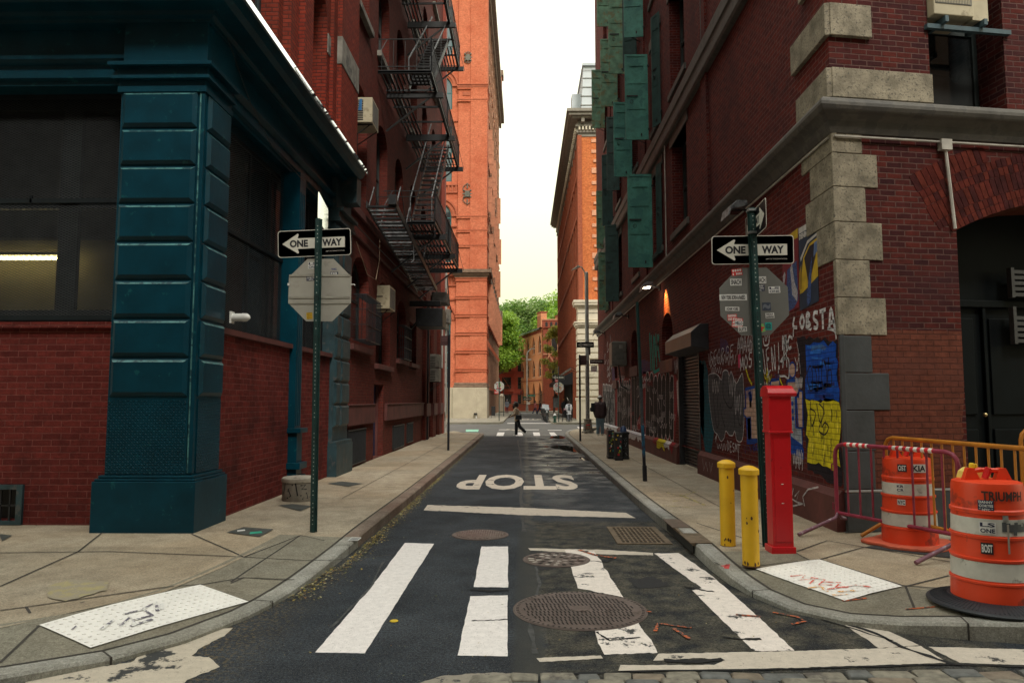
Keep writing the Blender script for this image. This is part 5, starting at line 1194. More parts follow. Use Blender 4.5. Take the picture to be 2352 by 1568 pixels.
w.build('brick_wall', sc)
for i, o_ in enumerate(oS): window(sc, fS, *o_, d=.2, fw=.1, mf=mat('school_sash', (.22, .17, .12), .6) if i % 3 == 0 else mat('school_sash_pale', (.5, .45, .36), .6), cols=1 if i % 3 else 2, rows=2, mg=mat_glass_dark())
c = MB()
for o_ in oS: 
    if o_[2] > 1: c.add([fS(u, z, e) for e in (-.08, .1) for u, z in ((o_[0] - .15, o_[2] - .18), (o_[1] + .15, o_[2] - .18), (o_[1] + .15, o_[2]), (o_[0] - .15, o_[2]))], [(0, 1, 2, 3), (0, 4, 5, 1), (3, 2, 6, 7)], mat('pink_stone', (.62, .30, .18), .8))
c.add([fS(u, z, e) for e in (-.12, .1) for u, z in ((0, 4.9), (LN, 4.9), (LN, 5.02), (0, 5.02))], [(0, 1, 2, 3), (0, 4, 5, 1), (3, 2, 6, 7)], BR_SD)
for k in range(38): c.add([fS(u, z, e) for e in (-.1, .1) for u, z in ((k * .4, 12.5), (k * .4 + .2, 12.5), (k * .4 + .2, 12.9), (k * .4, 12.9))], [(0, 1, 2, 3), (0, 4, 5, 1), (1, 5, 6, 2), (4, 0, 3, 7)], BR_SD)
c.build('brick_trim', sc)
c = MB(); SLATE = mat('slate_roof', (.13, .135, .14), .5, var=.3, scale=4)
c.add([fS(0, 13.0, -.4), fS(LN, 13.0, -.4), fS(LN, 13.2, -.4), fS(0, 13.2, -.4), fS(0, 15.2, 6), fS(LN, 15.2, 6)], [(0, 1, 2, 3), (3, 2, 5, 4)], SLATE); rf = c.build('roof', sc)
for u, d, h_, ww in ((8.2, 1.2, 16.2, 2.4), (11.4, 3.4, 15.4, 1.4)):
    c = MB(); vs = [fS(uu, z, dd) for z in (13.2, h_) for uu, dd in ((u, d), (u + ww, d), (u + ww, d + 1.0), (u, d + 1.0))]; c.add(vs, [(4, 5, 6, 7), (0, 1, 5, 4), (1, 2, 6, 5), (2, 3, 7, 6), (3, 0, 4, 7)], BR_S); 
    vs = [fS(uu, z, dd) for z in (h_, h_ + .2) for uu, dd in ((u - .1, d - .1), (u + ww + .1, d - .1), (u + ww + .1, d + 1.1), (u - .1, d + 1.1))]; c.add(vs, [(3, 2, 1, 0), (4, 5, 6, 7), (0, 1, 5, 4), (1, 2, 6, 5), (2, 3, 7, 6), (3, 0, 4, 7)], BR_SD)
    for k in range(3): 
        if ww > 2: c.add([fS(u + .3 + k * .7 + e_, z, d - .03) for e_, z in ((0, 13.8), (.3, 13.8), (.3, 15.8), (0, 15.8))], [(0, 1, 2, 3)], BR_SD)
    c.build('chimney', rf)
c = MB(); w0 = mat('pink_stone', (.62, .30, .18), .8)
c.box(2.72, 3.0, 112.9, 113.5, .1, 14.2, BR_S); c.box(2.9, 9, 111.6, 125, .1, 13.7, BR_SD); c.box(2.75, 9, 111.4, 112.2, 13.0, 14.2, BR_SD); c.box(2.7, 9, 111.3, 112.3, 14.2, 14.35, w0)
for k in range(5): c.box(3.25 + k * .75, 3.6 + k * .75, 111.36, 111.42, 13.2, 13.75, INTD); c.ball((3.425 + k * .75, 111.39, 13.75), .175, INTD, 8, 6, (1, .15, 1))
c.prism([(3.0, 111.4, 7.6), (4.7, 111.4, 7.6), (3.85, 111.4, 8.9)], (0, .3, 0), w0); c.prism([(3.25, 111.35, 7.6), (4.45, 111.35, 7.6), (3.85, 111.35, 8.5)], (0, .3, 0), BR_SD)
c.box(2.9, 5.4, 111.5, 111.62, 8.8, 9.0, w0)
c.prism([(4.6, 113, 14.3), (9, 113, 14.3), (9, 113, 16.2)], (0, 12, 0), SLATE); c.box(4.45, 4.5, 112, 112.05, 14.2, 15.4, GREYST)
for a, b in ((4.1, 5.2), (5.9, 7)): c.box(a, b, 111.5, 111.62, 9.2, 11.6, w0); c.box(a, b, 111.5, 111.62, 5.4, 7.4, w0); c.box(a + .12, b - .12, 111.47, 111.5, 9.3, 11.5, INTD); c.box(a + .12, b - .12, 111.47, 111.5, 5.5, 7.3, INTD)
c.build('corner_turret', sc)

# red apartment block with fire stairs behind the tree
ap = thing('apartment_building', 'red brick apartment house with balconied fire stairs behind the big tree', 'building', (-6, 126, 0))
BR_A = brick('brick_apartment', (0.42, 0.075, 0.05), (0.34, 0.06, 0.045), (0.38, 0.1, 0.07), bump=.3); w = MB()
oA = [(-3.95, -2.35, .6 + 3.1 * k, 2.7 + 3.1 * k) for k in range(3)] + [(-7, -5.5, .6 + 3.1 * k, 2.7 + 3.1 * k) for k in range(3)] + [(-1.2, 0.2, .6 + 3.1 * k, 2.7 + 3.1 * k) for k in range(3)]
wall(w, fF(126), -16, 1.5, 0, 10.4, oA, BR_A, .3); w.build('brick_wall', ap)
for o_ in oA: window(ap, fF(126), *o_, d=.2, fw=.1)
for k in range(2):
    f_ = MB(); z = 3.3 + 3.1 * k; f_.box(-4.6, -1.9, 124.9, 126, z, z + .08, BR_SD); f_.tube([(-4.6, 124.9, z + 1), (-1.9, 124.9, z + 1)], .04, BR_SD, 5)
    for q_ in range(14): f_.tube([(-4.6 + q_ * .208, 124.9, z), (-4.6 + q_ * .208, 124.9, z + 1)], .02, BR_SD, 4)
    f_.tube([(-2.2, 125.2, z), (-4.2, 125.4, z + 3.1)], .05, BR_SD, 4); f_.build('fire_stair', ap)
for z in (4.0, 7.1): 
    f_ = MB(); f_.box(-4.35, -3.75, 125.3, 126.1, z, z + .45, mat('white_plastic', (.7, .7, .68), .4)); tag(f_.build('air_conditioner', bevel=.02), 'small white air conditioner in %s window of the far red apartment house' % ('a lower' if z < 5 else 'an upper'), 'air conditioner')

# railing on a brick wall in front of the school yard
fn = thing('yard_fence', 'black iron railing on a low brick wall in front of the school yard', 'fence', (0, 107, .15))
w = MB(); w.box(-14, 3.0, 107, 107.35, .15, 1.2, BR_SD); w.box(-14, 3.0, 106.95, 107.4, 1.2, 1.28, CORN); w.build('low_wall', fn)
w = MB(); x = -14
while x < 3: w.box(x, x + .03, 107.15, 107.18, 1.28, 2.85, IRON); x += .16
w.box(-14, 3, 107.14, 107.19, 1.45, 1.5, IRON); w.box(-14, 3, 107.14, 107.19, 2.6, 2.65, IRON); w.build('railing', fn)
for k in range(6): w = MB(); w.box(-13 + k * 3.1, -12.9 + k * 3.1, 107.1, 107.2, 1.28, 3.0, IRON); w.ball((-12.95 + k * 3.1, 107.15, 3.05), .09, IRON, 8, 6); w.build('fence_post', fn)
w = MB(); w.box(-3.75, -2.9, 103.6, 104.2, .15, 2.3, STB); w.ball((-3.3, 103.9, 2.3), .38, STB, 10, 6); tag(w.build('gate_pier', bevel=.03), 'squat grey stone pier at the corner of the far left pavement', 'pier')

# ------------------------------------------------------------------ trees
def leafmat(name, c0, c1, hue=(0.16, 0.26, 0.04)):
    m, nt, b, vec = start(name)
    oi = nt.nodes.new('ShaderNodeNewGeometry')
    c = ramp(nt, oi.outputs['Random Per Island'], 0.0, 1.0, tuple(c0) + (1,), tuple(c1) + (1,))
    c = mix(nt, ramp(nt, noise(nt, vec, .35, 3), .45, .65), c, hue)
    nt.links.new(c, b.inputs['Base Color']); b.inputs['Roughness'].default_value = .55
    tr_ = nt.nodes.new('ShaderNodeBsdfTranslucent'); nt.links.new(c, tr_.inputs[0]); ms_ = nt.nodes.new('ShaderNodeMixShader'); ms_.inputs[0].default_value = .35
    nt.links.new(b.outputs[0], ms_.inputs[1]); nt.links.new(tr_.outputs[0], ms_.inputs[2]); nt.links.new(ms_.outputs[0], nt.nodes['Material Output'].inputs[0])
    return m
BARK = mat('bark', (.045, .035, .028), .9, var=.3, scale=5, bump=.5)
def tree(name, label, base, top, rad, n, m, seed, leaf=.24, low=.3, trunk=.3, clumps=46, fork=True):
    rg = random.Random(seed); t = thing(name, label, 'tree', base); tb = MB(); B_ = Vector(base); H_ = top - B_.z
    fk = B_.z + H_ * .33; tb.tube([B_, B_ + Vector((.1, 0, H_ * .18)), Vector((B_.x - .1, B_.y, fk))], [trunk * 1.25, trunk, trunk * .85], BARK, 8)
    ctr = []
    for k in range(clumps):
        q = rg.random() * 2 * math.pi; hh = low + (1 - low) * (rg.random() ** .8); rr = rad * math.sqrt(rg.random()) * (1.05 - abs(hh - .55) ** 1.5 * 1.3)
        ctr.append(Vector((B_.x + math.cos(q) * rr, B_.y + math.sin(q) * rr * .8, B_.z + H_ * hh * .93)))
    for c_ in ctr[:16]:
        m0 = Vector((B_.x - .1, B_.y, fk)); mid = m0.lerp(c_, .5) + Vector((rg.uniform(-.5, .5), 0, -.1 * H_ * .3))
        tb.tube([m0, mid, c_], [trunk * .5, trunk * .25, .03], BARK, 5)
    tb.build('trunk', t, smooth=60)
    vs = []; fs = []
    for i in range(n):
        c_ = ctr[i % clumps]; r_ = rad * .44 * (rg.random() ** .6); a = rg.random() * 6.283; b_ = math.acos(rg.uniform(-1, 1))
        p = c_ + Vector((math.sin(b_) * math.cos(a), math.sin(b_) * math.sin(a), math.cos(b_) * .75)) * r_
        u = Vector((rg.gauss(0, 1), rg.gauss(0, 1), rg.gauss(0, .6))).normalized(); v = u.cross(Vector((rg.gauss(0, 1), rg.gauss(0, 1), rg.gauss(0, 1)))).normalized(); s_ = leaf * rg.uniform(.6, 1.3)
        o = len(vs); vs += [p - u * s_, p + v * s_ * .45, p + u * s_, p - v * s_ * .45]; fs.append((o, o + 1, o + 2, o + 3))
    cr = MB(); cr.add(vs, fs, m); cr.build('crown', t)
L1 = leafmat('leaf_bright', (.08, .20, .02), (.30, .48, .04), (.26,.40,.05)); L2 = leafmat('leaf_mid', (.06, .15, .03), (.20, .34, .06), (.22, .30, .09)); L3 = leafmat('leaf_yellow_green', (.20, .24, .03), (.36, .36, .05), (.34, .33, .06))
tree('broadleaf_tree', 'big bright green tree in front of the red apartment house, left of the school', (-5.3, 121.5, .1), 17.2, 4.2, 30000, L1, 4, low=.42, trunk=.36, clumps=70)
tree('broadleaf_tree', 'tall darker tree rising behind the school chimney', (2.0, 140, .1), 21.2, 8.0, 34000, L2, 9, .3, low=.3)
tree('broadleaf_tree', 'dark green tree behind the red apartment house, leftmost of the tall trees', (-5.5, 138, .1), 20.8, 6.0, 22000, L2, 12, .3, low=.3)
tree('broadleaf_tree', 'fresh green tree rising beside the orange building, rightmost in the sky gap', (8.6, 136, .1), 22.4, 6.8, 26000, L1, 21, .3, low=.3)
tree('young_tree', 'slim young yellow green tree in front of the school turret', (4.0, 98, .14), 12.5, 1.7, 3600, L3, 5, .17, low=.42, trunk=.09, clumps=26)

# ================================================================== THINGS ON THE STREET
GRN = mat('dark_green_post', (0.008, 0.035, 0.033), .45, var=.4, scale=6, bump=.1)
BLK = mat('sign_black', (0.012, 0.013, 0.018), .45); WHT = mat('sign_white', (0.55, 0.54, 0.48), .5, var=.06, scale=3); WHT2 = mat('sticker_white', (0.62, 0.62, 0.60), .6, var=.05)
ALU = mat('sign_back_aluminium', (0.34, 0.33, 0.29), .5, metal=.15, var=.12, scale=2.5, bump=.05, dirt=(0.28, 0.27, 0.235, 1), dscale=1.5, dcut=.52)
ALUD = mat('sign_back_grey', (0.15, 0.152, 0.142), .5, metal=.25, var=.12, scale=2.5)
NAVY = mat('sticker_navy', (0.015, 0.02, 0.055), .55); YEL = mat('sticker_yellow', (0.70, 0.50, 0.02), .55); REDS = mat('sticker_red', (0.55, 0.02, 0.02), .55)
HOLE = mat('post_hole_light', (.28, .32, .30), .6)
def rbox(mb, P, w, h, t, m, r=.03, cx=0, cy=0, d0=0.0):
    """rounded plate in plane P (d towards the viewer), thickness t behind d0"""
    pts = []
    for sx, sy, a0 in ((1, 1, 0), (-1, 1, 90), (-1, -1, 180), (1, -1, 270)):
        for k in range(4): a = R(a0 + k * 30); pts.append((cx + sx * (w / 2 - r) + r * math.cos(a), cy + sy * (h / 2 - r) + r * math.sin(a)))
    n = len(pts); vs = [P(u, v, d0) for u, v in pts] + [P(u, v, d0 - t) for u, v in pts]
    mb.add(vs, [list(range(n)), [n + i for i in range(n)][::-1]] + [(i, n + i, n + (i + 1) % n, (i + 1) % n) for i in range(n)], m)
def flat(mb, P, pts, d, m): mb.poly([P(u, v, d) for u, v in pts], m)
def rect(mb, P, x, y, w, h, d, m, rot=0.0):
    c, s = math.cos(rot), math.sin(rot); flat(mb, P, [(x + a * w / 2 * c - b * h / 2 * s, y + a * w / 2 * s + b * h / 2 * c) for a, b in ((-1, -1), (1, -1), (1, 1), (-1, 1))], d, m)
def sub(P, x, y, rot, d): 
    c, s = math.cos(rot), math.sin(rot); return lambda u, v: P(x + u * c - v * s, y + u * s + v * c, d)
def one_way(parent, P, w, h, right=False, fine=True, label=None):
    m_ = MB(); k = -1 if right else 1
    rbox(m_, P, w, h, .004, WHT, h * .1); rbox(m_, P, w * .982, h * .95, .0, BLK, h * .09, d0=.0012)
    sx = w / .945; sy = h / .345
    A = [(-.415, 0), (-.215, .128), (-.205, .125), (-.20, .115), (-.215, .068), (.395, .068), (.395, -.068), (-.215, -.068), (-.20, -.115), (-.205, -.125), (-.215, -.128)]
    flat(m_, P, [(k * a * sx, b * sy) for a, b in (A if k > 0 else A[::-1])], .0024, WHT)
    if right: m_.text('ONE', BLK, sub(P, -.24 * sx, 0, 0, .0036), .22 * sx, .085 * sy, bold=.045); m_.text('WAY', BLK, sub(P, .06 * sx, 0, 0, .0036), .26 * sx, .085 * sy, bold=.045)
    else: m_.text('ONE', BLK, sub(P, -.20 * sx, 0, 0, .0036), .235 * sx, .095 * sy, bold=.045); m_.text('WAY', BLK, sub(P, .23 * sx, 0, 0, .0036), .255 * sx, .095 * sy, bold=.045)
    if fine: m_.text('DEPT OF TRANSPORTATION', WHT, sub(P, .27 * sx, -.112 * sy, 0, .0024), .24 * sx)
    return tag(m_.build('one_way_sign', parent), label)
def octagon(parent, P, w, m, name='sign_plate_back', th=.004):
    r = w / 2 / math.cos(R(22.5)); pts = [(r * math.cos(R(22.5 + 45 * k)), r * math.sin(R(22.5 + 45 * k))) for k in range(8)]; n = 8
    m_ = MB(); vs = [P(u, v, 0) for u, v in pts] + [P(u, v, -th) for u, v in pts]
    m_.add(vs, [list(range(n)), [n + i for i in range(n)][::-1]] + [(i, n + i, n + (i + 1) % n, (i + 1) % n) for i in range(n)], m); return m_.build(name, parent)
def sticker(parent, P, x, y, w, h, mbg, lines, mtx, rot=0.0, d=.002, name='sticker', label=None):
    m_ = MB(); 
    if mbg: rect(m_, P, x, y, w, h, d, mbg, rot)
    n = len(lines)
    for i, tx in enumerate(lines):
        yy = h * (.5 - (i + .5) / n); c, s = math.cos(rot), math.sin(rot)
        m_.text(tx, mtx, sub(P, x - yy * s, y + yy * c, rot, d + .0012), w * .86, h * .72 / n, bold=.03)
    return tag(m_.build(name, parent), label)
def channel_post(parent, b, t, w=.075, m=GRN):
    m_ = MB(); b = Vector(b); t = Vector(t); n_ = 1
    for x0, x1, y0, y1 in ((-.5, -.32, 0, .02), (-.32, -.2, -.035, .015), (-.2, .2, -.04, -.028), (.2, .32, -.035, .015), (.32, .5, 0, .02)):
        vs = []
        for p in (b, t):
            for x, y in ((x0 * w * 1.15, y0), (x1 * w * 1.15, y0), (x1 * w * 1.15, y1), (x0 * w * 1.15, y1)): vs.append(p + Vector((x, y, 0)))
        m_.add(vs, [(0, 1, 2, 3), (7, 6, 5, 4), (0, 4, 5, 1), (1, 5, 6, 2), (2, 6, 7, 3), (3, 7, 4, 0)], m)
    k = int((t - b).length / .05)
    for i in range(2, k - 1):
        p = b.lerp(t, i / k); m_.poly([p + Vector((.008 * math.cos(a), -.0405, .008 * math.sin(a))) for a in [R(q * 60) for q in range(6)]][::-1], HOLE if rnd.random() < .8 else BLK)
    return m_.build('post', parent)
# ---- left sign post
sp = thing('street_sign_post', 'dark green perforated post at the left kerb with one way sign and dented bare octagon', 'street sign', (-2.605, 8.95, .15))
channel_post(sp, (-2.60, 8.95, .14), (-2.62, 8.95, 4.05))
ca, sa = math.cos(R(2.2)), math.sin(R(2.2))
Pl = lambda u, v, d=0.0: Vector((-2.675 + u * ca - v * sa, 8.972 - d, 3.745 + u * sa + v * ca))
one_way(sp, Pl, .935, .345)
Po = lambda u, v, d=0.0: Vector((-2.597 + u, 8.992 - d, 3.145 + v))
oc = octagon(sp, Po, .80, ALU)
sticker(oc, Po, -.10, .315, .115, .085, WHT2, ['LS', 'ONE'], NAVY); sticker(oc, Po, -.115, .16, .12, .085, NAVY, ['DANNY', 'CORTES', '* NYC *'], WHT2, .05)
sticker(oc, Po, .175, .265, .08, .035, None, ['THC'], mat('marker_blue', (.02, .04, .2), .6), .05); sticker(oc, Po, .18, .21, .10, .042, NAVY, ['EXR'], WHT2); sticker(oc, Po, -.125, -.33, .075, .085, YEL, ['nnnn', 'nnn', 'nnnn', 'nnn'], mat('sticker_brown', (.25, .09, .01), .6), .08)
for z in (3.33, 3.05, 2.98):
    t_ = MB(); t_.box(-2.99, -2.21, 8.984, 8.987, z - .012, z + .012, mat('clear_tape', (.30, .29, .25), .35)); t_.build('tape', oc)
c = MB(); c.box(-3.005, -2.985, 8.97, 9.0, 3.2, 3.23, WHT2); c.tube([(-2.2, 8.98, 3.21), (-2.16, 8.98, 3.215), (-2.15, 8.98, 3.2)], .008, WHT2, 5); c.build('clip', oc)
MIR = bpy.data.materials.new('bare_white_metal'); MIR.use_nodes = True; b_ = MIR.node_tree.nodes['Principled BSDF']; b_.inputs['Base Color'].default_value = (.95, .96, 1, 1); b_.inputs['Metallic'].default_value = 1; b_.inputs['Roughness'].default_value = .06
ti = R(0.5); yw = R(7.6)
Pt = lambda u, v, d=0.0: Vector((-2.63 - (u + .46) * math.sin(yw) + d * math.cos(yw), 8.94 + (u + .46) * math.cos(yw) + d * math.sin(yw), 4.235 + v))
m_ = MB(); rbox(m_, Pt, .92, .36, .004, MIR, .05)
for v in (-.02, .02): m_.poly([Pt(.22 + .008 * math.cos(R(q * 60)), -.12 + v + .008 * math.sin(R(q * 60)), .002) for q in range(6)], BLK)
tag(m_.build('sign_plate_back', sp), 'shiny bare back of a sign plate catching the sky')
# ---- right sign post
s2 = thing('street_sign_post', 'green perforated post at the right corner, two one way signs above a sticker covered octagon', 'street sign', (2.672, 8.12, .15))
channel_post(s2, (2.672, 8.12, .12), (2.598, 8.12, 3.94), .085)
Pr = lambda u, v, d=0.0: Vector((2.609 + u * math.cos(R(.7)) - v * math.sin(R(-.7)), 8.145 - d, 3.462 + u * .008 + v))
one_way(s2, Pr, .935, .33)
Pq = lambda u, v, d=0.0: Vector((2.615 + (u + v * -.02) * 1.094, 8.164 - d, 2.871 + (v + u * .01) * 1.094))
oc = octagon(s2, Pq, .71, ALUD)
sticker(oc, Pq, -.165, .31, .11, .07, REDS, ['....', '. ....'], WHT2, .1); sticker(oc, Pq, -.18, .205, .12, .072, WHT2, ['SNACH'], BLK); sticker(oc, Pq, .075, .225, .12, .072, WHT2, ['SNACH'], BLK)
sticker(oc, Pq, .05, .14, .13, .065, NAVY, ['DANNY', 'CORTES', '* NYC *'], WHT2); sticker(oc, Pq, .215, .12, .12, .068, WHT2, ['LS', 'ONE'], NAVY, .03); sticker(oc, Pq, -.215, .045, .285, .065, WHT2, ['NEW YORK BORN & RAISED'], BLK)
sticker(oc, Pq, -.23, -.075, .145, .042, WHT2, ['ADAM NOIRE'], BLK, -.03); sticker(oc, Pq, .125, -.055, .09, .085, mat('sticker_slate', (.04, .055, .09), .5), ['~'], mat('sticker_slate_light', (.16, .18, .22), .5)); sticker(oc, Pq, .155, -.15, .09, .055, WHT2, ['AKIAK', 'nnnnn'], BLK, .05)
sticker(oc, Pq, .06, -.28, .07, .085, mat('sticker_green', (.20, .42, .12), .6), ['+'], REDS, .25); sticker(oc, Pq, .135, -.26, .07, .08, mat('sticker_teal', (.01, .30, .27), .6), ['@'], mat('sticker_teal_dark', (.0, .08, .08), .6))
sticker(oc, Pq, -.235, -.165, .10, .065, REDS, ['mmmm', 'mmmm'], WHT2, .05, d=.002); sticker(oc, Pq, -.185, -.22, .11, .10, REDS, ['mm', 'mm', 'mmm'], WHT2, -.12, d=.004); sticker(oc, Pq, -.17, -.225, .085, .045, WHT2, ['HELLO'], NAVY, -.1, d=.006); sticker(oc, Pq, -.135, -.29, .09, .05, WHT2, ['SUITE'], BLK, .05, d=.005)
e0 = Vector((2.609, 7.66, 0)); e1 = Vector((2.68, 8.62, 0)); du = (e0 - e1).normalized(); dn = Vector((-1, 0, 0)); dn = Vector((du.y, -du.x, 0)); dn = dn if dn.x < 0 else -dn; mc = (e0 + e1) / 2
P3 = lambda u, v, d=0.0: Vector(((mc + du * u + dn * d).x, (mc + du * u + dn * d).y, 3.774 + v))
one_way(s2, P3, .95, .33, right=True, fine=False)
m_ = MB()
for z in (3.65, 3.91): m_.box(2.55, 2.67, 8.06, 8.17, z - .012, z + .012, mat('galvanised', (.25, .27, .27), .45, metal=.6))
m_.build('bracket', s2)
# ---- black posts with small signs
BRS = mat('brown_sign', (.06, .022, .022), .5); BRL = mat('brown_sign_letter', (.16, .09, .09), .6)
def pole_sign(name, label, x, y, top, r, w=0, h=0, dx=0, lines=(), tilt=0.0, mp=BLK):
    t = thing(name, label, 'street sign', (x, y, .15)); m_ = MB(); m_.tube([(x, y, .14), (x + tilt, y, top)], r, mp, 8); m_.build('post', t)
    if w:
        P = lambda u, v, d=0.0: Vector((x + dx + u, y + r + .004 - d, top - h / 2 - .02 + v)); m_ = MB(); rbox(m_, P, w, h, .004, BRS, .02)
        for i, tx in enumerate(lines): m_.text(tx, BRL, sub(P, 0, h * .25 - i * h * .25, 0, .002), w * .75, h * .14)
        m_.build('sign_plate', t)
    return t
pole_sign('parking_sign_post', 'thin black post on the left pavement with a dark brown parking plate', -2.47, 23.4, 3.88, .04, .25, .32, -.15, ('PARKING', 'ANYTIME'))
pole_sign('parking_sign_post', 'thin black post on the right pavement with a small brown parking plate', 2.20, 28.7, 3.56, .04, .26, .38, .15, ('PARKING', 'ANYTIME'))
# ---- leaning post painted blue at its foot
t = thing('bare_post', 'leaning signless post on the right pavement, painted blue near the foot and covered with scrawls', 'post', (2.41, 14.6, .15))
m_ = MB(); m_.box(2.375, 2.425, 14.57, 14.63, 0, 1, GRN); m_.v = [Vector((p.x + (-.10 * p.z * .0), p.y, p.z)) for p in m_.v]; m_ = MB()
def lean(z): return 2.405 - (z - .15) * .03
BLP = mat('scrawled_blue_paint', (.012, .09, .16), .6, var=.5, scale=14, dirt=(.03, .03, .05, 1), dscale=12, dcut=.5)
for z0, z1, mm in ((.14, .62, BLK), (.62, 1.25, BLP), (1.25, 2.0, mat('scrawled_post', (.05, .055, .06), .6, var=.6, scale=25, dirt=(.25, .12, .18, 1), dscale=14, dcut=.62)), (2.0, 3.75, GRN)): m_.tube([(lean(z0), 14.6, z0), (lean(z1), 14.6, z1)], .036, mm, 6)
m_.build('post', t); m_ = MB(); m_.tube([(2.405, 14.6, .14), (2.4, 14.6, .45)], .048, BLK, 6); m_.build('sleeve', t)

# ---- concrete drum by the wall
t = thing('concrete_drum', 'round grey concrete drum with black scrawls beside the teal pilaster', 'bollard', (-3.55, 11.75, .15))
DR = mat('drum_concrete', (.22, .20, .165), .85, var=.3, scale=5, bump=.4, dirt=(.07, .07, .065, 1), dscale=4)
m_ = MB(); c0 = Vector((-3.66, 11.75, .14)); m_.lathe([(.262, 0), (.266, .03), (.266, .29), (.266, .30)], c0, DR, 36); m_.lathe([(.276, .30), (.28, .32), (.276, .36), (.256, .375), (.05, .38)], c0, mat('drum_top', (.36, .33, .27), .85, var=.2, scale=8, bump=.3, dirt=(.2, .18, .15, 1), dscale=5), 36); dm_ = m_.build('drum_body', t, smooth=40)
m_ = MB(); cyl = lambda c, r: (lambda u, v: Vector((c.x + (r + .002) * math.sin(u / r), c.y - (r + .002) * math.cos(u / r), c.z + v)))
Pd = cyl(c0, .266)
for k, seg in enumerate([[(-.26, .1), (-.24, .2), (-.2, .12), (-.17, .3)], [(-.12, .06), (-.05, .1), (-.1, .2), (-.02, .28)], [(.1, .26), (.18, .27), (.12, .2), (.2, .2)], [(.1, .1), (.2, .14), (.22, .06), (.13, .05)], [(.02, .3), (.06, .1)], [(-.3, .3), (-.2, .32), (-.1, .3)]]): m_.ribbon(seg, .02, BLK, Pd)
m_.build('scrawl', dm_)
# ---- security light on the pier
t = MB(); Wp = mat('white_plastic', (.7, .7, .68), .4); t.tube([(-4.02, 9.72, 2.88), (-3.86, 9.72, 2.88)], .055, Wp, 12); t.tube([(-3.86, 9.72, 2.88), (-3.80, 9.71, 2.88), (-3.77, 9.70, 2.875), (-3.75, 9.7, 2.87)], [.06, .055, .035, .01], Wp, 12); t.box(-4.02, -4.0, 9.66, 9.78, 2.8, 2.96, Wp); tag(t.build('security_light', smooth=40), 'small white cone shaped light fixed to the side of the teal corner pier', 'lamp')

# ---- air conditioners
ACB = mat('cream_metal_case', (.44, .39, .27), .6, var=.12, scale=4, dirt=(.28, .24, .16, 1), dscale=3)
def ac(label, x0, x1, y0, y1, z0, z1, extra=None, m=ACB, slots=12, shelf=False):
    t = thing('air_conditioner', label, 'air conditioner', ((x0 + x1) / 2, (y0 + y1) / 2, z0)); m_ = MB(); m_.box(x0, x1, y0, y1, z0, z1, m); m_.build('case', t, bevel=.012)
    g = MB(); s_ = 1 if x1 > 0 and x0 > 0 else -1
    for k in range(slots): z = z0 + .05 + (z1 - z0 - .1) * k / slots; g.box(x0 + (x1 - x0) * .12, x0 + (x1 - x0) * (.62), y0 - .004, y0 - .001, z, z + (z1 - z0) * .045, BLK)
    xo = x1 if s_ < 0 else x0
    g.box(xo + (.001 if s_ < 0 else -.005), xo + (.005 if s_ < 0 else -.001), y0 + .08, y1 - .08, z0 + .05, z1 - .05, mat('fin_grey', (.12, .12, .11), .6)); g.build('grille', t)
    b = MB(); b.box(x0 if s_ < 0 else x0, x1, y0 + .1, y0 + .13, z0 - .03, z0, IRON); xi = x0 if s_ < 0 else x1; b.tube([(xi, y0 + .12, z0 - .4), (xo - .05 * (-s_), y0 + .12, z0)], .014, IRON, 5); b.tube([(xi, y1 - .12, z0 - .4), (xo, y1 - .12, z0)], .014, IRON, 5); b.build('bracket', t)
    if extra: e = MB(); e.poly([(x0 + .24, y0 - .006, z0 + .3), (x0 + .32, y0 - .006, z0 + .3), (x0 + .33, y0 - .006, z1 - .04), (x0 + .27, y0 - .006, z1 - .05)], mat('blue_tape', (.02, .14, .35), .5)); e.build('blue_tape', t)
    return t
ac('cream air conditioner with blue tape, high in the arched window left of the fire escape', -4.3, -3.72, 17.0, 17.75, 8.52, 9.15, True)
ac('dusty cream air conditioner in the dark ground floor arch below the fire escape', -4.3, -3.80, 20.0, 20.9, 4.32, 4.98, slots=2)
ac('upper of two grey condensers stacked on a shelf far along the left facade', -4.1, -3.66, 30.7, 31.4, 3.16, 3.72, m=mat('grey_case', (.22, .21, .18), .6), slots=7)
ac('lower of two grey condensers stacked on a shelf far along the left facade', -4.1, -3.66, 30.7, 31.4, 2.55, 3.12, m=mat('grey_case', (.22, .21, .18), .6), slots=7)
t = thing('air_conditioner', 'cream air conditioner on a steel rail in the upper window at the top right', 'air conditioner', tuple(fC(1.85, 6.78, 0)))
m_ = MB(); cbox(m_, 1.44, 2.02, 6.78, 7.4, -.12, .35, ACB); m_.build('case', t, bevel=.012); m_ = MB(); cbox(m_, 2.03, 2.27, 6.76, 7.4, -.08, .1, ACB); m_.build('side_panel', t, bevel=.005)
m_ = MB(); cbox(m_, 1.46, 1.99, 6.93, 7.38, -.126, -.121, mat('fin_grey', (.12, .12, .11), .6))
for k in range(22): cbox(m_, 1.47 + k * .023, 1.48 + k * .023, 6.94, 7.37, -.131, -.127, ACB)
m_.build('grille', t); m_ = MB(); BL = mat('blue_grey_rail', (.05, .09, .11), .5); cbox(m_, 1.38, 2.62, 6.62, 6.68, -.06, -.0, BL)
for u in (1.58, 2.15): cbox(m_, u, u + .05, 6.68, 6.76, -.14, .2, BL)
m_.build('support_rail', t)
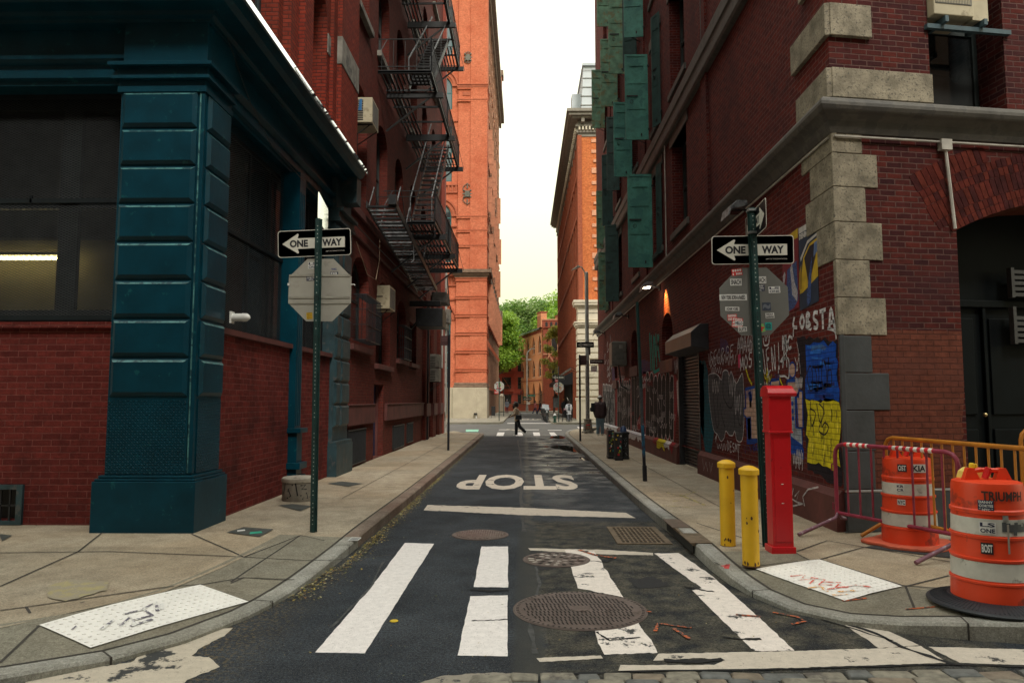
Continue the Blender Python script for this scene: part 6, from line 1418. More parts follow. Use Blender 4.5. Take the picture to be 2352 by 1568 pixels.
# ---- grey meter box on the right wall
t = thing('meter_box', 'battered grey steel box fixed to the graffiti wall above head height', 'utility box', (3.6, 27.5, 3.07)); GB = mat('battered_grey_steel', (.16, .155, .14), .5, metal=.3, var=.3, scale=3, dirt=(.08, .07, .06, 1), dscale=5)
m_ = MB(); m_.box(3.34, 3.93, 27.5, 28.4, 3.07, 4.0, GB); m_.build('case', t, bevel=.05); m_ = MB(); m_.box(3.62, 3.75, 27.48, 27.499, 3.72, 3.86, mat('label_grey', (.32, .31, .28), .6)); m_.box(3.5, 3.8, 27.485, 27.499, 3.3, 3.6, mat('label_dark', (.12, .12, .11), .6)); m_.build('label', t); m_ = MB(); m_.tube([(3.6, 27.6, 3.07), (3.7, 27.6, 2.3), (3.9, 27.6, 2.2)], .03, IRON, 6); m_.build('conduit', t)
# ---- wall lamps
def wall_lamp(label, y, z, lit):
    t = thing('wall_lamp', label, 'lamp', (3.9, y, z)); m_ = MB(); m_.tube([(3.92, y, z), (3.62, y - .05, z + .05)], .025, IRONG if lit else IRON, 6); m_.box(3.88, 3.93, y - .08, y + .08, z - .08, z + .08, IRON); m_.build('arm', t)
    m_ = MB(); m_.prism([(3.66, y - .32, z + .04), (3.38, y - .32, z - .02), (3.36, y - .32, z + .03), (3.48, y - .32, z + .13), (3.64, y - .32, z + .13)], (0, .5, 0), IRONG); m_.prism([(3.37, y - .33, z + .05), (3.33, y - .33, z - .12), (3.35, y - .33, z - .12), (3.40, y - .33, z + .05)], (0, .5, 0), IRONG); h = m_.build('lamp_head', t, bevel=.01)
    m_ = MB(); m_.box(3.42, 3.60, y - .2, y + .05, z - .02, z + .0, mat('lit_lens', (1, .80, .55), .4, emit=9.0) if lit else mat('dark_lens', (.03, .03, .035), .2)); m_.build('lens', h)
wall_lamp('lit wall lamp glowing under the ledge between the shutters and the roller door', 20.6, 4.98, True)
wall_lamp('unlit wall lamp under the ledge above the right one way signs', 11.9, 4.88, False)
wall_lamp('unlit wall lamp under the ledge above the grey meter box', 27.0, 4.9, False); wall_lamp('unlit wall lamp under the ledge at the far end of the graffiti wall', 35.0, 5.0, False)
ld = bpy.data.lights.new('wall_lamp_light', 'SPOT'); ld.energy = 270; ld.color = (1, .50, .10); ld.spot_size = R(64); ld.spot_blend = .9; ld.shadow_soft_size = .04; lo = bpy.data.objects.new('wall_lamp_light', ld); COL.objects.link(lo); lo.location = (3.60, 19.9, 4.95); lo.rotation_euler = (Vector((3.93, 19.8, 4.45)) - lo.location).to_track_quat('-Z', 'Y').to_euler()

# ---- yellow bollards
YP = mat('yellow_bollard_paint', (.72, .42, .01), .5, var=.12, scale=3, bump=.15, dirt=(.20, .13, .03, 1), dscale=7, dcut=.66)
RUST = mat('bollard_rust', (.10, .05, .02), .9)
def bollard(label, x, y, h, src=None):
    t = thing('bollard', label, 'bollard', (x, y, .13), 'yellow bollards by the red call box'); m_ = MB(); r = .082; c0 = Vector((x, y, .13))
    m_.lathe([(r, 0), (r, h - .07)], c0, YP, 28); b = m_.build('pipe', t, smooth=40); m_ = MB(); m_.lathe([(r + .012, h - .075), (r + .02, h - .07), (r + .02, h - .025), (r + .012, h - .015), (r * .55, h + .01), (.01, h + .016)], c0, YP, 12); m_.build('cap', t, smooth=30)
    m_ = MB(); Pc = cyl(c0, r); rg = random.Random(int(x * 100))
    for k in range(9): 
        u, v = rg.uniform(-.09, .09), rg.choice([rg.uniform(.02, .1), rg.uniform(.3, .5), rg.uniform(.6, .8)]); s_ = rg.uniform(.006, .016)
        m_.poly([Pc(u + s_ * math.cos(a) * rg.uniform(.6, 1), v + s_ * 1.7 * math.sin(a) * rg.uniform(.6, 1.2)) for a in [i * 1.047 for i in range(6)]], RUST)
    m_.lathe([(r + .004, 0), (r + .003, .012)], c0, RUST, 28); m_.build('rust_chips', b); return t
bollard('yellow bollard of the pair, farther one beside the graffiti wall pavement', 2.27, 8.22, .94); bollard('yellow bollard of the pair, nearer one right beside the white tactile pad', 2.225, 7.26, .96)
# ---- red call box
t = thing('emergency_call_box', 'tall glossy red fire alarm pillar with a rounded hood between bollards and barrier', 'call box', (2.7, 7.85, .14)); RD = mat('red_gloss_paint', (.50, .006, .012), .32, var=.12, scale=3, bump=.12, dirt=(.30, .004, .01, 1), dscale=6, dcut=.62)
m_ = MB(); m_.box(2.575, 2.83, 7.78, 8.04, .14, 1.42, RD); m_.box(2.545, 2.85, 7.75, 8.07, .10, .21, RD); m_.build('pillar', t, bevel=.008)
m_ = MB(); m_.box(2.56, 2.845, 7.75, 8.05, 1.42, 1.80, RD); m_.box(2.55, 2.855, 7.74, 8.06, 1.40, 1.425, RD); h = m_.build('head', t, bevel=.01)
m_ = MB(); n_ = 14; pr_ = [(7.72, 1.79), (7.715, 1.82)] + [(7.90 - .19 * math.cos(R(a)), 1.81 + .10 * math.sin(R(a))) for a in range(15, 166, 15)] + [(8.085, 1.82), (8.08, 1.79)]
m_.prism([(2.545, y, z) for y, z in pr_], (.335, 0, 0), RD); m_.tube([(2.54, 7.735, 1.82), (2.90, 7.735, 1.82)], .028, RD, 10); m_.build('hood', h, smooth=35)
m_ = MB(); m_.box(2.61, 2.80, 7.772, 7.781, .26, 1.34, RD); 
for x, z in ((2.62, .95), (2.79, .95), (2.66, 1.3), (2.62, .4), (2.79, .4)): m_.ball((x, 7.77, z), .006, RD, 6, 4)
for z in (.66, .86): m_.box(2.69, 2.72, 7.765, 7.772, z, z + .008, WHT)
m_.build('access_panel', t, bevel=.004); t.scale = (.84, .72, 1); t.location.x += .03; t.location.y -= .02
# ---- traffic barrels
OR = mat('barrel_orange', (.72, .055, .012), .42, var=.1, scale=3, bump=.1, dirt=(.30, .03, .015, 1), dscale=2.6, dcut=.58); WB_ = mat('barrel_white_band', (.52, .51, .46), .5, var=.2, scale=6, dirt=(.22, .20, .17, 1), dscale=7, dcut=.60); RUB = mat('black_rubber', (.014, .018, .024), .55, var=.3, scale=5, bump=.3)
def barrel(label, x, y, rubber=True, lean_=0):
    t = thing('traffic_barrel', label, 'traffic barrel', (x, y, .15), 'orange traffic barrels'); c0 = Vector((x, y, .15)); b = MB()
    prof = [(.315, .0), (.315, .03), (.31, .19), (.318, .195), (.318, .21), (.306, .215), (.300, .365), (.31, .37), (.312, .385), (.296, .39), (.290, .53), (.302, .535), (.304, .555), (.288, .56), (.283, .72), (.294, .725), (.294, .75), (.280, .76), (.275, .93), (.268, .955), (.24, .965), (.05, .97)]
    prof = [(r_ * .9, z_) for r_, z_ in prof]; b.lathe(prof, c0, OR, 48); bo = b.build('barrel_body', t, smooth=35)
    for z0, z1, r0, r1 in ((.225, .36, .3065 * .9, .3015 * .9), (.565, .69, .289 * .9, .2855 * .9)): b = MB(); b.lathe([(r0 - .004, z0), (r0 + .0015, z0), (r1 + .0015, z1), (r1 - .004, z1)], c0, WB_, 48); b.build('reflective_band', t, smooth=60)
    b = MB(); b.tube([c0 + Vector((-.13, 0, .95)), c0 + Vector((-.12, 0, 1.03)), c0 + Vector((-.05, 0, 1.045)), c0 + Vector((.12, 0, 1.04)), c0 + Vector((.16, 0, .95))], .02, OR, 8)
    for sx in (-.12, .13): b.prism([c0 + Vector((sx - .07, -.02, .955)), c0 + Vector((sx + .07, -.02, .955)), c0 + Vector((sx + .02, -.02, 1.06)), c0 + Vector((sx - .03, -.02, 1.06))], (0, .045, 0), OR)
    b.tube([c0 + Vector((-.03, -.02, .98)), c0 + Vector((0, -.025, 1.06)), c0 + Vector((.04, 0, 1.05)), c0 + Vector((.0, .0, .98))], .018, mat('red_strap', (.6, .02, .02), .5), 6); b.build('handle', t, smooth=40)
    if rubber:
        b = MB(); b.lathe([(.28, .005), (.45, -.005), (.46, .01), (.45, .022), (.37, .045), (.305, .06), (.28, .06)], c0, RUB, 56)
        for k in range(90): a = k * 2 * math.pi / 90; b.tube([c0 + Vector((math.cos(a) * .31, math.sin(a) * .31, .06)), c0 + Vector((math.cos(a) * .43, math.sin(a) * .43, .028))], .004, RUB, 4)
        b.build('rubber_base', t)
    else:
        b = MB(); pts = [(.46 * math.cos(a) * (1 + .12 * math.sin(5 * a)), .43 * math.sin(a) * (1 + .1 * math.cos(4 * a))) for a in [k * .2618 for k in range(24)]]; b.prism([c0 + Vector((u, v, .0)) for u, v in pts], (0, 0, .035), mat('faded_orange_flap', (.60, .12, .06), .6)); b.build('base_flap', t, bevel=.01)
    return t, c0, bo
t1, c1, bo = barrel('orange traffic barrel with stickers on a black rubber ring, nearest the kerb', 3.70, 5.90)
Pb = cyl(c1, .277)
def stk(z, r, u0, w, h, bg, lines, fg, parent):
    r = r * .9 + .001; c_ = Vector((c1.x, c1.y, c1.z)); Q = cyl(c_, r); m_ = MB()
    if bg:
        for k in range(5): m_.poly([Q(u0 + w * (k / 5 - .5), z - h / 2), Q(u0 + w * ((k + 1) / 5 - .5), z - h / 2), Q(u0 + w * ((k + 1) / 5 - .5), z + h / 2), Q(u0 + w * (k / 5 - .5), z + h / 2)], bg)
    Q2 = cyl(c_, r + .0015)
    for i, tx in enumerate(lines): m_.text(tx, fg, Q2, w * .88, h * .72 / len(lines), x=u0, y=z + h * (.5 - (i + .5) / len(lines)), bold=.03)
    m_.build('sticker', parent)
stk(.79, .285, -.155, .105, .085, NAVY, ['DANNY', 'CORTES', '* NYC *'], WHT2, bo); stk(.625, .292, -.155, .11, .09, WHT2, ['LS', 'ONE'], NAVY, bo); stk(.47, .3025, -.17, .08, .085, BLK, ['BOST'], WHT2, bo)
stk(.865, .2815, -.03, .34, .10, None, ['TRIUMPH'], mat('black_spray', (.05, .02, .015), .7), bo); stk(.70, .2865, -.03, .04, .05, mat('foil_tape', (.4, .4, .38), .35, metal=.6), [' '], BLK, bo)
m_ = MB(); Q = cyl(c1, .2905)
for (u0, u1, z0, z1, mm) in ((-.06, .30, .60, .665, mat('grey_duct_tape', (.07, .075, .08), .5)), (.06, .14, .64, .69, mat('foil_tape', (.4, .4, .38), .35, metal=.6)), (-.035, -.02, .44, .66, mat('grey_tape_strip', (.32, .28, .24), .5)), (.02, .05, .575, .60, mat('grey_duct_tape', (.07, .075, .08), .5))):
    n_ = max(1, int((u1 - u0) / .03))
    for k in range(n_):
        a, b_ = u0 + (u1 - u0) * k / n_, u0 + (u1 - u0) * (k + 1) / n_; zz = z1 + (rnd.uniform(-.01, .01) if n_ > 1 else 0); QQ = cyl(c1, .2905 * .9 + .002 if z0 > .5 else .305 * .9 + .002); m_.poly([QQ(a, z0), QQ(b_, z0), QQ(b_, zz), QQ(a, zz)], mm)
m_.build('tape', bo)
yb = MB(); yb.prism([(3.58, 6.02, 1.11), (3.82, 6.02, 1.11), (3.78, 6.02, 1.18), (3.64, 6.02, 1.20), (3.60, 6.02, 1.17)], (0, .09, 0), mat('pale_yellow_plastic', (.70, .52, .12), .5)); yb.tube([(3.69, 6.06, 1.19), (3.69, 6.06, 1.235)], .022, mat('yellow_plastic', (.8, .55, .02), .4), 10); yb.tube([(3.72, 6.06, 1.19), (3.72, 6.06, 1.23)], .014, mat('yellow_plastic', (.8, .55, .02), .4), 10); tag(yb.build('warning_light', bevel=.01), 'small pale yellow warning light strapped on top of the nearest traffic barrel', 'warning light')
t2, c2, bo2 = barrel('orange traffic barrel behind the maroon barrier, standing on a torn orange base flap', 4.30, 8.25, False)
c1 = c2; stk(.86, .2815, -.17, .09, .08, BLK, ['OST'], WHT2, bo2); stk(.86, .2815, .0, .16, .09, WHT2, ['KIA'], BLK, bo2); stk(.64, .291, -.2, .08, .08, WHT2, ['KR', 'CR'], NAVY, bo2); stk(.49, .3025, -.2, .08, .06, WHT2, ['NYC'], NAVY, bo2)
# ---- crowd barriers
def barrier(label, A, B, top, m, bars, foot_m, tape=False, z0=.15, foot=.36):
    A = Vector(A + (0,)); B = Vector(B + (0,)); U = (B - A); L = U.length; U.normalize(); N = Vector((U.y, -U.x, 0)); N = N if N.x < 0 else -N
    t = thing('crowd_barrier', label, 'barrier', tuple(A + Vector((0, 0, z0)))); W = lambda u, z, n=0: A + U * u + N * n + Vector((0, 0, z)); f = MB(); r = .024; lo = z0 + .24
    f.tube([W(0, z0 + .2), W(0, top - .14), W(.015, top - .07), W(.06, top - .02), W(.14, top), W(L - .14, top), W(L - .06, top - .02), W(L - .015, top - .07), W(L, top - .14), W(L, z0 + .2)], r, m, 10); f.tube([W(0, lo), W(L, lo)], r * .9, m, 10); f.build('frame', t, smooth=60)
    n_ = bars
    for k in range(1, n_): b = MB(); b.tube([W(L * k / n_, lo), W(L * k / n_, top - .01)], .012, m, 6); b.build('bar', t, smooth=60)
    for u in (.02, L - .02): b = MB(); b.tube([W(u, lo, 0), W(u, lo - .06, .05), W(u, z0 + .02, foot)], r * .9, foot_m, 8); b.tube([W(u, lo, 0), W(u, lo - .06, -.05), W(u, z0 + .02, -foot)], r * .9, foot_m, 8); b.build('foot', t, smooth=60)
    if tape:
        b = MB(); RT = mat('red_tape', (.55, .02, .03), .5); WT = mat('white_tape', (.70, .66, .60), .5)
        for a, c_ in ((.16, .50), (.80, 1.35)):
            u = a; k = 0
            while u < min(c_, L - .16): b.tube([W(u, top), W(min(u + .045, c_), top)], r + .003, WT if k % 2 else RT, 10); u += .045; k += 1
        b.build('striped_tape', t, smooth=60)
    for z in (top - .25, z0 + .35): b = MB(); b.tube([W(0, z, 0), W(-.06, z, 0), W(-.06, z - .08, 0)], .008, m, 6); b.build('hook', t)
    return t
MAR = mat('maroon_worn_paint', (.24, .022, .05), .5, var=.3, scale=8, dirt=(.12, .09, .14, 1), dscale=16, dcut=.64); MARW = mat('maroon_scraped_foot', (.16, .06, .09), .5, var=.4, scale=12, dirt=(.30, .26, .28, 1), dscale=14, dcut=.55)
AMB = mat('amber_worn_paint', (.46, .17, .015), .5, var=.2, scale=8, dirt=(.20, .08, .02, 1), dscale=14, dcut=.66)
barrier('maroon steel crowd barrier with red and white tape along its top rail', (3.80, 8.95), (4.40, 7.45), 1.22, MAR, 9, MARW, True, foot=.62)
barrier('amber yellow crowd barrier running behind the maroon one and both barrels', (4.30, 8.72), (4.62, 6.35), 1.31, AMB, 15, AMB)
barrier('second amber barrier, its rounded end just inside the right edge of the view', (5.82, 8.6), (7.9, 8.2), 1.42, AMB, 14, AMB)

# ---- news boxes and bin
def newsbox(label, x, y, w, d, h, m):
    t = thing('news_box', label, 'news box', (x, y, .15)); b = MB(); b.box(x - w / 2, x + w / 2, y - d / 2, y + d / 2, .22, .15 + h, m); b.box(x - w / 2 - .01, x + w / 2 + .01, y - d / 2 - .01, y + d / 2 + .01, .14, .22, BLK); b.build('case', t, bevel=.012)
    b = MB(); rg = random.Random(int(y * 10)); cols = [YEL, WHT2, mat('sticker_teal', (.01, .30, .27), .6), mat('sticker_lime', (.25, .4, .03), .6), REDS, mat('sticker_slate', (.04, .055, .09), .5)]
    P = lambda u, v, dd=0.0: Vector((x + u, y - d / 2 - .002 - dd, .25 + v))
    for k in range(16): rect(b, P, rg.uniform(-w * .38, w * .38), rg.uniform(.05, h - .16), rg.uniform(.02, .055), rg.uniform(.02, .06), .001 + k * .0006, rg.choice(cols), rg.uniform(-.4, .4))
    b.build('sticker', t)['kind'] = 'stuff'; return t
DKB = mat('black_scrawled_box', (.02, .022, .024), .5, var=.4, scale=6, dirt=(.07, .09, .08, 1), dscale=18, dcut=.62)
newsbox('slim black news box covered with stickers, leftmost of the group by the graffiti wall', 2.40, 20.3, .17, .45, .78, DKB); newsbox('slim black news box covered with stickers, middle one of the group', 2.53, 19.7, .19, .42, .74, DKB)
t = thing('litter_bin', 'round black litter bin with grey scrawls beside the two black news boxes', 'bin', (2.75, 19.95, .15)); b = MB(); c0 = Vector((2.75, 19.95, .15)); b.lathe([(.125, 0), (.125, .05), (.11, .06), (.11, .66), (.13, .67), (.13, .72), (.1, .74), (.02, .75)], c0, DKB, 20); b.lathe([(.10, .73), (.08, .85), (.03, .9)], c0 + Vector((-.04, 0, 0)), mat('blue_can_lid', (.03, .06, .14), .4), 12); bb = b.build('bin_body', t, smooth=35)
b = MB(); Pc = cyl(c0, .112)
for s_ in ([(-.05, .55), (.03, .58), (-.03, .5), (.05, .52)], [(-.04, .42), (.04, .45), (.0, .35)], [(-.05, .2), (.05, .3), (.05, .2), (-.05, .3)], [(0, .18), (.05, .1)]): b.ribbon(s_, .014, mat('scrawl_grey', (.3, .32, .33), .6), Pc)
b.build('scrawl', bb)

# ---- ironwork in the road
IR = mat('cast_iron_cover', (.125, .095, .085), .55, metal=.4, var=.3, scale=8, bump=.3, dirt=(.07, .045, .038, 1), dscale=6); IRH = mat('iron_recess', (.018, .014, .013), .9); IRL = mat('polished_cast_iron', (.30, .26, .27), .3, metal=.7, var=.3, scale=10)
def manhole(label, px, py, r, style, cx=None):
    p = G(px, py); t = thing('manhole_cover', label, 'manhole cover', (p.x, p.y, 0)); c0 = Vector((p.x, p.y, 0)); b = MB(); b.lathe([(r, .003), (r, .009), (r * .93, .010), (r * .92, .0075), (.02, .0075)], c0, IR, 56); b.build('cover', t, smooth=40)
    s_ = MB(); zz = .0105
    if style == 'slots':
        yv = -r * .86
        k = 0
        while yv < r * .86:
            lim = math.sqrt(max(0, (r * .86) ** 2 - yv ** 2)); x = -lim + (.02 if k % 2 else 0)
            while x < lim - .02:
                if math.hypot(x, yv) > r * .17: s_.poly([(p.x + x + a, p.y + yv + q, zz) for a, q in ((-.009, .03), (.004, .03), (.016, -.03), (.003, -.03))][::-1], IRH)
                x += .034
            yv += .075; k += 1
        s_.lathe([(r * .14, .0085), (r * .14, .0125), (r * .04, .0125)], c0, IR, 20)
        for k in range(70): a = k * 2 * math.pi / 70; s_.poly([(p.x + math.cos(a + e) * r * q, p.y + math.sin(a + e) * r * q, .0112) for e, q in ((0, .94), (0, .985), (.035, .985), (.035, .94))], IRH)
    elif style == 'grid':
        n_ = 15
        for i in range(-n_, n_):
            for j_ in range(-n_, n_):
                x, yv = (i + .5) * r * .085, (j_ + .5) * r * .085
                if math.hypot(x, yv) < r * .84: s_.box(p.x + x - r * .027, p.x + x + r * .027, p.y + yv - r * .027, p.y + yv + r * .027, .008, .0125, IRL if (i + j_) % 2 else IR)
    else:
        for ring_, n_ in ((.3, 8), (.55, 14), (.78, 20)):
            for k in range(n_): a = (k + ring_) * 2 * math.pi / n_; s_.poly([(p.x + math.cos(a + e) * r * q, p.y + math.sin(a + e) * r * q, .0105) for e, q in ((-1.6 / n_, ring_ - .08), (-1.4 / n_, ring_ + .09), (1.4 / n_, ring_ + .09), (1.6 / n_, ring_ - .08))], IRL if rnd.random() < .55 else IRH)
    s_.build('tread_pattern', t)['kind'] = 'stuff'
    m2 = MB(); m2.lathe([(r * 1.03, .002), (r * 1.03, .0055), (r * 1.005, .0055)], c0, mat('manhole_collar', (.10, .075, .065), .7, var=.3, scale=9), 56); m2.build('frame', t)
manhole('largest manhole cover, slotted brown iron, in the foreground crossing', 1332, 1400, .545, 'slots'); manhole('small round cover with a square grid, left of the drain grate', 1103, 1228, .36, 'grid'); manhole('small round cover with shiny patches, on the worn crossing stripe', 1278, 1285, .36, 'mosaic')
t = thing('drain_grate', 'rectangular rusty drain grate at the right kerb opening', 'drain grate', tuple(G(1475, 1222))); cs_ = [G(x, y) for x, y in ((1403, 1204), (1508, 1206), (1549, 1241), (1426, 1240))]
ax, bx_ = 1.13, 1.80; ay, by = 8.95, 10.13
b = MB(); RI = mat('rusty_grate', (.15, .112, .075), .75, metal=.3, var=.4, scale=10, bump=.3)
b.poly([(ax, ay, .003), (bx_, ay, .003), (bx_, by, .003), (ax, by, .003)], IRH)
for k in range(11): x = ax + .06 + (bx_ - ax - .12) * k / 10; b.box(x - .01, x + .01, ay + .05, by - .05, .004, .013, RI)
for k in range(10): y = ay + .06 + (by - ay - .12) * k / 9; b.box(ax + .04, bx_ - .04, y - .014, y + .014, .004, .0125, RI)
b.build('grating', t); b = MB()
for x0, x1, y0, y1 in ((ax, bx_, ay, ay + .05), (ax, bx_, by - .05, by), (ax, ax + .05, ay + .05, by - .05), (bx_ - .05, bx_, ay + .05, by - .05)): b.box(x0, x1, y0, y1, .002, .014, RI)
b.build('frame', t)
b = MB(); b.box(1.905, 1.925, 8.35, 9.85, .02, .115, INTD); b.box(1.87, 2.12, 8.3, 8.9, .142, .149, RI); b.box(1.87, 2.10, 9.3, 9.95, .142, .148, mat('brown_iron_lid', (.11, .08, .06), .7)); b.box(1.895, 1.93, 8.3, 9.9, .115, .142, RI); tag(b.build('kerb_inlet'), 'dark kerb inlet with an iron lid beside the drain grate', 'drain')
# pavement covers
VC = mat('vault_cover', (.05, .055, .05), .7, var=.4, scale=12); VCL = mat('vault_cover_joint', (.18, .17, .14), .8)
for pts, lab in (([(520, 1222), (560, 1210), (628, 1215), (596, 1232)], 'dark vault cover with a green mark at the foot of the teal corner pier'), ([(640, 1160), (672, 1157), (715, 1162), (690, 1173)], 'worn vault cover beside the concrete drum'), ([(752, 1110), (785, 1105), (832, 1110), (800, 1117)], 'dark vault cover beyond the concrete drum'), ([(0, 1232), (0, 1226), (28, 1229), (5, 1242)], 'dark vault cover cut by the left edge of the view')):
    t = MB(); P4 = [GS(x, y, -1, .003) for x, y in pts]; t.poly(P4, VC); c_ = (P4[0] + P4[2]) / 2
    t.ribbon([((P4[0] + P4[1]) / 2).to_tuple()[:2], ((P4[2] + P4[3]) / 2).to_tuple()[:2]], .02, VCL, lambda u, v: Vector((u, v, WALK + .002))); t.ribbon([((P4[1] + P4[2]) / 2).to_tuple()[:2], ((P4[3] + P4[0]) / 2).to_tuple()[:2]], .02, VCL, lambda u, v: Vector((u, v, WALK + .002)))
    if 'green' in lab: t.poly([GS(x, y, -1, .006) for x, y in ((575, 1222), (600, 1220), (603, 1224), (573, 1227))], mat('green_mark', (.02, .30, .20), .6)); t.poly([GS(x, y, -1, .006) for x, y in ((545, 1218), (562, 1216), (563, 1219), (545, 1221))], WHT2)
    tag(t.build('vault_cover'), lab, 'pavement cover')
t = MB(); t.poly([GS(x, y, 1, .002) for x, y in ((1985, 1256), (2085, 1238), (2352, 1238), (2352, 1300), (2275, 1292))], mat('black_tar_patch', (.035, .036, .037), .9, var=.3, scale=12, bump=.3)); struct(t.build('pavement_patch'))
# tactile pads
def pad(label, side, pts, scr, stained):
    t = thing('tactile_pad', label, 'tactile pad', tuple(GS(pts[0][0], pts[0][1], side))); m_ = MB(); C4 = [GS(x, y, side, .006) for x, y in pts]; n_ = 10
    PW = mat('tactile_white', (.80, .78, .74), .6, var=.06, scale=4, bump=.1, dirt=(.45, .43, .40, 1), dscale=7, dcut=.70)
    gr_ = [[None] * (n_ + 1) for _ in range(n_ + 1)]
    def Q(a, b, lift=.006): p = C4[0].lerp(C4[1], a).lerp(C4[3].lerp(C4[2], a), b); return Vector((p.x, p.y, zs(side, p.x, p.y) + lift))
    for i in range(n_):
        for j_ in range(n_): m_.poly([Q(i / n_, j_ / n_), Q((i + 1) / n_, j_ / n_), Q((i + 1) / n_, (j_ + 1) / n_), Q(i / n_, (j_ + 1) / n_)], PW)
    m_.build('pad', t); m_ = MB(); la = (C4[1] - C4[0]).length; lb = (C4[3] - C4[0]).length; na, nb = int(la / .062), int(lb / .062)
    for i in range(na):
        for j_ in range(nb): 
            p = Q((i + .5) / na, (j_ + .5) / nb, .005); m_.lathe([(.014, 0), (.012, .005), (.007, .0065)], p, PW, 8)
    m_.build('domes', t, smooth=50)['kind'] = 'stuff'
    m_ = MB()
    for mm, w_, lst in scr:
        for s_ in lst: m_.ribbon([tuple(GS(x, y, side))[:2] for x, y in s_], w_, mm, lambda u, v: Vector((u, v, zs(side, u, v) + .0125)))
    m_.build('scrawl', t)
SM = worn_paint('grey_smudge', (.13, .12, .16), .50, 9, (.7, .69, .66)); PK = worn_paint('pink_scrawl', (.75, .12, .08), .5, 14, (.75, .70, .66)); OY = worn_paint('orange_scrawl', (.85, .42, .08), .5, 14, (.75, .70, .66))
pad('white bumpy tactile pad with a grey smudged scrawl on the left kerb ramp', -1, [(90, 1436), (460, 1343), (571, 1382), (208, 1488)], [(SM, .03, [[(232, 1448), (262, 1425), (275, 1440), (300, 1418), (310, 1435)], [(285, 1412), (330, 1402), (350, 1415), (310, 1425)], [(330, 1400), (358, 1385), (362, 1405)], [(300, 1440), (350, 1424)], [(372, 1388), (372, 1402)]]), (SM, .012, [[(165, 1448), (175, 1440)]])], True)
pad('white bumpy tactile pad with a red and orange scrawl on the right kerb ramp', 1, [(1735, 1307), (1883, 1285), (2072, 1347), (1940, 1379)], [(PK, .022, [[(1815, 1325), (1850, 1322), (1838, 1334), (1872, 1330), (1860, 1342)], [(1862, 1328), (1895, 1333), (1880, 1345), (1912, 1345)], [(1890, 1338), (1930, 1340), (1918, 1352), (1948, 1350)], [(1900, 1355), (1965, 1346), (2000, 1350)]]), (OY, .03, [[(1855, 1352), (1885, 1348), (1900, 1360)], [(1912, 1368), (1945, 1366), (1925, 1360), (1965, 1358)]])], True)
# litter and leaves along the left kerb
lv_ = MB(); rg = random.Random(5); LC = [mat('fallen_leaf_yellow', (.30, .22, .04), .8), mat('fallen_leaf_brown', (.16, .09, .03), .8), mat('fallen_leaf_olive', (.15, .15, .04), .8), mat('fallen_leaf_pale', (.34, .30, .16), .8)]
for k in range(3000):
    y = rg.choice([rg.uniform(6.4, 9.5), rg.uniform(8.8, 13.0), rg.uniform(11, 17), rg.uniform(15, 30)]); x = -1.935 + (abs(rg.gauss(0, .075)) if y < 14 else abs(rg.gauss(0, .04))); 
    if y < 7.6: x = -2.02 + abs(rg.gauss(0, .12)) - (7.6 - y) * .06
    s_ = rg.uniform(.006, .02); a = rg.random() * 6.28; z = .006 + rg.random() * .016 * max(0, 1 - (x + 1.93) * 5)
    u = Vector((math.cos(a), math.sin(a), rg.uniform(-.3, .3))) * s_; v = Vector((-math.sin(a), math.cos(a), rg.uniform(-.3, .3))) * s_ * .6; p = Vector((x, y, z + .006)); lv_.poly([p - u, p - v, p + u, p + v], rg.choice(LC))
for k in range(420):
    p = Vector((rg.uniform(-1.9, 2.6), rg.uniform(4.7, 20), .006)); s_ = rg.uniform(.004, .011); a = rg.random() * 6.28; u = Vector((math.cos(a), math.sin(a), .1)) * s_; v = Vector((-math.sin(a), math.cos(a), 0)) * s_ * .6; lv_.poly([p - u, p - v, p + u, p + v], rg.choice(LC))
for k in range(500):
    p = Vector((rg.choice([rg.uniform(-4.0, -3.7), rg.uniform(-4.0, -2.2), rg.uniform(3.4, 3.8)]), rg.uniform(9.8, 30), WALK + .003)); s_ = rg.uniform(.004, .012); a = rg.random() * 6.28; u = Vector((math.cos(a), math.sin(a), .1)) * s_; v = Vector((-math.sin(a), math.cos(a), 0)) * s_ * .6; lv_.poly([p - u, p - v, p + u, p + v], rg.choice(LC[1:3]))
tag(lv_.build('fallen_leaves'), 'yellow brown leaf litter gathered along the kerbs', 'leaf litter', kind='stuff')
b = MB(); q = G(935, 1113, .02)
b.tube([q + Vector((-.06, 0, 0)), q + Vector((0, .03, .03)), q + Vector((.07, -.02, .0))], [.01, .05, .01], WHT2, 6); b.tube([q + Vector((-.02, .05, 0)), q + Vector((.05, .03, .02))], [.03, .01], WHT2, 5); tag(b.build('crumpled_paper'), 'crumpled white paper lying at the left kerb near the road word', 'litter')
b = MB(); q = G(905, 1425, .006); b.lathe([(.035, 0), (.03, .004)], q, YEL, 10); tag(b.build('bottle_cap'), 'flat round yellow scrap lying between the crossing stripes', 'litter')
b = MB(); p_ = GS(818, 1237, -1, .003); b.box(p_.x - .07, p_.x + .05, p_.y - .12, p_.y + .06, p_.z, p_.z + .004, WHT2)
for k in range(3): b.box(p_.x - .06, p_.x + .04, p_.y - .1 + k * .05, p_.y - .08 + k * .05, p_.z + .004, p_.z + .006, BLK)
tag(b.build('sticker'), 'torn white sticker on the left kerb edge near the sign post', 'sticker')

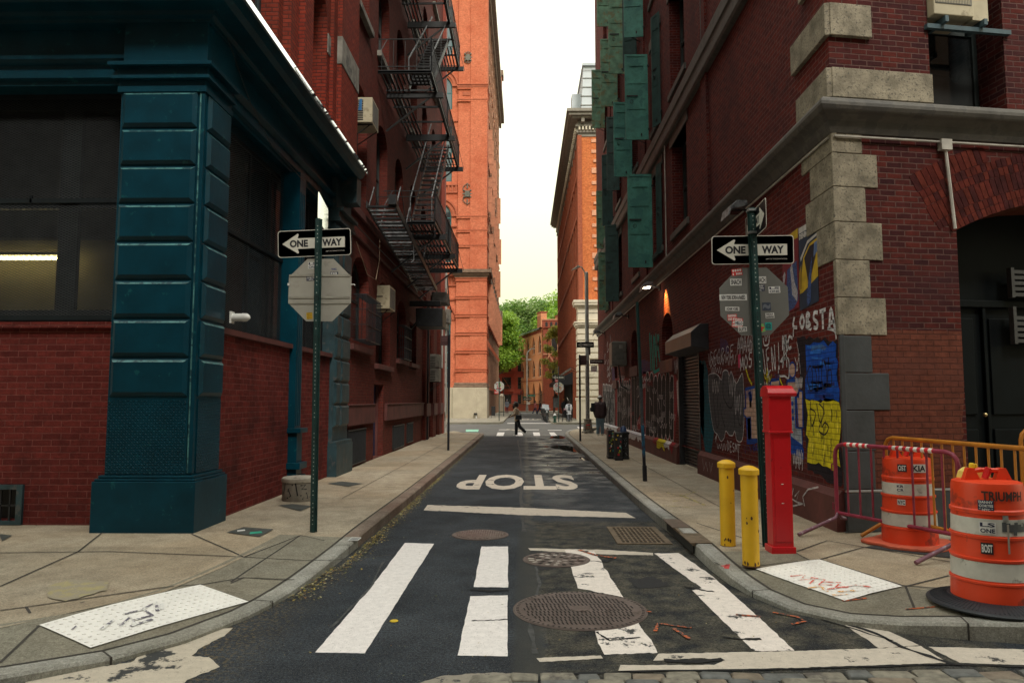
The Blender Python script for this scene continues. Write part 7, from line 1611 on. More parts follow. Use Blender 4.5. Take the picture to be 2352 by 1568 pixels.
# ================================================================== PAINT AND PAPER ON THE RIGHT WALL
def wallpaint(name, col, cut=.66, al=.8):
    """spray paint that follows the brick courses: same joints and bump as the wall"""
    return brick(name, tuple(c * 1.06 for c in col), tuple(c * .92 for c in col), tuple(c * .6 for c in col), ux=.847, bump=.6, w=.215, h=.074, ms=.009, grime=(0.10, 0.022, 0.02), gscale=3.0, gcut=cut, gamt=al, rough=.7)
GW = wallpaint('spray_white', (.66, .64, .66), .60, .7); GWT = wallpaint('spray_white_thin', (.56, .52, .54), .58, .75); GBK = wallpaint('spray_black', (.014, .015, .018), .62, .6); GGR = wallpaint('spray_dark_grey', (.085, .083, .09), .62)
GTL = wallpaint('spray_teal', (.012, .30, .24), .6); GTD = wallpaint('spray_dark_teal', (.006, .10, .14), .6); GBL = wallpaint('spray_blue', (.012, .06, .30), .66); GPK = wallpaint('spray_pinkish', (.55, .36, .28), .64); GYL = wallpaint('spray_yellow', (.62, .52, .02), .66, .6); GB2 = wallpaint('flag_blue', (.010, .075, .42), .66, .4)
GRD = wallpaint('spray_red', (.30, .02, .03), .5); GPU = wallpaint('spray_purple', (.07, .04, .12), .45); GDS = wallpaint('dark_spray_backing', (.022, .018, .024), .58, .7); GLB = wallpaint('spray_pale_blue', (.35, .40, .46), .5)
def Wp_(x, y):
    p = PX(x, y, XR); return (p.y, p.z)
def c5(x, y): return Wp_((2600 + x * .44655) / 1.632653, (1200 + y * .44655) / 1.632653)
def c6(x, y): return Wp_((2220 + x * .29979) / 1.632653, (1250 + y * .29979) / 1.632653)
def c4r(x, y): return Wp_((2880 + x * .81633) / 1.632653, (y * .81633) / 1.632653)
_lay = [0]
def wp(mb_d=.003): return lambda u, v: Vector((XR - mb_d, u, v))
class Tag:
    def __init__(s, d): s.mb = MB(); s.d = d
    def fill(s, pts, m, amp=.02, dd=0.0):
        out = []; n = len(pts)
        for i in range(n):
            a, b = pts[i], pts[(i + 1) % n]; L = math.hypot(b[0] - a[0], b[1] - a[1]); k = max(1, int(L / .12))
            for q in range(k):
                t = q / k; j_ = amp if q else 0; out.append((a[0] + (b[0] - a[0]) * t + rnd.uniform(-j_, j_), a[1] + (b[1] - a[1]) * t + rnd.uniform(-j_, j_)))
        s.mb.poly([Vector((XR - s.d - dd, u, v)) for u, v in out], m); return s
    def line(s, pts, w, m, dd=.0015, smooth=True):
        if smooth and len(pts) > 2:
            o = []; n = len(pts)
            for i in range(n - 1):
                p0, p1, p2, p3 = [pts[max(0, min(n - 1, j_))] for j_ in (i - 1, i, i + 1, i + 2)]
                for q in range(5):
                    t = q / 5; o.append(tuple(.5 * (2 * p1[a] + (p2[a] - p0[a]) * t + (2 * p0[a] - 5 * p1[a] + 4 * p2[a] - p3[a]) * t * t + (3 * p1[a] - p0[a] - 3 * p2[a] + p3[a]) * t ** 3) for a in (0, 1)))
            o.append(pts[-1]); pts = o
        s.mb.ribbon(pts, w, m, lambda u, v: Vector((XR - s.d - dd, u, v))); return s
    def done(s, name='graffiti'): return s.mb.build(name, RB)
# dark backing clouds
T = Tag(.0022)
T.fill([c5(x, y) for x, y in ((870, 140), (1210, 165), (1255, 1380), (1240, 1400), (960, 1260), (930, 900), (900, 500))], GDS, .03)
T.fill([c5(x, y) for x, y in ((45, 345), (100, 340), (122, 420), (140, 700), (175, 930), (150, 1118), (104, 1112), (60, 850))], GTD, .03)
T.fill([c6(x, y) for x, y in ((1345, 365), (1400, 372), (1401, 1330), (1350, 1200))], GTD, .03)
T.fill([c6(x, y) for x, y in ((640, 480), (990, 430), (1090, 620), (1070, 900), (1035, 1330), (660, 1290), (640, 900))], GRD, .04)
T.fill([c6(x, y) for x, y in ((290, 560), (490, 560), (500, 1230), (300, 1180))], GRD, .04)
T.fill([c6(x, y) for x, y in ((245, 430), (280, 430), (290, 600), (255, 640))], GPU, .04); T.fill([c6(x, y) for x, y in ((600, 330), (720, 340), (740, 480), (610, 520))], GPU, .05)
T.fill([c5(x, y) for x, y in ((230, 150), (280, 170), (300, 270), (215, 280))], GPU, .05)
T.done()
# grey bubble letters near the middle
T = Tag(.0034)
o_ = [(128, 465), (150, 450), (188, 448), (215, 470), (238, 500), (248, 440), (268, 420), (292, 430), (303, 470), (318, 430), (335, 470), (362, 530), (392, 480), (415, 450), (424, 560), (430, 700), (426, 880), (416, 990), (396, 1022), (366, 1005), (350, 930), (335, 965), (305, 965), (275, 930), (262, 985), (240, 1015), (222, 1000), (205, 960), (175, 925), (155, 820), (135, 640)]
T.fill([c5(*p) for p in o_], GGR, .0); T.line([c5(*p) for p in o_ + o_[:1]], .022, GWT)
for l in ([(180, 480), (172, 640), (185, 800), (200, 900), (215, 850), (205, 700), (215, 560), (200, 480), (180, 480)], [(262, 450), (250, 560), (258, 650), (300, 730), (330, 720), (340, 600), (325, 500), (300, 560), (300, 650)], [(385, 600), (375, 760), (385, 860), (405, 880), (410, 780), (400, 700)], [(230, 700), (240, 800), (270, 900)], [(345, 760), (350, 900)]): T.line([c5(*p) for p in l], .03, GDS, .002)
T.done()
# stroke alphabet for the tags
AB = {'A': [[(0, 0), (.45, 1), (.85, 0)], [(.18, .38), (.7, .38)]], 'B': [[(0, 0), (0, 1), (.5, .9), (.1, .55), (.6, .3), (0, 0)]], 'D': [[(.1, 0), (.1, 1), (.6, .7), (.6, .3), (0, 0)]], 'E': [[(.7, 1), (.1, .95), (.1, .5), (.5, .5), (.1, .5), (.05, 0), (.7, .05)]], 'G': [[(.7, .9), (.2, 1), (0, .4), (.3, 0), (.7, .2), (.65, .5), (.35, .45)]], 'I': [[(.3, 0), (.35, 1)]], 'J': [[(.6, 1), (.55, .1), (.3, -.1), (0, .15)]],
      'L': [[(.1, 1), (0, .1), (.7, 0)]], 'M': [[(0, 0), (.1, 1), (.4, .3), (.7, 1), (.85, 0)]], 'N': [[(0, 0), (.1, 1), (.6, 0), (.7, 1)]], 'O': [[(.4, 1), (0, .5), (.4, 0), (.75, .5), (.4, 1)]], 'S': [[(.7, .9), (.2, .95), (.1, .6), (.6, .4), (.5, .05), (0, .1)]], 'T': [[(-.1, .95), (.8, 1)], [(.35, 1), (.3, 0)]], 'R': [[(0, 0), (.05, 1), (.6, .8), (.1, .45), (.7, 0)]], 'C': [[(.7, .9), (.2, 1), (0, .4), (.3, 0), (.7, .15)]], 'Y': [[(0, 1), (.3, .5), (.7, 1)], [(.3, .5), (.3, 0)]]}
def word(T, txt, quad, w, m, jit=.05, sl=.1):
    """letters warped into the quad: top-left, top-right, bottom-right, bottom-left (photo order)"""
    tl, tr, br, bl = quad; n = len(txt)
    for i, ch in enumerate(txt):
        for st_ in AB.get(ch, []):
            pts = []
            for x, y in st_:
                x = (i + (x + rnd.uniform(-jit, jit)) * .92 + sl * y) / n; y = y + rnd.uniform(-jit, jit)
                a = tuple(bl[k] + (br[k] - bl[k]) * x for k in (0, 1)); b = tuple(tl[k] + (tr[k] - tl[k]) * x for k in (0, 1)); pts.append(tuple(a[k] + (b[k] - a[k]) * y for k in (0, 1)))
            T.line(pts, w, m, .002)
T = Tag(.0045)
word(T, 'LOBSTA', [c5(845, -30), c5(1190, -100), c5(1215, 90), c5(840, 60)], .055, GW, .04); T.line([c5(845, 60), c5(842, 140)], .03, GW, .002); T.line([c5(1130, 70), c5(1190, 90), c5(1205, 160)], .04, GW, .002); T.fill([c5(960, 80), c5(1000, 60), c5(990, 90)], GW)
word(T, 'GEORGE', [c5(140, 270), c5(350, 205), c5(350, 300), c5(140, 400)], .022, GWT); word(T, 'MOS', [c5(390, 330), c5(505, 250), c5(505, 380), c5(400, 430)], .035, GW); word(T, 'AAAAS', [c5(370, 150), c5(510, 110), c5(510, 260), c5(370, 290)], .02, GWT)
word(T, 'JENIA', [c5(560, 260), c5(800, 160), c5(800, 400), c5(590, 430)], .03, GW); T.line([c5(x, y) for x, y in ((770, 130), (800, 230), (735, 350), (800, 320), (805, 480), (770, 470), (720, 460), (725, 340))], .03, GW, .002); word(T, 'MC', [c5(745, 130), c5(850, 150), c5(840, 230), c5(755, 250)], .045, GW)
T.line([c5(x, y) for x, y in ((590, 150), (600, 210), (635, 200), (640, 130))], .03, GW, .002); T.line([c5(x, y) for x, y in ((605, 130), (612, 175), (625, 130))], .02, GW, .002)
T.line([c5(x, y) for x, y in ((870, 180), (885, 260), (905, 450))], .012, GWT, .002); T.line([c5(x, y) for x, y in ((640, 440), (622, 480), (640, 470), (640, 520))], .03, GW, .002); T.line([c5(x, y) for x, y in ((855, 310), (880, 400), (870, 420), (895, 280))], .015, GW, .002)
word(T, 'DESMT', [c5(285, 1010), c5(400, 1050), c5(400, 1110), c5(290, 1100)], .02, GW); T.line([c5(380, 1100), c5(382, 1175)], .02, GW, .002); T.line([c5(x, y) for x, y in ((185, 1000), (200, 960), (190, 1020))], .02, GW, .002)
word(T, 'VAM', [c5(830, 1150), c5(930, 1100), c5(925, 1260), c5(835, 1230)], .016, GWT); T.fill([c5(378, 290), c5(398, 280), c5(400, 400), c5(380, 400)], mat('hot_pink_spray', (.55, .02, .10), .7), .0)
T.done()
# blue and pink block letters either side of the call box
T = Tag(.0052)
def block(pts, m, wl=.05): T.fill([c5(*p) for p in pts], m, .004); T.line([c5(*p) for p in pts + pts[:1]], wl, GBL, .0012, False)
block([(440, 580), (520, 560), (520, 480), (545, 480), (560, 1000), (455, 1005), (450, 820), (428, 800), (428, 740), (445, 740)], GPK); block([(455, 820), (485, 815), (490, 995), (460, 1000)], GLB, .03); T.fill([c5(465, 600), c5(490, 595), c5(490, 730), c5(475, 735)], GBL)
T.fill([c5(450, 1000), c5(560, 1000), c5(560, 1030), c5(450, 1040)], GBL); block([(655, 505), (725, 495), (730, 590), (650, 590)], GPK); block([(790, 508), (885, 505), (890, 590), (890, 640), (795, 600)], GPK); block([(815, 600), (860, 620), (865, 900), (915, 905), (920, 1060), (820, 980)], GLB)
block([(870, 640), (895, 590), (920, 600), (925, 900), (885, 900)], GPK, .04); T.fill([c5(820, 980), c5(860, 1010), c5(930, 1080), c5(930, 1170), c5(820, 1120)], GBL, .02); 
for q in ((835, 700), (838, 765), (840, 825)): T.fill([c5(q[0] + 10 * math.cos(a), q[1] + 22 * math.sin(a)) for a in [k * .785 for k in range(8)]], GBL, 0, .0016)
T.line([c5(835 + 27 * math.cos(a), 420 + 65 * math.sin(a)) for a in [k * .523 for k in range(13)]], .03, GBL, .0012); T.fill([c5(835 + 24 * math.cos(a), 420 + 60 * math.sin(a)) for a in [k * .523 for k in range(12)]], GPK, 0, .0)
T.line([c5(440, 390), c5(465, 480), c5(495, 540)], .05, GYL, .001); T.line([c5(625, 400), c5(620, 560)], .05, GYL, .001); T.line([c5(728, 490), c5(760, 570)], .04, GYL, .001)
T.done()
# two-colour flag panel
T = Tag(.0064)
T.fill([c5(x, y) for x, y in ((945, 205), (1060, 190), (1205, 205), (1228, 690), (948, 662))], GB2, .04); T.fill([c5(x, y) for x, y in ((945, 662), (1228, 690), (1240, 1235), (1130, 1230), (960, 1190), (975, 1000), (950, 960), (965, 800))], GYL, .05)
GYD = wallpaint('flag_dull_yellow', (.30, .27, .03), .52, .7); GYB = wallpaint('flag_bright_yellow', (.80, .68, .06), .60, .5); GBD = wallpaint('flag_deep_blue', (.006, .035, .20), .52, .6); GBB = wallpaint('flag_light_blue', (.03, .16, .60), .58, .5)
for k in range(26):
    x = rnd.uniform(965, 1225); y = rnd.uniform(690, 1120); T.line([c5(x, y), c5(x + rnd.uniform(-8, 8), y + 40), c5(x + rnd.uniform(-12, 12), y + rnd.uniform(70, 110))], rnd.uniform(.015, .045), rnd.choice([GYD, GYD, GYB]), .0006)
for k in range(20):
    x = rnd.uniform(955, 1120); y = rnd.uniform(215, 640); T.line([c5(x, y), c5(x + 45, y + rnd.uniform(-8, 12)), c5(x + 90, y + rnd.uniform(-10, 14))], rnd.uniform(.02, .06), rnd.choice([GBD, GBD, GBB]), .0006)
T.line([c5(x, y) for x, y in ((985, 270), (1040, 220), (1090, 215), (1110, 260))], .05, GLB, .001) if False else None
for l in ([(985, 380), (960, 450), (975, 560), (1000, 590), (1005, 450), (985, 380)], [(1020, 380), (1040, 470), (1045, 590), (1060, 480), (1050, 370)], [(1090, 330), (1080, 480), (1100, 570), (1125, 540), (1120, 400), (1100, 330)], [(1140, 310), (1135, 520), (1165, 540), (1160, 420), (1130, 430)], [(990, 680), (985, 800), (1000, 890), (1015, 850)], [(985, 740), (1030, 780), (1010, 880)], [(1040, 700), (1070, 860), (1100, 760), (1060, 700)], [(1070, 870), (1060, 930), (1110, 960), (1140, 900), (1110, 860), (1085, 900)]): T.line([c5(*p) for p in l], .022, GDS, .0012)
T.fill([c5(x, y) for x, y in ((1000, 215), (1080, 200), (1125, 225), (1110, 255), (1040, 240), (990, 262))], wallpaint('flag_pale_blue', (.05, .16, .42), .45, .6), .02, .001)
T.done('flag_panel')
# tags on the stone plinth
P_ = MB(); Pp = lambda u, v: Vector((XR - .108, u, v))
def pl(pts, w, m): P_.ribbon([Wp_(*p) for p in pts], w, m, Pp)
def c5d(x, y): return ((2600 + x * .44655) / 1.632653, (1200 + y * .44655) / 1.632653)
for l in ([(838, 1380), (850, 1500), (872, 1380)], [(835, 1540), (860, 1430), (905, 1410), (875, 1560)], [(840, 1470), (960, 1540)], [(915, 1480), (955, 1430), (930, 1520), (985, 1540), (900, 1560)], [(1000, 1560), (985, 1480), (1030, 1420), (1120, 1400)], [(120, 1160), (130, 1260), (150, 1190), (165, 1270)], [(180, 1190), (190, 1280), (205, 1200)]): pl([c5d(*p) for p in l], .022, GWT)
P_.build('graffiti', RB)
# far stretch: black bubble letters edged white, tall tags
T = Tag(.0036)
def bub(x0, x1, top, bot, n, amp, m=GBK, edge=GWT, w=.03, inner=True):
    tops = []; bots = []
    for k in range(n):
        a = x0 + (x1 - x0) * k / n; b = x0 + (x1 - x0) * (k + 1) / n; mid = (a + b) / 2; tp = top + rnd.uniform(-amp, amp); bt = bot + rnd.uniform(-amp, amp) * .6
        tops += [(a + 2, tp + 70), (a + (b - a) * .25, tp + 12), (mid, tp), (a + (b - a) * .75, tp + 12), (b - 2, tp + 75)]; bots += [(a + 2, bt - 60), (a + (b - a) * .25, bt - 10), (mid, bt), (a + (b - a) * .75, bt - 10), (b - 2, bt - 60)]
        if inner and k: T.line([c6(a, (top + 60)), c6(a + rnd.uniform(-3, 3), (top * 2 + bot) / 3), c6(a + rnd.uniform(-5, 5), (top + bot * 2) / 3), c6(a, bot - 60)], w * .6, edge, .0016)
    o = tops + bots[::-1]; T.fill([c6(*p) for p in o], m, 0); T.line([c6(*p) for p in o + o[:1]], w, edge, .0014)
bub(672, 1025, 500, 1330, 7, 26, w=.045); bub(495, 600, 480, 1215, 3, 20, w=.05); bub(315, 485, 570, 1230, 6, 25, w=.05); bub(135, 285, 640, 1180, 8, 12, GBK, GW, .07)
for k in range(26):
    x = rnd.uniform(135, 280); y = rnd.uniform(650, 1050); T.line([c6(x, y), c6(x + rnd.uniform(-4, 4), y + 50), c6(x + rnd.uniform(-8, 8), y + rnd.uniform(90, 160))], .05, GW, .0022)
for l in ([(690, 540), (685, 650), (705, 720), (700, 560)], [(720, 800), (740, 830), (750, 900)], [(820, 810), (840, 850), (855, 960)], [(905, 830), (900, 880), (912, 900)], [(975, 960), (970, 1100), (995, 1190), (1000, 1000), (985, 1060)], [(560, 700), (580, 660), (590, 760), (575, 800)], [(735, 1200), (780, 1250), (760, 1290)]): T.line([c6(*p) for p in l], .035, GWT, .0026)
T.fill([c6(x, y) for x, y in ((560, 1120), (600, 1020), (612, 1170), (585, 1220))], GRD, .0, .002)
T.fill([c6(x, y) for x, y in ((1060, 600), (1090, 580), (1085, 1040), (1070, 900))], GWT, .03, .0)
word(T, 'NM', [c6(1030, 340), c6(1085, 300), c6(1085, 500), c6(1030, 500)], .03, GWT)
for k in range(9): x = rnd.uniform(135, 240); y = rnd.uniform(150, 560); T.line([c6(x, y), c6(x + 12, y - 60), c6(x + 5, y + 70), c6(x + 25, y + 20)], .045, GWT, .001)
T.line([c6(228, 20), c6(235, 120), c6(228, 330)], .22, wallpaint('spray_pale_streak', (.16, .17, .20), .4), .001); T.line([c6(245, 400), c6(240, 560)], .12, wallpaint('spray_green_streak', (.02, .2, .1), .4), .001)
T.done()
def squig(T, cx, cy, w, h, n, wd_, m, conv):
    pts = []
    for i in range(n * 2 + 1): pts.append(conv(cx + w * i / (n * 2) + rnd.uniform(-.1, .1) * w / n, cy + (h / 2 if i % 2 else -h / 2) * rnd.uniform(.5, 1.1)))
    T.line(pts, wd_, m, .0024)
T = Tag(.0048)
for k in range(16): squig(T, rnd.uniform(290, 900), rnd.uniform(520, 700) if k < 8 else rnd.uniform(1000, 1250), rnd.uniform(40, 110), rnd.uniform(40, 110), rnd.randint(3, 6), .028, rnd.choice([GWT, GWT, GW, GRD, GPU]), c6)
for k in range(8): squig(T, rnd.uniform(290, 480), rnd.uniform(650, 1150), rnd.uniform(30, 60), rnd.uniform(60, 160), rnd.randint(3, 5), .035, GWT, c6)
for k in range(7): squig(T, rnd.uniform(640, 1000), rnd.uniform(700, 1150), rnd.uniform(30, 60), rnd.uniform(60, 120), rnd.randint(2, 4), .025, GWT, c6)
for (x, y, w_, h_, n_, m_) in ((130, 330, 110, 90, 5, GWT), (240, 330, 120, 100, 5, GWT), (150, 420, 90, 60, 5, GWT), (600, 480, 60, 60, 3, GYL), (690, 470, 40, 50, 4, GPU), (380, 200, 140, 120, 7, GWT), (440, 620, 60, 120, 4, GBL), (840, 1150, 70, 120, 4, GWT), (430, 1080, 90, 60, 4, GPU), (200, 1060, 80, 60, 4, GWT), (480, 1070, 70, 60, 4, GBL), (600, 560, 60, 90, 4, GWT), (160, 560, 60, 160, 3, GWT), (300, 560, 60, 160, 3, GWT), (350, 700, 60, 180, 3, GWT), (860, 520, 60, 120, 5, GWT)): squig(T, x, y, w_, h_, n_, .02, m_, c5)
T.mb.build_each('graffiti_tag', RB)
# tall teal letters
T = Tag(.005)
for x0, x1, y0, y1 in ((722, 742, -10, 470), (742, 768, 20, 490), (772, 782, 20, 470), (800, 812, 0, 420), (822, 838, 10, 300), (840, 822, 10, 210), (838, 858, 230, 440), (782, 802, 40, 300)): T.line([c6(x0, y0), c6((x0 + x1) / 2, (y0 + y1) / 2), c6(x1, y1)], .16 if x0 < 780 else .12, GTL, .001)
T.line([c6(775, 490), c6(860, 440)], .10, GTL, .001); T.done()
# paint spilled on the plinth ledge, ends of the wall
L_ = MB()
for x0, x1, m_ in ((130, 340, GW), (430, 680, GW), (800, 850, GRD), (850, 950, GYL), (940, 1010, GW), (1010, 1060, GRD)):
    a, b = c6(x0, 1180)[0], c6(x1, 1180)[0]; n_ = max(3, int(abs(b - a) / .35)); us = [a + (b - a) * k / n_ for k in range(n_ + 1)]
    L_.poly([Vector((XR - .022, u, .655)) for u in us] + [Vector((XR - .098, u, .575 - rnd.uniform(0, .0))) for u in us[::-1]], m_); L_.poly([Vector((XR - .104, u, .56)) for u in us] + [Vector((XR - .106, u, .56 - rnd.uniform(.02, .22))) for u in us[::-1]], m_)
L_.build('spilled_paint', RB)
# torn posters near the corner
def poster(label, quadpx, parts, d=.004):
    q = [PX(x, y, XR) for x, y in quadpx]; t = thing('poster', label, 'poster', tuple(q[3])); m_ = MB(); off = Vector((-d, 0, 0)); m_.prism([p + off for p in q], (.003, 0, 0), parts[0][1])
    def B_(u, v, e): a = q[3].lerp(q[2], u); b = q[0].lerp(q[1], u); return a.lerp(b, v) + Vector((-d - e, 0, 0))
    for k, (pts, mm) in enumerate(parts[1:]):
        if isinstance(pts, str): m_.text(pts, mm, lambda u, v: B_(u, v, .006), .9, .07, x=.5, y=.885, bold=.06)
        else: m_.poly([B_(u, v, .0008 * (k + 1)) for u, v in pts], mm)
    m_.build('paper', t); return t
PWH = mat('poster_white', (.50, .48, .46), .6); PNV = mat('poster_navy', (.012, .03, .06), .6); PYE = mat('poster_yellow', (.50, .33, .02), .6); PBL = mat('poster_blue', (.10, .17, .33), .6); PDK = mat('poster_dark', (.01, .012, .02), .6); PDN = mat('poster_denim', (.03, .07, .20), .6, var=.9, scale=40); PMA = mat('poster_maroon', (.16, .01, .02), .6); PSK = mat('poster_pale_grey', (.35, .34, .38), .6, var=.5, scale=30)
poster('torn poster lettered DENIM TEARS with a yellow car door picture, right one by the quoins', ((1835, 525), (1877, 500), (1882, 691), (1838, 714)), [(0, PDK), ([(0, .93), (1, .93), (1, 1), (0, 1)], PWH), ([(0, .0), (1, 0), (1, .93), (0, .93)], PNV), ([(.02, .2), (.25, .62), (.6, .74), (1, .76), (1, .3), (.2, .2)], PYE), ([(.3, .6), (.6, .71), (.95, .72), (.9, .55), (.6, .3), (.5, .28)], PDK), ([(.5, .3), (.72, .6), (.66, .3), (.6, .05), (.45, .0), (.4, .1)], PDN), ([(.8, .55), (1, .6), (1, .73), (.85, .72)], PBL), ([(.1, .63), (.5, .79), (1, .82), (1, .79), (.5, .75), (.12, .58)], PWH), ([(0, .25), (.15, .25), (.15, .55), (.02, .45)], mat('poster_ochre', (.30, .18, .02), .6)), ('DENIM TEARS', PWH)], .006)
poster('torn maroon poster with blue and white figures, left one behind the one way sign', ((1797, 548), (1833, 524), (1836, 705), (1800, 723)), [(0, PMA), ([(.3, .9), (1, .88), (1, 1), (.3, .98)], PYE), ([(0, .0), (.2, .1), (.3, .55), (.9, .6), (.98, .1), (.7, .02)], PDN), ([(.5, .55), (.62, .6), (.75, .35), (.95, .2), (.9, .08), (.6, .2), (.55, .4)], PSK), ([(.05, .3), (.2, .5), (.15, .55), (.02, .5)], PSK)])

# ================================================================== BEYOND THE CROSSING: POSTS, LAMPS, SMALL THINGS
GAL = mat('galvanised_grey', (.42, .43, .42), .5, metal=.15, var=.25, scale=3); STK = mat('sticker_covered_grey', (.19, .18, .17), .6, var=.9, scale=22, dirt=(.40, .16, .12, 1), dscale=16, dcut=.6)
lp = thing('street_lamp', 'tall grey street lamp with a sticker covered octagonal base at the right far kerb', 'street lamp', (3.12, 35.8, .15)); c0 = Vector((3.12, 35.8, .13))
m_ = MB(); m_.lathe([(.30, 0), (.30, .08), (.26, .1), (.235, .14), (.19, .62), (.185, .64), (.2, .66), (.2, .70), (.10, .72)], c0, mat('lamp_base_stickers', (.20, .17, .13), .7, var=.7, scale=14, bump=.2, dirt=(.07, .07, .06, 1), dscale=9, dcut=.5), 8); b_ = m_.build('base', lp)
m_ = MB(); m_.box(3.02, 3.2, 35.585, 35.60, .33, .47, mat('rust_plate', (.2, .1, .06), .7)); m_.box(3.01, 3.21, 35.575, 35.59, .52, .57, REDS); m_.build('sticker', b_)
m_ = MB(); m_.lathe([(.10, .7), (.095, 3.6)], c0, STK, 10); m_.build('post', lp); m_ = MB(); m_.lathe([(.095, 3.6), (.09, 8.0), (.05, 8.05)], c0, GAL, 8); m_.build('post', lp)
m_ = MB(); m_.tube([c0 + Vector((0, 0, 7.7)), c0 + Vector((-.12, 0, 8.1)), c0 + Vector((-.25, -.02, 8.3)), c0 + Vector((-.42, -.05, 8.28))], .035, WHT, 8); m_.build('arm', lp)
m_ = MB(); m_.prism([c0 + Vector(p) for p in ((-.32, -.14, 8.30), (-.75, -.10, 8.12), (-.75, -.10, 8.16), (-.40, -.14, 8.38))], (0, .2, 0), WHT); m_.build('lamp_head', lp, bevel=.02)
P = lambda u, v, d=0.0: Vector((3.02 + u, 35.68 - d, 4.50 + v)); one_way(lp, P, .86, .28, fine=False)
P2 = lambda u, v, d=0.0: Vector((3.58 + u, 35.7 - d, 3.66 + v)); m_ = MB(); rbox(m_, P2, .68, .22, .004, BRS, .02); m_.text('Lafayette', WHT2, sub(P2, 0, .015, 0, .003), .56, .13, bold=.02); m_.build('street_name_sign', lp)
P3_ = lambda u, v, d=0.0: Vector((3.45 + u, 35.7 - d, 3.30 + v)); m_ = MB(); rbox(m_, P3_, .32, .30, .004, WHT2, .02); m_.text('NO PARKING', REDS, sub(P3_, 0, .08, 0, .003), .26); m_.text('ANYTIME', REDS, sub(P3_, 0, .01, 0, .003), .22); rect(m_, P3_, 0, -.08, .24, .02, .003, REDS); m_.build('parking_sign', lp)
m_ = MB(); m_.box(3.22, 3.27, 35.6, 35.9, 4.0, 4.4, BLK); m_.build('side_sign', lp)
def far_post(label, x, y, top, oc_z=None, ow_z=None, stk_=0, extra=None, base=.14, one=.91):
    t = thing('street_sign_post', label, 'street sign', (x, y, base)); m_ = MB(); m_.tube([(x, y, base), (x, y, top)], .035, GRN, 8); m_.build('post', t); Q = lambda zc: (lambda u, v, d=0.0: Vector((x + u, y + .06 - d, zc + v)))
    if oc_z:
        o = octagon(t, Q(oc_z), .76, mat('pale_sign_back', (.45, .45, .42), .5, var=.08)); m_ = MB(); rg = random.Random(stk_); cs = [WHT2, REDS, YEL, NAVY, mat('sticker_lime', (.25, .4, .03), .6), mat('sticker_pink', (.6, .05, .1), .6), BLK, REDS, WHT2]
        for k in range(22): rect(m_, Q(oc_z), rg.uniform(-.26, .26), rg.uniform(-.28, .28), rg.uniform(.03, .13), rg.uniform(.03, .1), .002 + k * .0008, rg.choice(cs), rg.uniform(-.3, .3))
        m_.build('sticker', o)['kind'] = 'stuff'
    if ow_z: one_way(t, Q(ow_z), one, .31, fine=False)
    if extra:
        m_ = MB(); P = Q(extra[0]); rect(m_, P, extra[1], 0, extra[2], extra[3], -.002, REDS); rect(m_, P, extra[1], .02, extra[2] * .8, extra[3] * .12, .002, WHT2); rect(m_, P, extra[1], -.05, extra[2] * .8, extra[3] * .12, .002, WHT2); m_.build('sign_plate', t)
    return t
far_post('far left green sign post with a pale octagon back bearing pink and yellow stickers', -2.0, 56.6, 3.5, 2.85, None, 3, (2.4, -.18, .40, .28)); far_post('far right green post with a one way sign above a sticker covered white octagon', 2.55, 54.2, 4.3, 2.72, 3.47, 8, (3.24, -.12, .26, .22))
far_post('thin dark post behind the crossing woman with a small red plate', -2.15, 74.0, 3.6, None, None, 1, (3.3, -.15, .32, .42))
ml = thing('street_lamp', 'distant curved street lamp with a green street name sign, in front of the school', 'street lamp', (.35, 105.5, .15)); m_ = MB(); m_.tube([(.35, 105.5, .14), (.35, 105.5, 1.1)], [.22, .15], STK, 10); m_.tube([(.35, 105.5, 1.0), (.35, 105.5, 8.4), (.45, 105.5, 8.8), (1.0, 105.5, 9.3)], .09, GAL, 8); m_.build('post', ml)
m_ = MB(); m_.prism([(.95, 105.4, 9.25), (1.55, 105.4, 9.28), (1.5, 105.4, 9.40), (1.0, 105.4, 9.42)], (0, .25, 0), WHT); m_.build('lamp_head', ml)
Qm = lambda u, v, d=0.0: Vector((1.0 + u, 105.4 - d, 2.42 + v)); m_ = MB(); SG = mat('street_sign_green', (.005, .16, .09), .5); rbox(m_, Qm, 1.15, .34, .01, SG, .03); m_.text('Mulberry St', WHT2, sub(Qm, 0, 0, 0, .006), .95, .2); m_.build('street_name_sign', ml)
Qm2 = lambda u, v, d=0.0: Vector((.35 + u, 105.3 - d, -1.3 + 2.0 + v)); one_way(ml, lambda u, v, d=0.0: Vector((.36 + u, 105.3 - d, 1.95 - 0.0 + v)), 1.3, .42, fine=False); m_ = MB(); m_.box(.2, 1.0, 105.4, 105.42, 7.55, 7.85, WHT); m_.box(.3, .8, 105.4, 105.42, 1.15, 1.5, WHT2); m_.box(-.15, .2, 105.4, 105.42, 2.15, 2.35, SG); m_.build('sign_plate', ml)
# hydrant
hy = thing('fire_hydrant', 'dark green hydrant with a silver bonnet by the far right kerb', 'hydrant', (2.22, 53.3, .14)); c0 = Vector((2.22, 53.3, .14)); m_ = MB(); HG = mat('hydrant_green', (.01, .07, .05), .5, var=.6, scale=14); m_.lathe([(.15, 0), (.15, .04), (.10, .06), (.10, .46), (.13, .48)], c0, HG, 14)
m_.tube([c0 + Vector((-.16, 0, .36)), c0 + Vector((.16, 0, .36))], .045, HG, 8); m_.tube([c0 + Vector((0, -.16, .33)), c0], .06, HG, 8); m_.build('body', hy); m_ = MB(); m_.lathe([(.13, .48), (.13, .52), (.09, .6), (.03, .64), (.03, .69), (.01, .69)], c0, mat('silver_paint', (.5, .5, .5), .4, metal=.6), 14); m_.build('bonnet', hy)
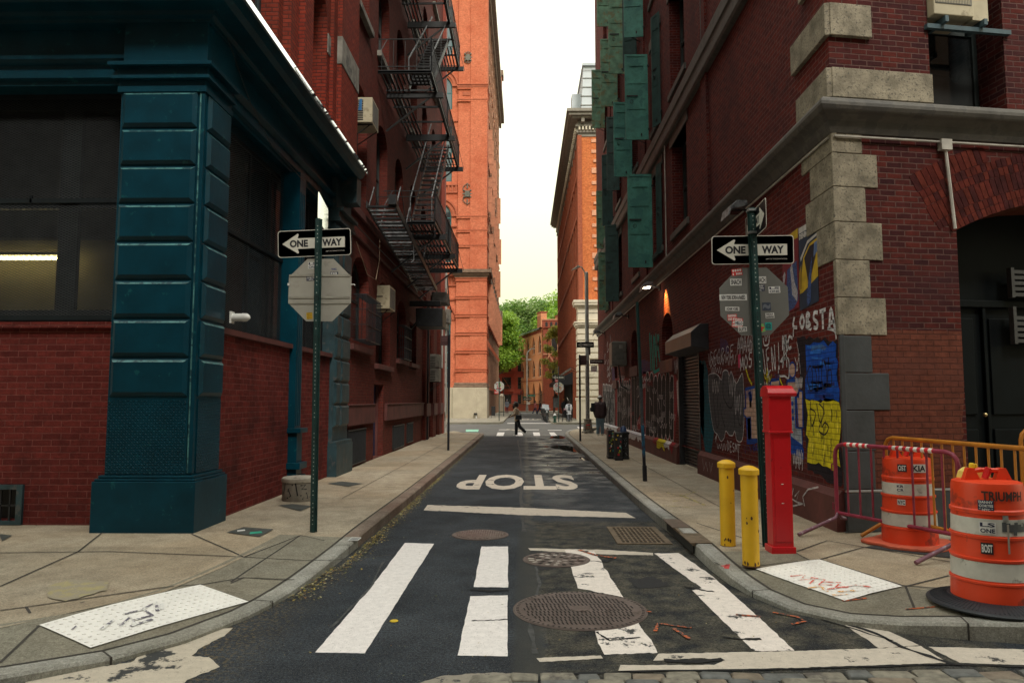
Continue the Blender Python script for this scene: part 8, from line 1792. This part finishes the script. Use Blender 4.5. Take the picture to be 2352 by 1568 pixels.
# notice board, scooters and bikes
nb = thing('notice_board', 'small roofed wooden notice board on the far right pavement', 'notice board', (3.25, 75, .14)); m_ = MB(); WO = mat('brown_wood', (.10, .06, .04), .7); m_.box(2.95, 3.0, 75, 75.06, .14, 2.1, WO); m_.box(3.5, 3.55, 75, 75.06, .14, 2.1, WO); m_.box(3.0, 3.5, 75.0, 75.05, 1.0, 2.0, mat('board_glass', (.30, .34, .36), .3)); m_.prism([(2.85, 74.95, 2.0), (3.65, 74.95, 2.0), (3.25, 74.95, 2.5)], (0, .2, 0), WO); m_.build('board', nb)
def scooter(label, x, y, s_=1.0):
    t = thing('parked_scooter', label, 'scooter', (x, y, .0), 'scooters parked at the far right kerb'); DK_ = mat('scooter_black', (.015, .017, .02), .35); 
    for yy in (y - .55, y + .6):
        w_ = MB(); w_.tube([(x + .0, yy + .24 * math.cos(a), .25 + .24 * math.sin(a)) for a in [k * .5236 for k in range(12)]], .05, RUB, 6, closed=True); w_.build('wheel', t)
    m_ = MB(); m_.tube([(x, y - .5, .35), (x, y - .42, .75), (x, y - .35, 1.05)], [.06, .13, .07], DK_, 8); m_.box(x - .14, x + .14, y - .35, y + .2, .25, .36, DK_); m_.tube([(x, y + .05, .4), (x, y + .3, .55), (x, y + .8, .62)], [.12, .19, .10], DK_, 8); m_.box(x - .13, x + .13, y + .0, y + .75, .66, .76, mat('seat_vinyl', (.03, .03, .03), .6)); m_.build('body', t, bevel=.01)
    m_ = MB(); m_.tube([(x - .32, y - .25, 1.08), (x, y - .35, 1.05), (x + .32, y - .25, 1.08)], .02, IRONG, 6); m_.build('handlebar', t); m_ = MB(); m_.prism([(x - .17, y - .5, 1.0), (x + .17, y - .5, 1.0), (x + .14, y - .4, 1.4), (x - .14, y - .4, 1.4)], (0, .02, 0), mat('scooter_screen', (.35, .37, .4), .2)); m_.build('windscreen', t)
    m_ = MB(); m_.box(x - .2, x + .2, y + .65, y + 1.0, .75, 1.1, DK_); m_.build('top_box', t, bevel=.03); m_ = MB(); m_.ball((x, y - .52, .85), .08, mat('scooter_screen', (.35, .37, .4), .2), 8, 6); m_.build('headlight', t)
scooter('black scooter with a pale windscreen, nearest of the row behind the hydrant', 1.75, 57.0); scooter('black scooter with a top box, second of the row behind the hydrant', 1.75, 59.4); scooter('black scooter, third of the row behind the hydrant and mostly hidden', 1.72, 62.0); scooter('black scooter, last and farthest of the row behind the hydrant', 1.7, 65.0)
bn = MB(); bn.box(-3.05, -2.7, 66.0, 66.3, .35, 1.15, mat('bin_dark', (.015, .016, .018), .5)); bn.box(-3.05, -3.02, 66.0, 66.03, .13, .4, IRON); bn.box(-2.73, -2.7, 66.0, 66.03, .13, .4, IRON); bn.box(-3.07, -2.68, 65.98, 66.32, 1.15, 1.2, mat('bin_dark', (.015, .016, .018), .5)); tag(bn.build('litter_bin', bevel=.01), 'black open litter bin on legs beside the red building flank', 'bin')
am = MB(); am.box(-3.93, -2.98, 24.0, 25.6, 4.2, 4.22, IRON)

# ================================================================== PEOPLE (each body one continuous surface, clothes and hair as parts)
SK = {'dark': mat('skin_dark', (.09, .045, .028), .55), 'mid': mat('skin_mid', (.30, .16, .10), .55)}
def capsule(mb, a, b, ra, rb, m, n=12):
    a = Vector(a); b = Vector(b); mb.ball(a, ra, m, n, 8); mb.ball(b, rb, m, n, 8); mb.tube([a, b], [ra, rb], m, n)
def chain(mb, pts, rs, m):
    for i in range(len(pts) - 1): capsule(mb, pts[i], pts[i + 1], rs[i], rs[i + 1], m)
def person(label, x, y, z, hgt, face, pose, top, leg, hair, skin='mid', shoe=None, extras=None, sleeves=True, hair_r=1.0, legw=1.0, torsow=1.0, vox=.016):
    """pose: hips lean, thigh/shin angles per leg, arm angles; local +Y is forward, +X the person's right"""
    k = hgt / 1.75; t = thing('person', label, 'person', (x, y, z)); M = Matrix.Translation((x, y, z)) @ Matrix.Rotation(face, 4, 'Z') @ Matrix.Scale(k, 4)
    W = lambda p: M @ Vector(p)
    ln = pose.get('lean', 0.0); hip = Vector((0, 0, .93 - pose.get('drop', 0)))
    def dirv(a, side=0.0): return Vector((math.sin(R(side)), math.sin(R(a)), -math.cos(R(a))))
    up = Vector((0, math.sin(R(ln)), math.cos(R(ln))))
    neck = hip + up * .54; chest = hip + up * .38; head = neck + Vector((0, math.sin(R(ln + pose.get('head', 0))), math.cos(R(ln + pose.get('head', 0))))) * .165
    legs = []
    for s_, th, sh in ((1, *pose['r_leg']), (-1, *pose['l_leg'])):
        h = hip + Vector((.095 * s_, 0, -.02)); kn = h + dirv(th) * .43; an = kn + dirv(sh) * .42; legs.append((h, kn, an, s_))
    arms = []
    for s_, ua, fa, sd in ((1, *pose['r_arm']), (-1, *pose['l_arm'])):
        sh_ = neck + Vector((.175 * s_, 0, -.065)); el = sh_ + Vector((.05 * s_ + math.sin(R(sd)) * s_ * .25, math.sin(R(ua)) * .28, -math.cos(R(ua)) * .28)); wr = el + Vector((math.sin(R(sd)) * s_ * .05 - .02 * s_, math.sin(R(fa)) * .25, -math.cos(R(fa)) * .25)); arms.append((sh_, el, wr, s_, fa))
    sk = SK[skin]; b = MB()
    chain(b, [hip + Vector((.06, 0, 0)), chest + Vector((.08, 0, 0)), neck + Vector((.06, 0, -.06))], [.12, .12, .07], sk); chain(b, [hip - Vector((.06, 0, 0)), chest - Vector((.08, 0, 0)), neck - Vector((.06, 0, .06))], [.12, .12, .07], sk); chain(b, [neck - up * .03, head], [.058, .058], sk)
    b.ball(head + Vector((0, .01, .035)), .098, sk, 16, 12, (.80, .98, 1.18)); capsule(b, head + Vector((0, .03, -.05)), head + Vector((0, .06, -.065)), .05, .038, sk)
    capsule(b, head + Vector((0, .095, .03)), head + Vector((0, .118, .0)), .012, .017, sk)
    for s_ in (-1, 1): b.ball(head + Vector((.082 * s_, 0, .02)), .024, sk, 8, 6, (.5, .8, 1.2))
    for h, kn, an, s_ in legs: chain(b, [h, kn, an], [.085, .055, .038], sk); chain(b, [an, an + Vector((0, .13, -.055))], [.04, .03], sk)
    for sh_, el, wr, s_, fa in arms:
        chain(b, [sh_, el, wr], [.052, .04, .027], sk); d = (wr - el).normalized(); pm = wr + d * .07; capsule(b, wr + d * .02, pm, .027, .032, sk); cr = d.cross(Vector((0, 1, 0)) if abs(d.y) < .8 else Vector((0, 0, 1))).normalized()
        for q in range(4): o = Vector((0, (q - 1.5) * .019, 0)) if abs(d.y) < .8 else Vector(((q - 1.5) * .019, 0, 0)); L_ = (.062, .074, .07, .055)[q]; chain(b, [pm + o, pm + o + d * L_ * .55, pm + o + d * L_ * .9 - cr * .018 * s_], [.0095, .009, .008], sk)
        chain(b, [wr + d * .03, wr + d * .06 + Vector((0, .035, 0)), wr + d * .09 + Vector((0, .045, 0))], [.012, .011, .009], sk)
    b.v = [M @ p for p in b.v]; b.build('body', t, remesh=.011 * k)
    e = MB()
    for s_ in (-1, 1): e.ball(head + Vector((.03 * s_, .088, .042)), .011, mat('eye_dark', (.02, .015, .012), .2), 8, 6)
    e.v = [M @ p for p in e.v]; e.build('eyes', t)
    e = MB(); e.box(head.x - .02, head.x + .02, head.y + .098, head.y + .102, head.z - .042, head.z - .036, mat('lip', (.25, .07, .06), .5)); e.v = [M @ p for p in e.v]; e.build('mouth', t)
    j = MB(); tw = torsow
    for s_ in (-1, 1): chain(j, [hip + Vector((.065 * s_ * tw, 0, -.06)), hip + Vector((.07 * s_ * tw, 0, .12)), chest + Vector((.085 * s_ * tw, 0, 0)), neck + Vector((.07 * s_, 0, -.07))], [.135 * tw, .13 * tw, .145 * tw, .095], top)
    if sleeves:
        for sh_, el, wr, s_, fa in arms: chain(j, [sh_, el, wr - (wr - el) * .08], [.075 * tw, .062 * tw, .045], top)
    capsule(j, neck - up * .03, neck + up * .01, .07, .062, top)
    j.v = [M @ p for p in j.v]; j.build('top', t, remesh=vox * k)
    l = MB()
    for h, kn, an, s_ in legs: chain(l, [h, kn, an + (kn - an) * .06], [.105 * legw, .077 * legw, .068 * legw], leg)
    capsule(l, hip + Vector((-.06, 0, -.03)), hip + Vector((.06, 0, -.03)), .115, .115, leg); l.v = [M @ p for p in l.v]; l.build('trousers', t, remesh=vox * k)
    for h, kn, an, s_ in legs:
        s2_ = MB(); f = Vector((0, 1, 0)); p = an + Vector((0, -.03, -.03)); q = MB(); capsule(q, p, an + Vector((0, .13, -.05)), .048, .04, shoe or BLK); q.v = [M @ v for v in q.v]; q.build('shoe', t, remesh=.012 * k)
    if hair:
        hm, style = hair; q = MB()
        if style == 'cap': q.ball(head + Vector((0, -.002, .055)), .103, hm, 16, 10, (.84, 1.0, 1.05)); q.v = [p if p.z > head.z + .05 else Vector((p.x, p.y, head.z + .05)) for p in q.v]; q.prism([head + Vector((-.07, .07, .05)), head + Vector((.07, .07, .05)), head + Vector((.04, .17, .045)), head + Vector((-.04, .17, .045))], (0, 0, .012), hm)
        elif style == 'short': q.ball(head + Vector((0, -.022, .055)), .106, hm, 14, 10, (.88, .95, 1.1))
        elif style == 'big': q.ball(head + Vector((0, -.05, .04)), .14, hm, 14, 10, (.95, .95, 1.05)); q.ball(head + Vector((0, -.09, -.03)), .10, hm, 12, 8)
        elif style == 'bun': q.ball(head + Vector((0, -.03, .05)), .106, hm, 14, 10, (.88, .95, 1.1)); q.ball(head + Vector((0, -.09, .13)), .05, hm, 10, 8)
        elif style == 'hood': q.ball(head + Vector((0, -.015, .04)), .13, hm, 14, 10, (.92, .95, 1.1)); q.v = [p if p.y < head.y + .06 else Vector((p.x, head.y + .06, p.z)) for p in q.v]
        q.v = [M @ p for p in q.v]; q.build('hair' if style not in ('cap', 'hood') else style, t, smooth=180)
    if extras: extras(t, M, dict(hip=hip, neck=neck, head=head, chest=chest, arms=arms, legs=legs))
    return t
BEI = mat('beige_jacket', (.38, .28, .19), .85, var=.2, scale=14, bump=.2); BKC = mat('black_cloth', (.014, .015, .02), .85, var=.3, scale=8); DBR = mat('dark_brown_jacket', (.045, .022, .024), .8, var=.3, scale=5, bump=.2); JEA = mat('faded_jeans', (.12, .18, .22), .85, var=.25, scale=5, bump=.1); HB = mat('hair_dark', (.02, .013, .010), .7); WSH = mat('white_shoe', (.6, .58, .54), .6)
def bag(t, M, J):
    q = MB(); c_ = J['hip'] + Vector((-.20, -.06, .07)); q.prism([c_ + Vector((0, -.19, -.15)), c_ + Vector((0, .17, -.13)), c_ + Vector((0, .14, .10)), c_ + Vector((0, -.17, .13))], (-.10, 0, 0), mat('black_leather', (.02, .024, .03), .35)); q.v = [M @ p for p in q.v]; q.build('handbag_body', t, bevel=.03) 
    q = MB(); n_ = J['neck']; q.tube([c_ + Vector((-.05, .13, .1)), n_ + Vector((-.15, .06, .02)), n_ + Vector((-.15, -.06, .01)), c_ + Vector((-.05, -.15, .12))], .009, BKC, 6); q.v = [M @ p for p in q.v]; q.build('strap', t)
person('woman striding left over the far crossing in a beige jacket with a black shoulder bag', -.38, 36.6, .0, 1.66, R(92), {'lean': 7, 'head': 4, 'drop': .03, 'r_leg': (6, 0), 'l_leg': (-16, -46), 'r_arm': (8, 62, 6), 'l_arm': (16, 62, 8)}, BEI, BKC, (HB, 'big'), 'dark', WSH, bag, legw=1.2, torsow=1.12)
def pack(t, M, J):
    q = MB(); c_ = J['chest'] + Vector((0, -.20, -.02)); q.box(c_.x - .15, c_.x + .15, c_.y - .10, c_.y + .06, c_.z - .22, c_.z + .2, BKC); q.box(c_.x - .11, c_.x + .11, c_.y - .14, c_.y - .10, c_.z - .2, c_.z - .02, BKC); q.v = [M @ p for p in q.v]; q.build('backpack', t, bevel=.04)
def sidepack(t, M, J):
    q = MB(); c_ = J['chest'] + Vector((-.30, -.0, -.05)); q.box(c_.x - .10, c_.x + .08, c_.y - .10, c_.y + .12, c_.z - .22, c_.z + .18, BKC); q.box(c_.x - .15, c_.x - .10, c_.y - .07, c_.y + .09, c_.z - .2, c_.z - .02, BKC); q.v = [M @ p for p in q.v]; q.build('backpack', t, bevel=.04)
    q = MB(); h = J['head']; q.tube([h + Vector((.095 * math.cos(a), 0, .035 + .115 * math.sin(a))) for a in [R(d) for d in range(0, 181, 20)]], .012, BKC, 6)
    for s_ in (-1, 1): q.ball(h + Vector((.10 * s_, 0, .03)), .035, BKC, 10, 6, (.5, 1, 1))
    q.v = [M @ p for p in q.v]; q.build('headphones', t)
person('man from behind in a white cap, dark jacket and jeans, beside the graffiti wall', 3.50, 33.6, .15, 1.80, R(-8), {'lean': 6, 'head': 8, 'r_leg': (3, -2), 'l_leg': (-3, -6), 'r_arm': (4, 20, 6), 'l_arm': (2, 25, 8)}, DBR, JEA, (mat('white_cap', (.62, .58, .56), .8), 'cap'), 'dark', WSH, sidepack, legw=1.15, torsow=1.22)
def stroller(t, M, J): pass
PUF = mat('navy_puffer_vest', (.05, .065, .08), .6, var=.2, scale=3)
def vest(t, M, J):
    q = MB(); 
    for k in range(6): z_ = J['hip'].z + .02 + k * .085; q.lathe([(.165, 0), (.185, .02), (.185, .06), (.165, .08)], (0, J['hip'].y + .01 * k, z_), PUF, 20, 1.05, .85)
    q.v = [M @ p for p in q.v]; q.build('puffer_vest', t, smooth=50)
    q = MB(); q.lathe([(.15, -.02), (.20, -.30), (.19, -.30), (.1, -.02)], (0, J['hip'].y, J['hip'].z), mat('white_shirt', (.55, .56, .62), .8, var=.1), 20, 1.0, .8); q.v = [M @ p for p in q.v]; q.build('shirt_tail', t)
person('woman from behind in a navy puffer vest and long white shirt pushing a stroller', 3.32, 54.2, .14, 1.56, R(6), {'lean': 4, 'r_leg': (8, 4), 'l_leg': (-8, -14), 'r_arm': (20, 60, 8), 'l_arm': (20, 60, 8)}, mat('white_shirt', (.55, .56, .62), .8, var=.1), mat('grey_leggings', (.08, .085, .10), .85), (HB, 'bun'), 'dark', BLK, vest)
sr = thing('stroller', 'black three wheeled stroller being pushed by the woman in the puffer vest', 'stroller', (3.1, 54.8, .14)); sx, sy = 3.22, 54.9
for dx, dy in ((-.36, 0), (.36, 0), (0, .7)): q = MB(); q.tube([(sx + dx, sy + dy + .14 * math.cos(a), .29 + .14 * math.sin(a)) for a in [k * .5236 for k in range(12)]], .025, RUB, 6, closed=True); q.tube([(sx + dx - .02, sy + dy, .29), (sx + dx + .02, sy + dy, .29)], .05, IRON, 8); q.build('wheel', sr)
q = MB()
for dx in (-.3, .3): q.tube([(sx + dx, sy, .3), (sx + dx, sy - .25, .85), (sx + dx * .9, sy - .42, 1.12)], .016, IRON, 6); q.tube([(sx + dx, sy - .2, .7), (sx, sy + .65, .32)], .016, IRON, 6)
q.tube([(sx - .28, sy - .42, 1.12), (sx + .28, sy - .42, 1.12)], .02, IRON, 6); q.tube([(sx - .36, sy, .3), (sx + .36, sy, .3)], .014, IRON, 6); q.build('frame', sr)
q = MB(); q.prism([(sx - .24, sy - .1, .45), (sx - .24, sy + .4, .42), (sx - .24, sy + .5, .6), (sx - .24, sy + .0, .62), (sx - .24, sy - .3, 1.05), (sx - .24, sy - .34, .98)], (.48, 0, 0), BKC); q.build('seat', sr, bevel=.03)
q = MB(); q.tube([(sx - .26, sy - .3 + .38 * math.sin(a), .8 + .35 * math.cos(a)) for a in [R(d) for d in range(0, 80, 13)]], .02, mat('pink_canopy', (.35, .12, .16), .8), 6); q.prism([(sx - .25, sy - .32, 1.05), (sx - .25, sy - .1, 1.12), (sx - .25, sy + .1, 1.0), (sx - .25, sy + .08, .95)], (.5, 0, 0), mat('pink_canopy', (.35, .12, .16), .8)); q.build('canopy', sr, bevel=.01)
person('distant pedestrian in a pink top walking right across the next street', 1.35, 93.0, .0, 1.66, R(-75), {'lean': 3, 'r_leg': (18, 8), 'l_leg': (-16, -30), 'r_arm': (-20, 10, 4), 'l_arm': (20, 40, 4)}, mat('pink_top', (.62, .20, .22), .8), mat('blue_jeans', (.04, .08, .20), .8), (HB, 'short'), 'mid', BLK, vox=.03)
person('distant pedestrian in black with wide dark jeans, just right of the pink top', 1.95, 92.0, .0, 1.70, R(-80), {'lean': 5, 'r_leg': (22, 12), 'l_leg': (-20, -34), 'r_arm': (-20, 10, 4), 'l_arm': (20, 60, 4)}, BKC, mat('dark_jeans', (.025, .04, .09), .8), (HB, 'short'), 'mid', BLK, legw=1.3, vox=.03)
person('distant person in a grey hooded top and maroon trousers on the far left pavement', -2.2, 90.0, .14, 1.68, R(170), {'lean': 2, 'r_leg': (6, 2), 'l_leg': (-6, -10), 'r_arm': (6, 20, 4), 'l_arm': (-6, 10, 4)}, mat('grey_hoodie', (.24, .27, .32), .85), mat('maroon_trousers', (.20, .05, .07), .85), (mat('grey_hoodie', (.24, .27, .32), .85), 'hood'), 'mid', BLK, vox=.03)
person('distant person in a black coat standing just behind the crossing woman', -1.15, 86.0, .0, 1.62, R(150), {'lean': 4, 'r_leg': (4, 0), 'l_leg': (-4, -6), 'r_arm': (6, 20, 4), 'l_arm': (-6, 10, 4)}, BKC, BKC, (HB, 'short'), 'dark', BLK, legw=1.2, torsow=1.15, vox=.03)
person('distant person in dark clothes with an orange hat under the black entrance canopy', 3.75, 69.0, .14, 1.72, R(180), {'lean': 2, 'r_leg': (4, 0), 'l_leg': (-4, -6), 'r_arm': (6, 20, 4), 'l_arm': (-6, 10, 4)}, BKC, BKC, (mat('orange_hat', (.6, .22, .02), .8), 'cap'), 'dark', BLK, vox=.03)
# fire stair side of the crossing: bike lane post, cable
b = MB(); b.tube([(-4.1, 17.2, 5.6), (-3.95, 17.8, 4.9), (-3.9, 18.6, 4.9), (-4.0, 19.5, 5.6), (-4.1, 20.0, 6.4)], .008, mat('cable_tan', (.25, .18, .12), .7), 5); tag(b.build('hanging_cable'), 'loose tan cable sagging from the left facade under the drop stair', 'cable')
b = MB(); b.tube([(-4.05, 16.6, 5.95), (-4.05, 36, 6.0)], .015, IRON, 5); tag(b.build('wall_cable'), 'straight dark cable run along the left facade above the ground floor', 'cable')
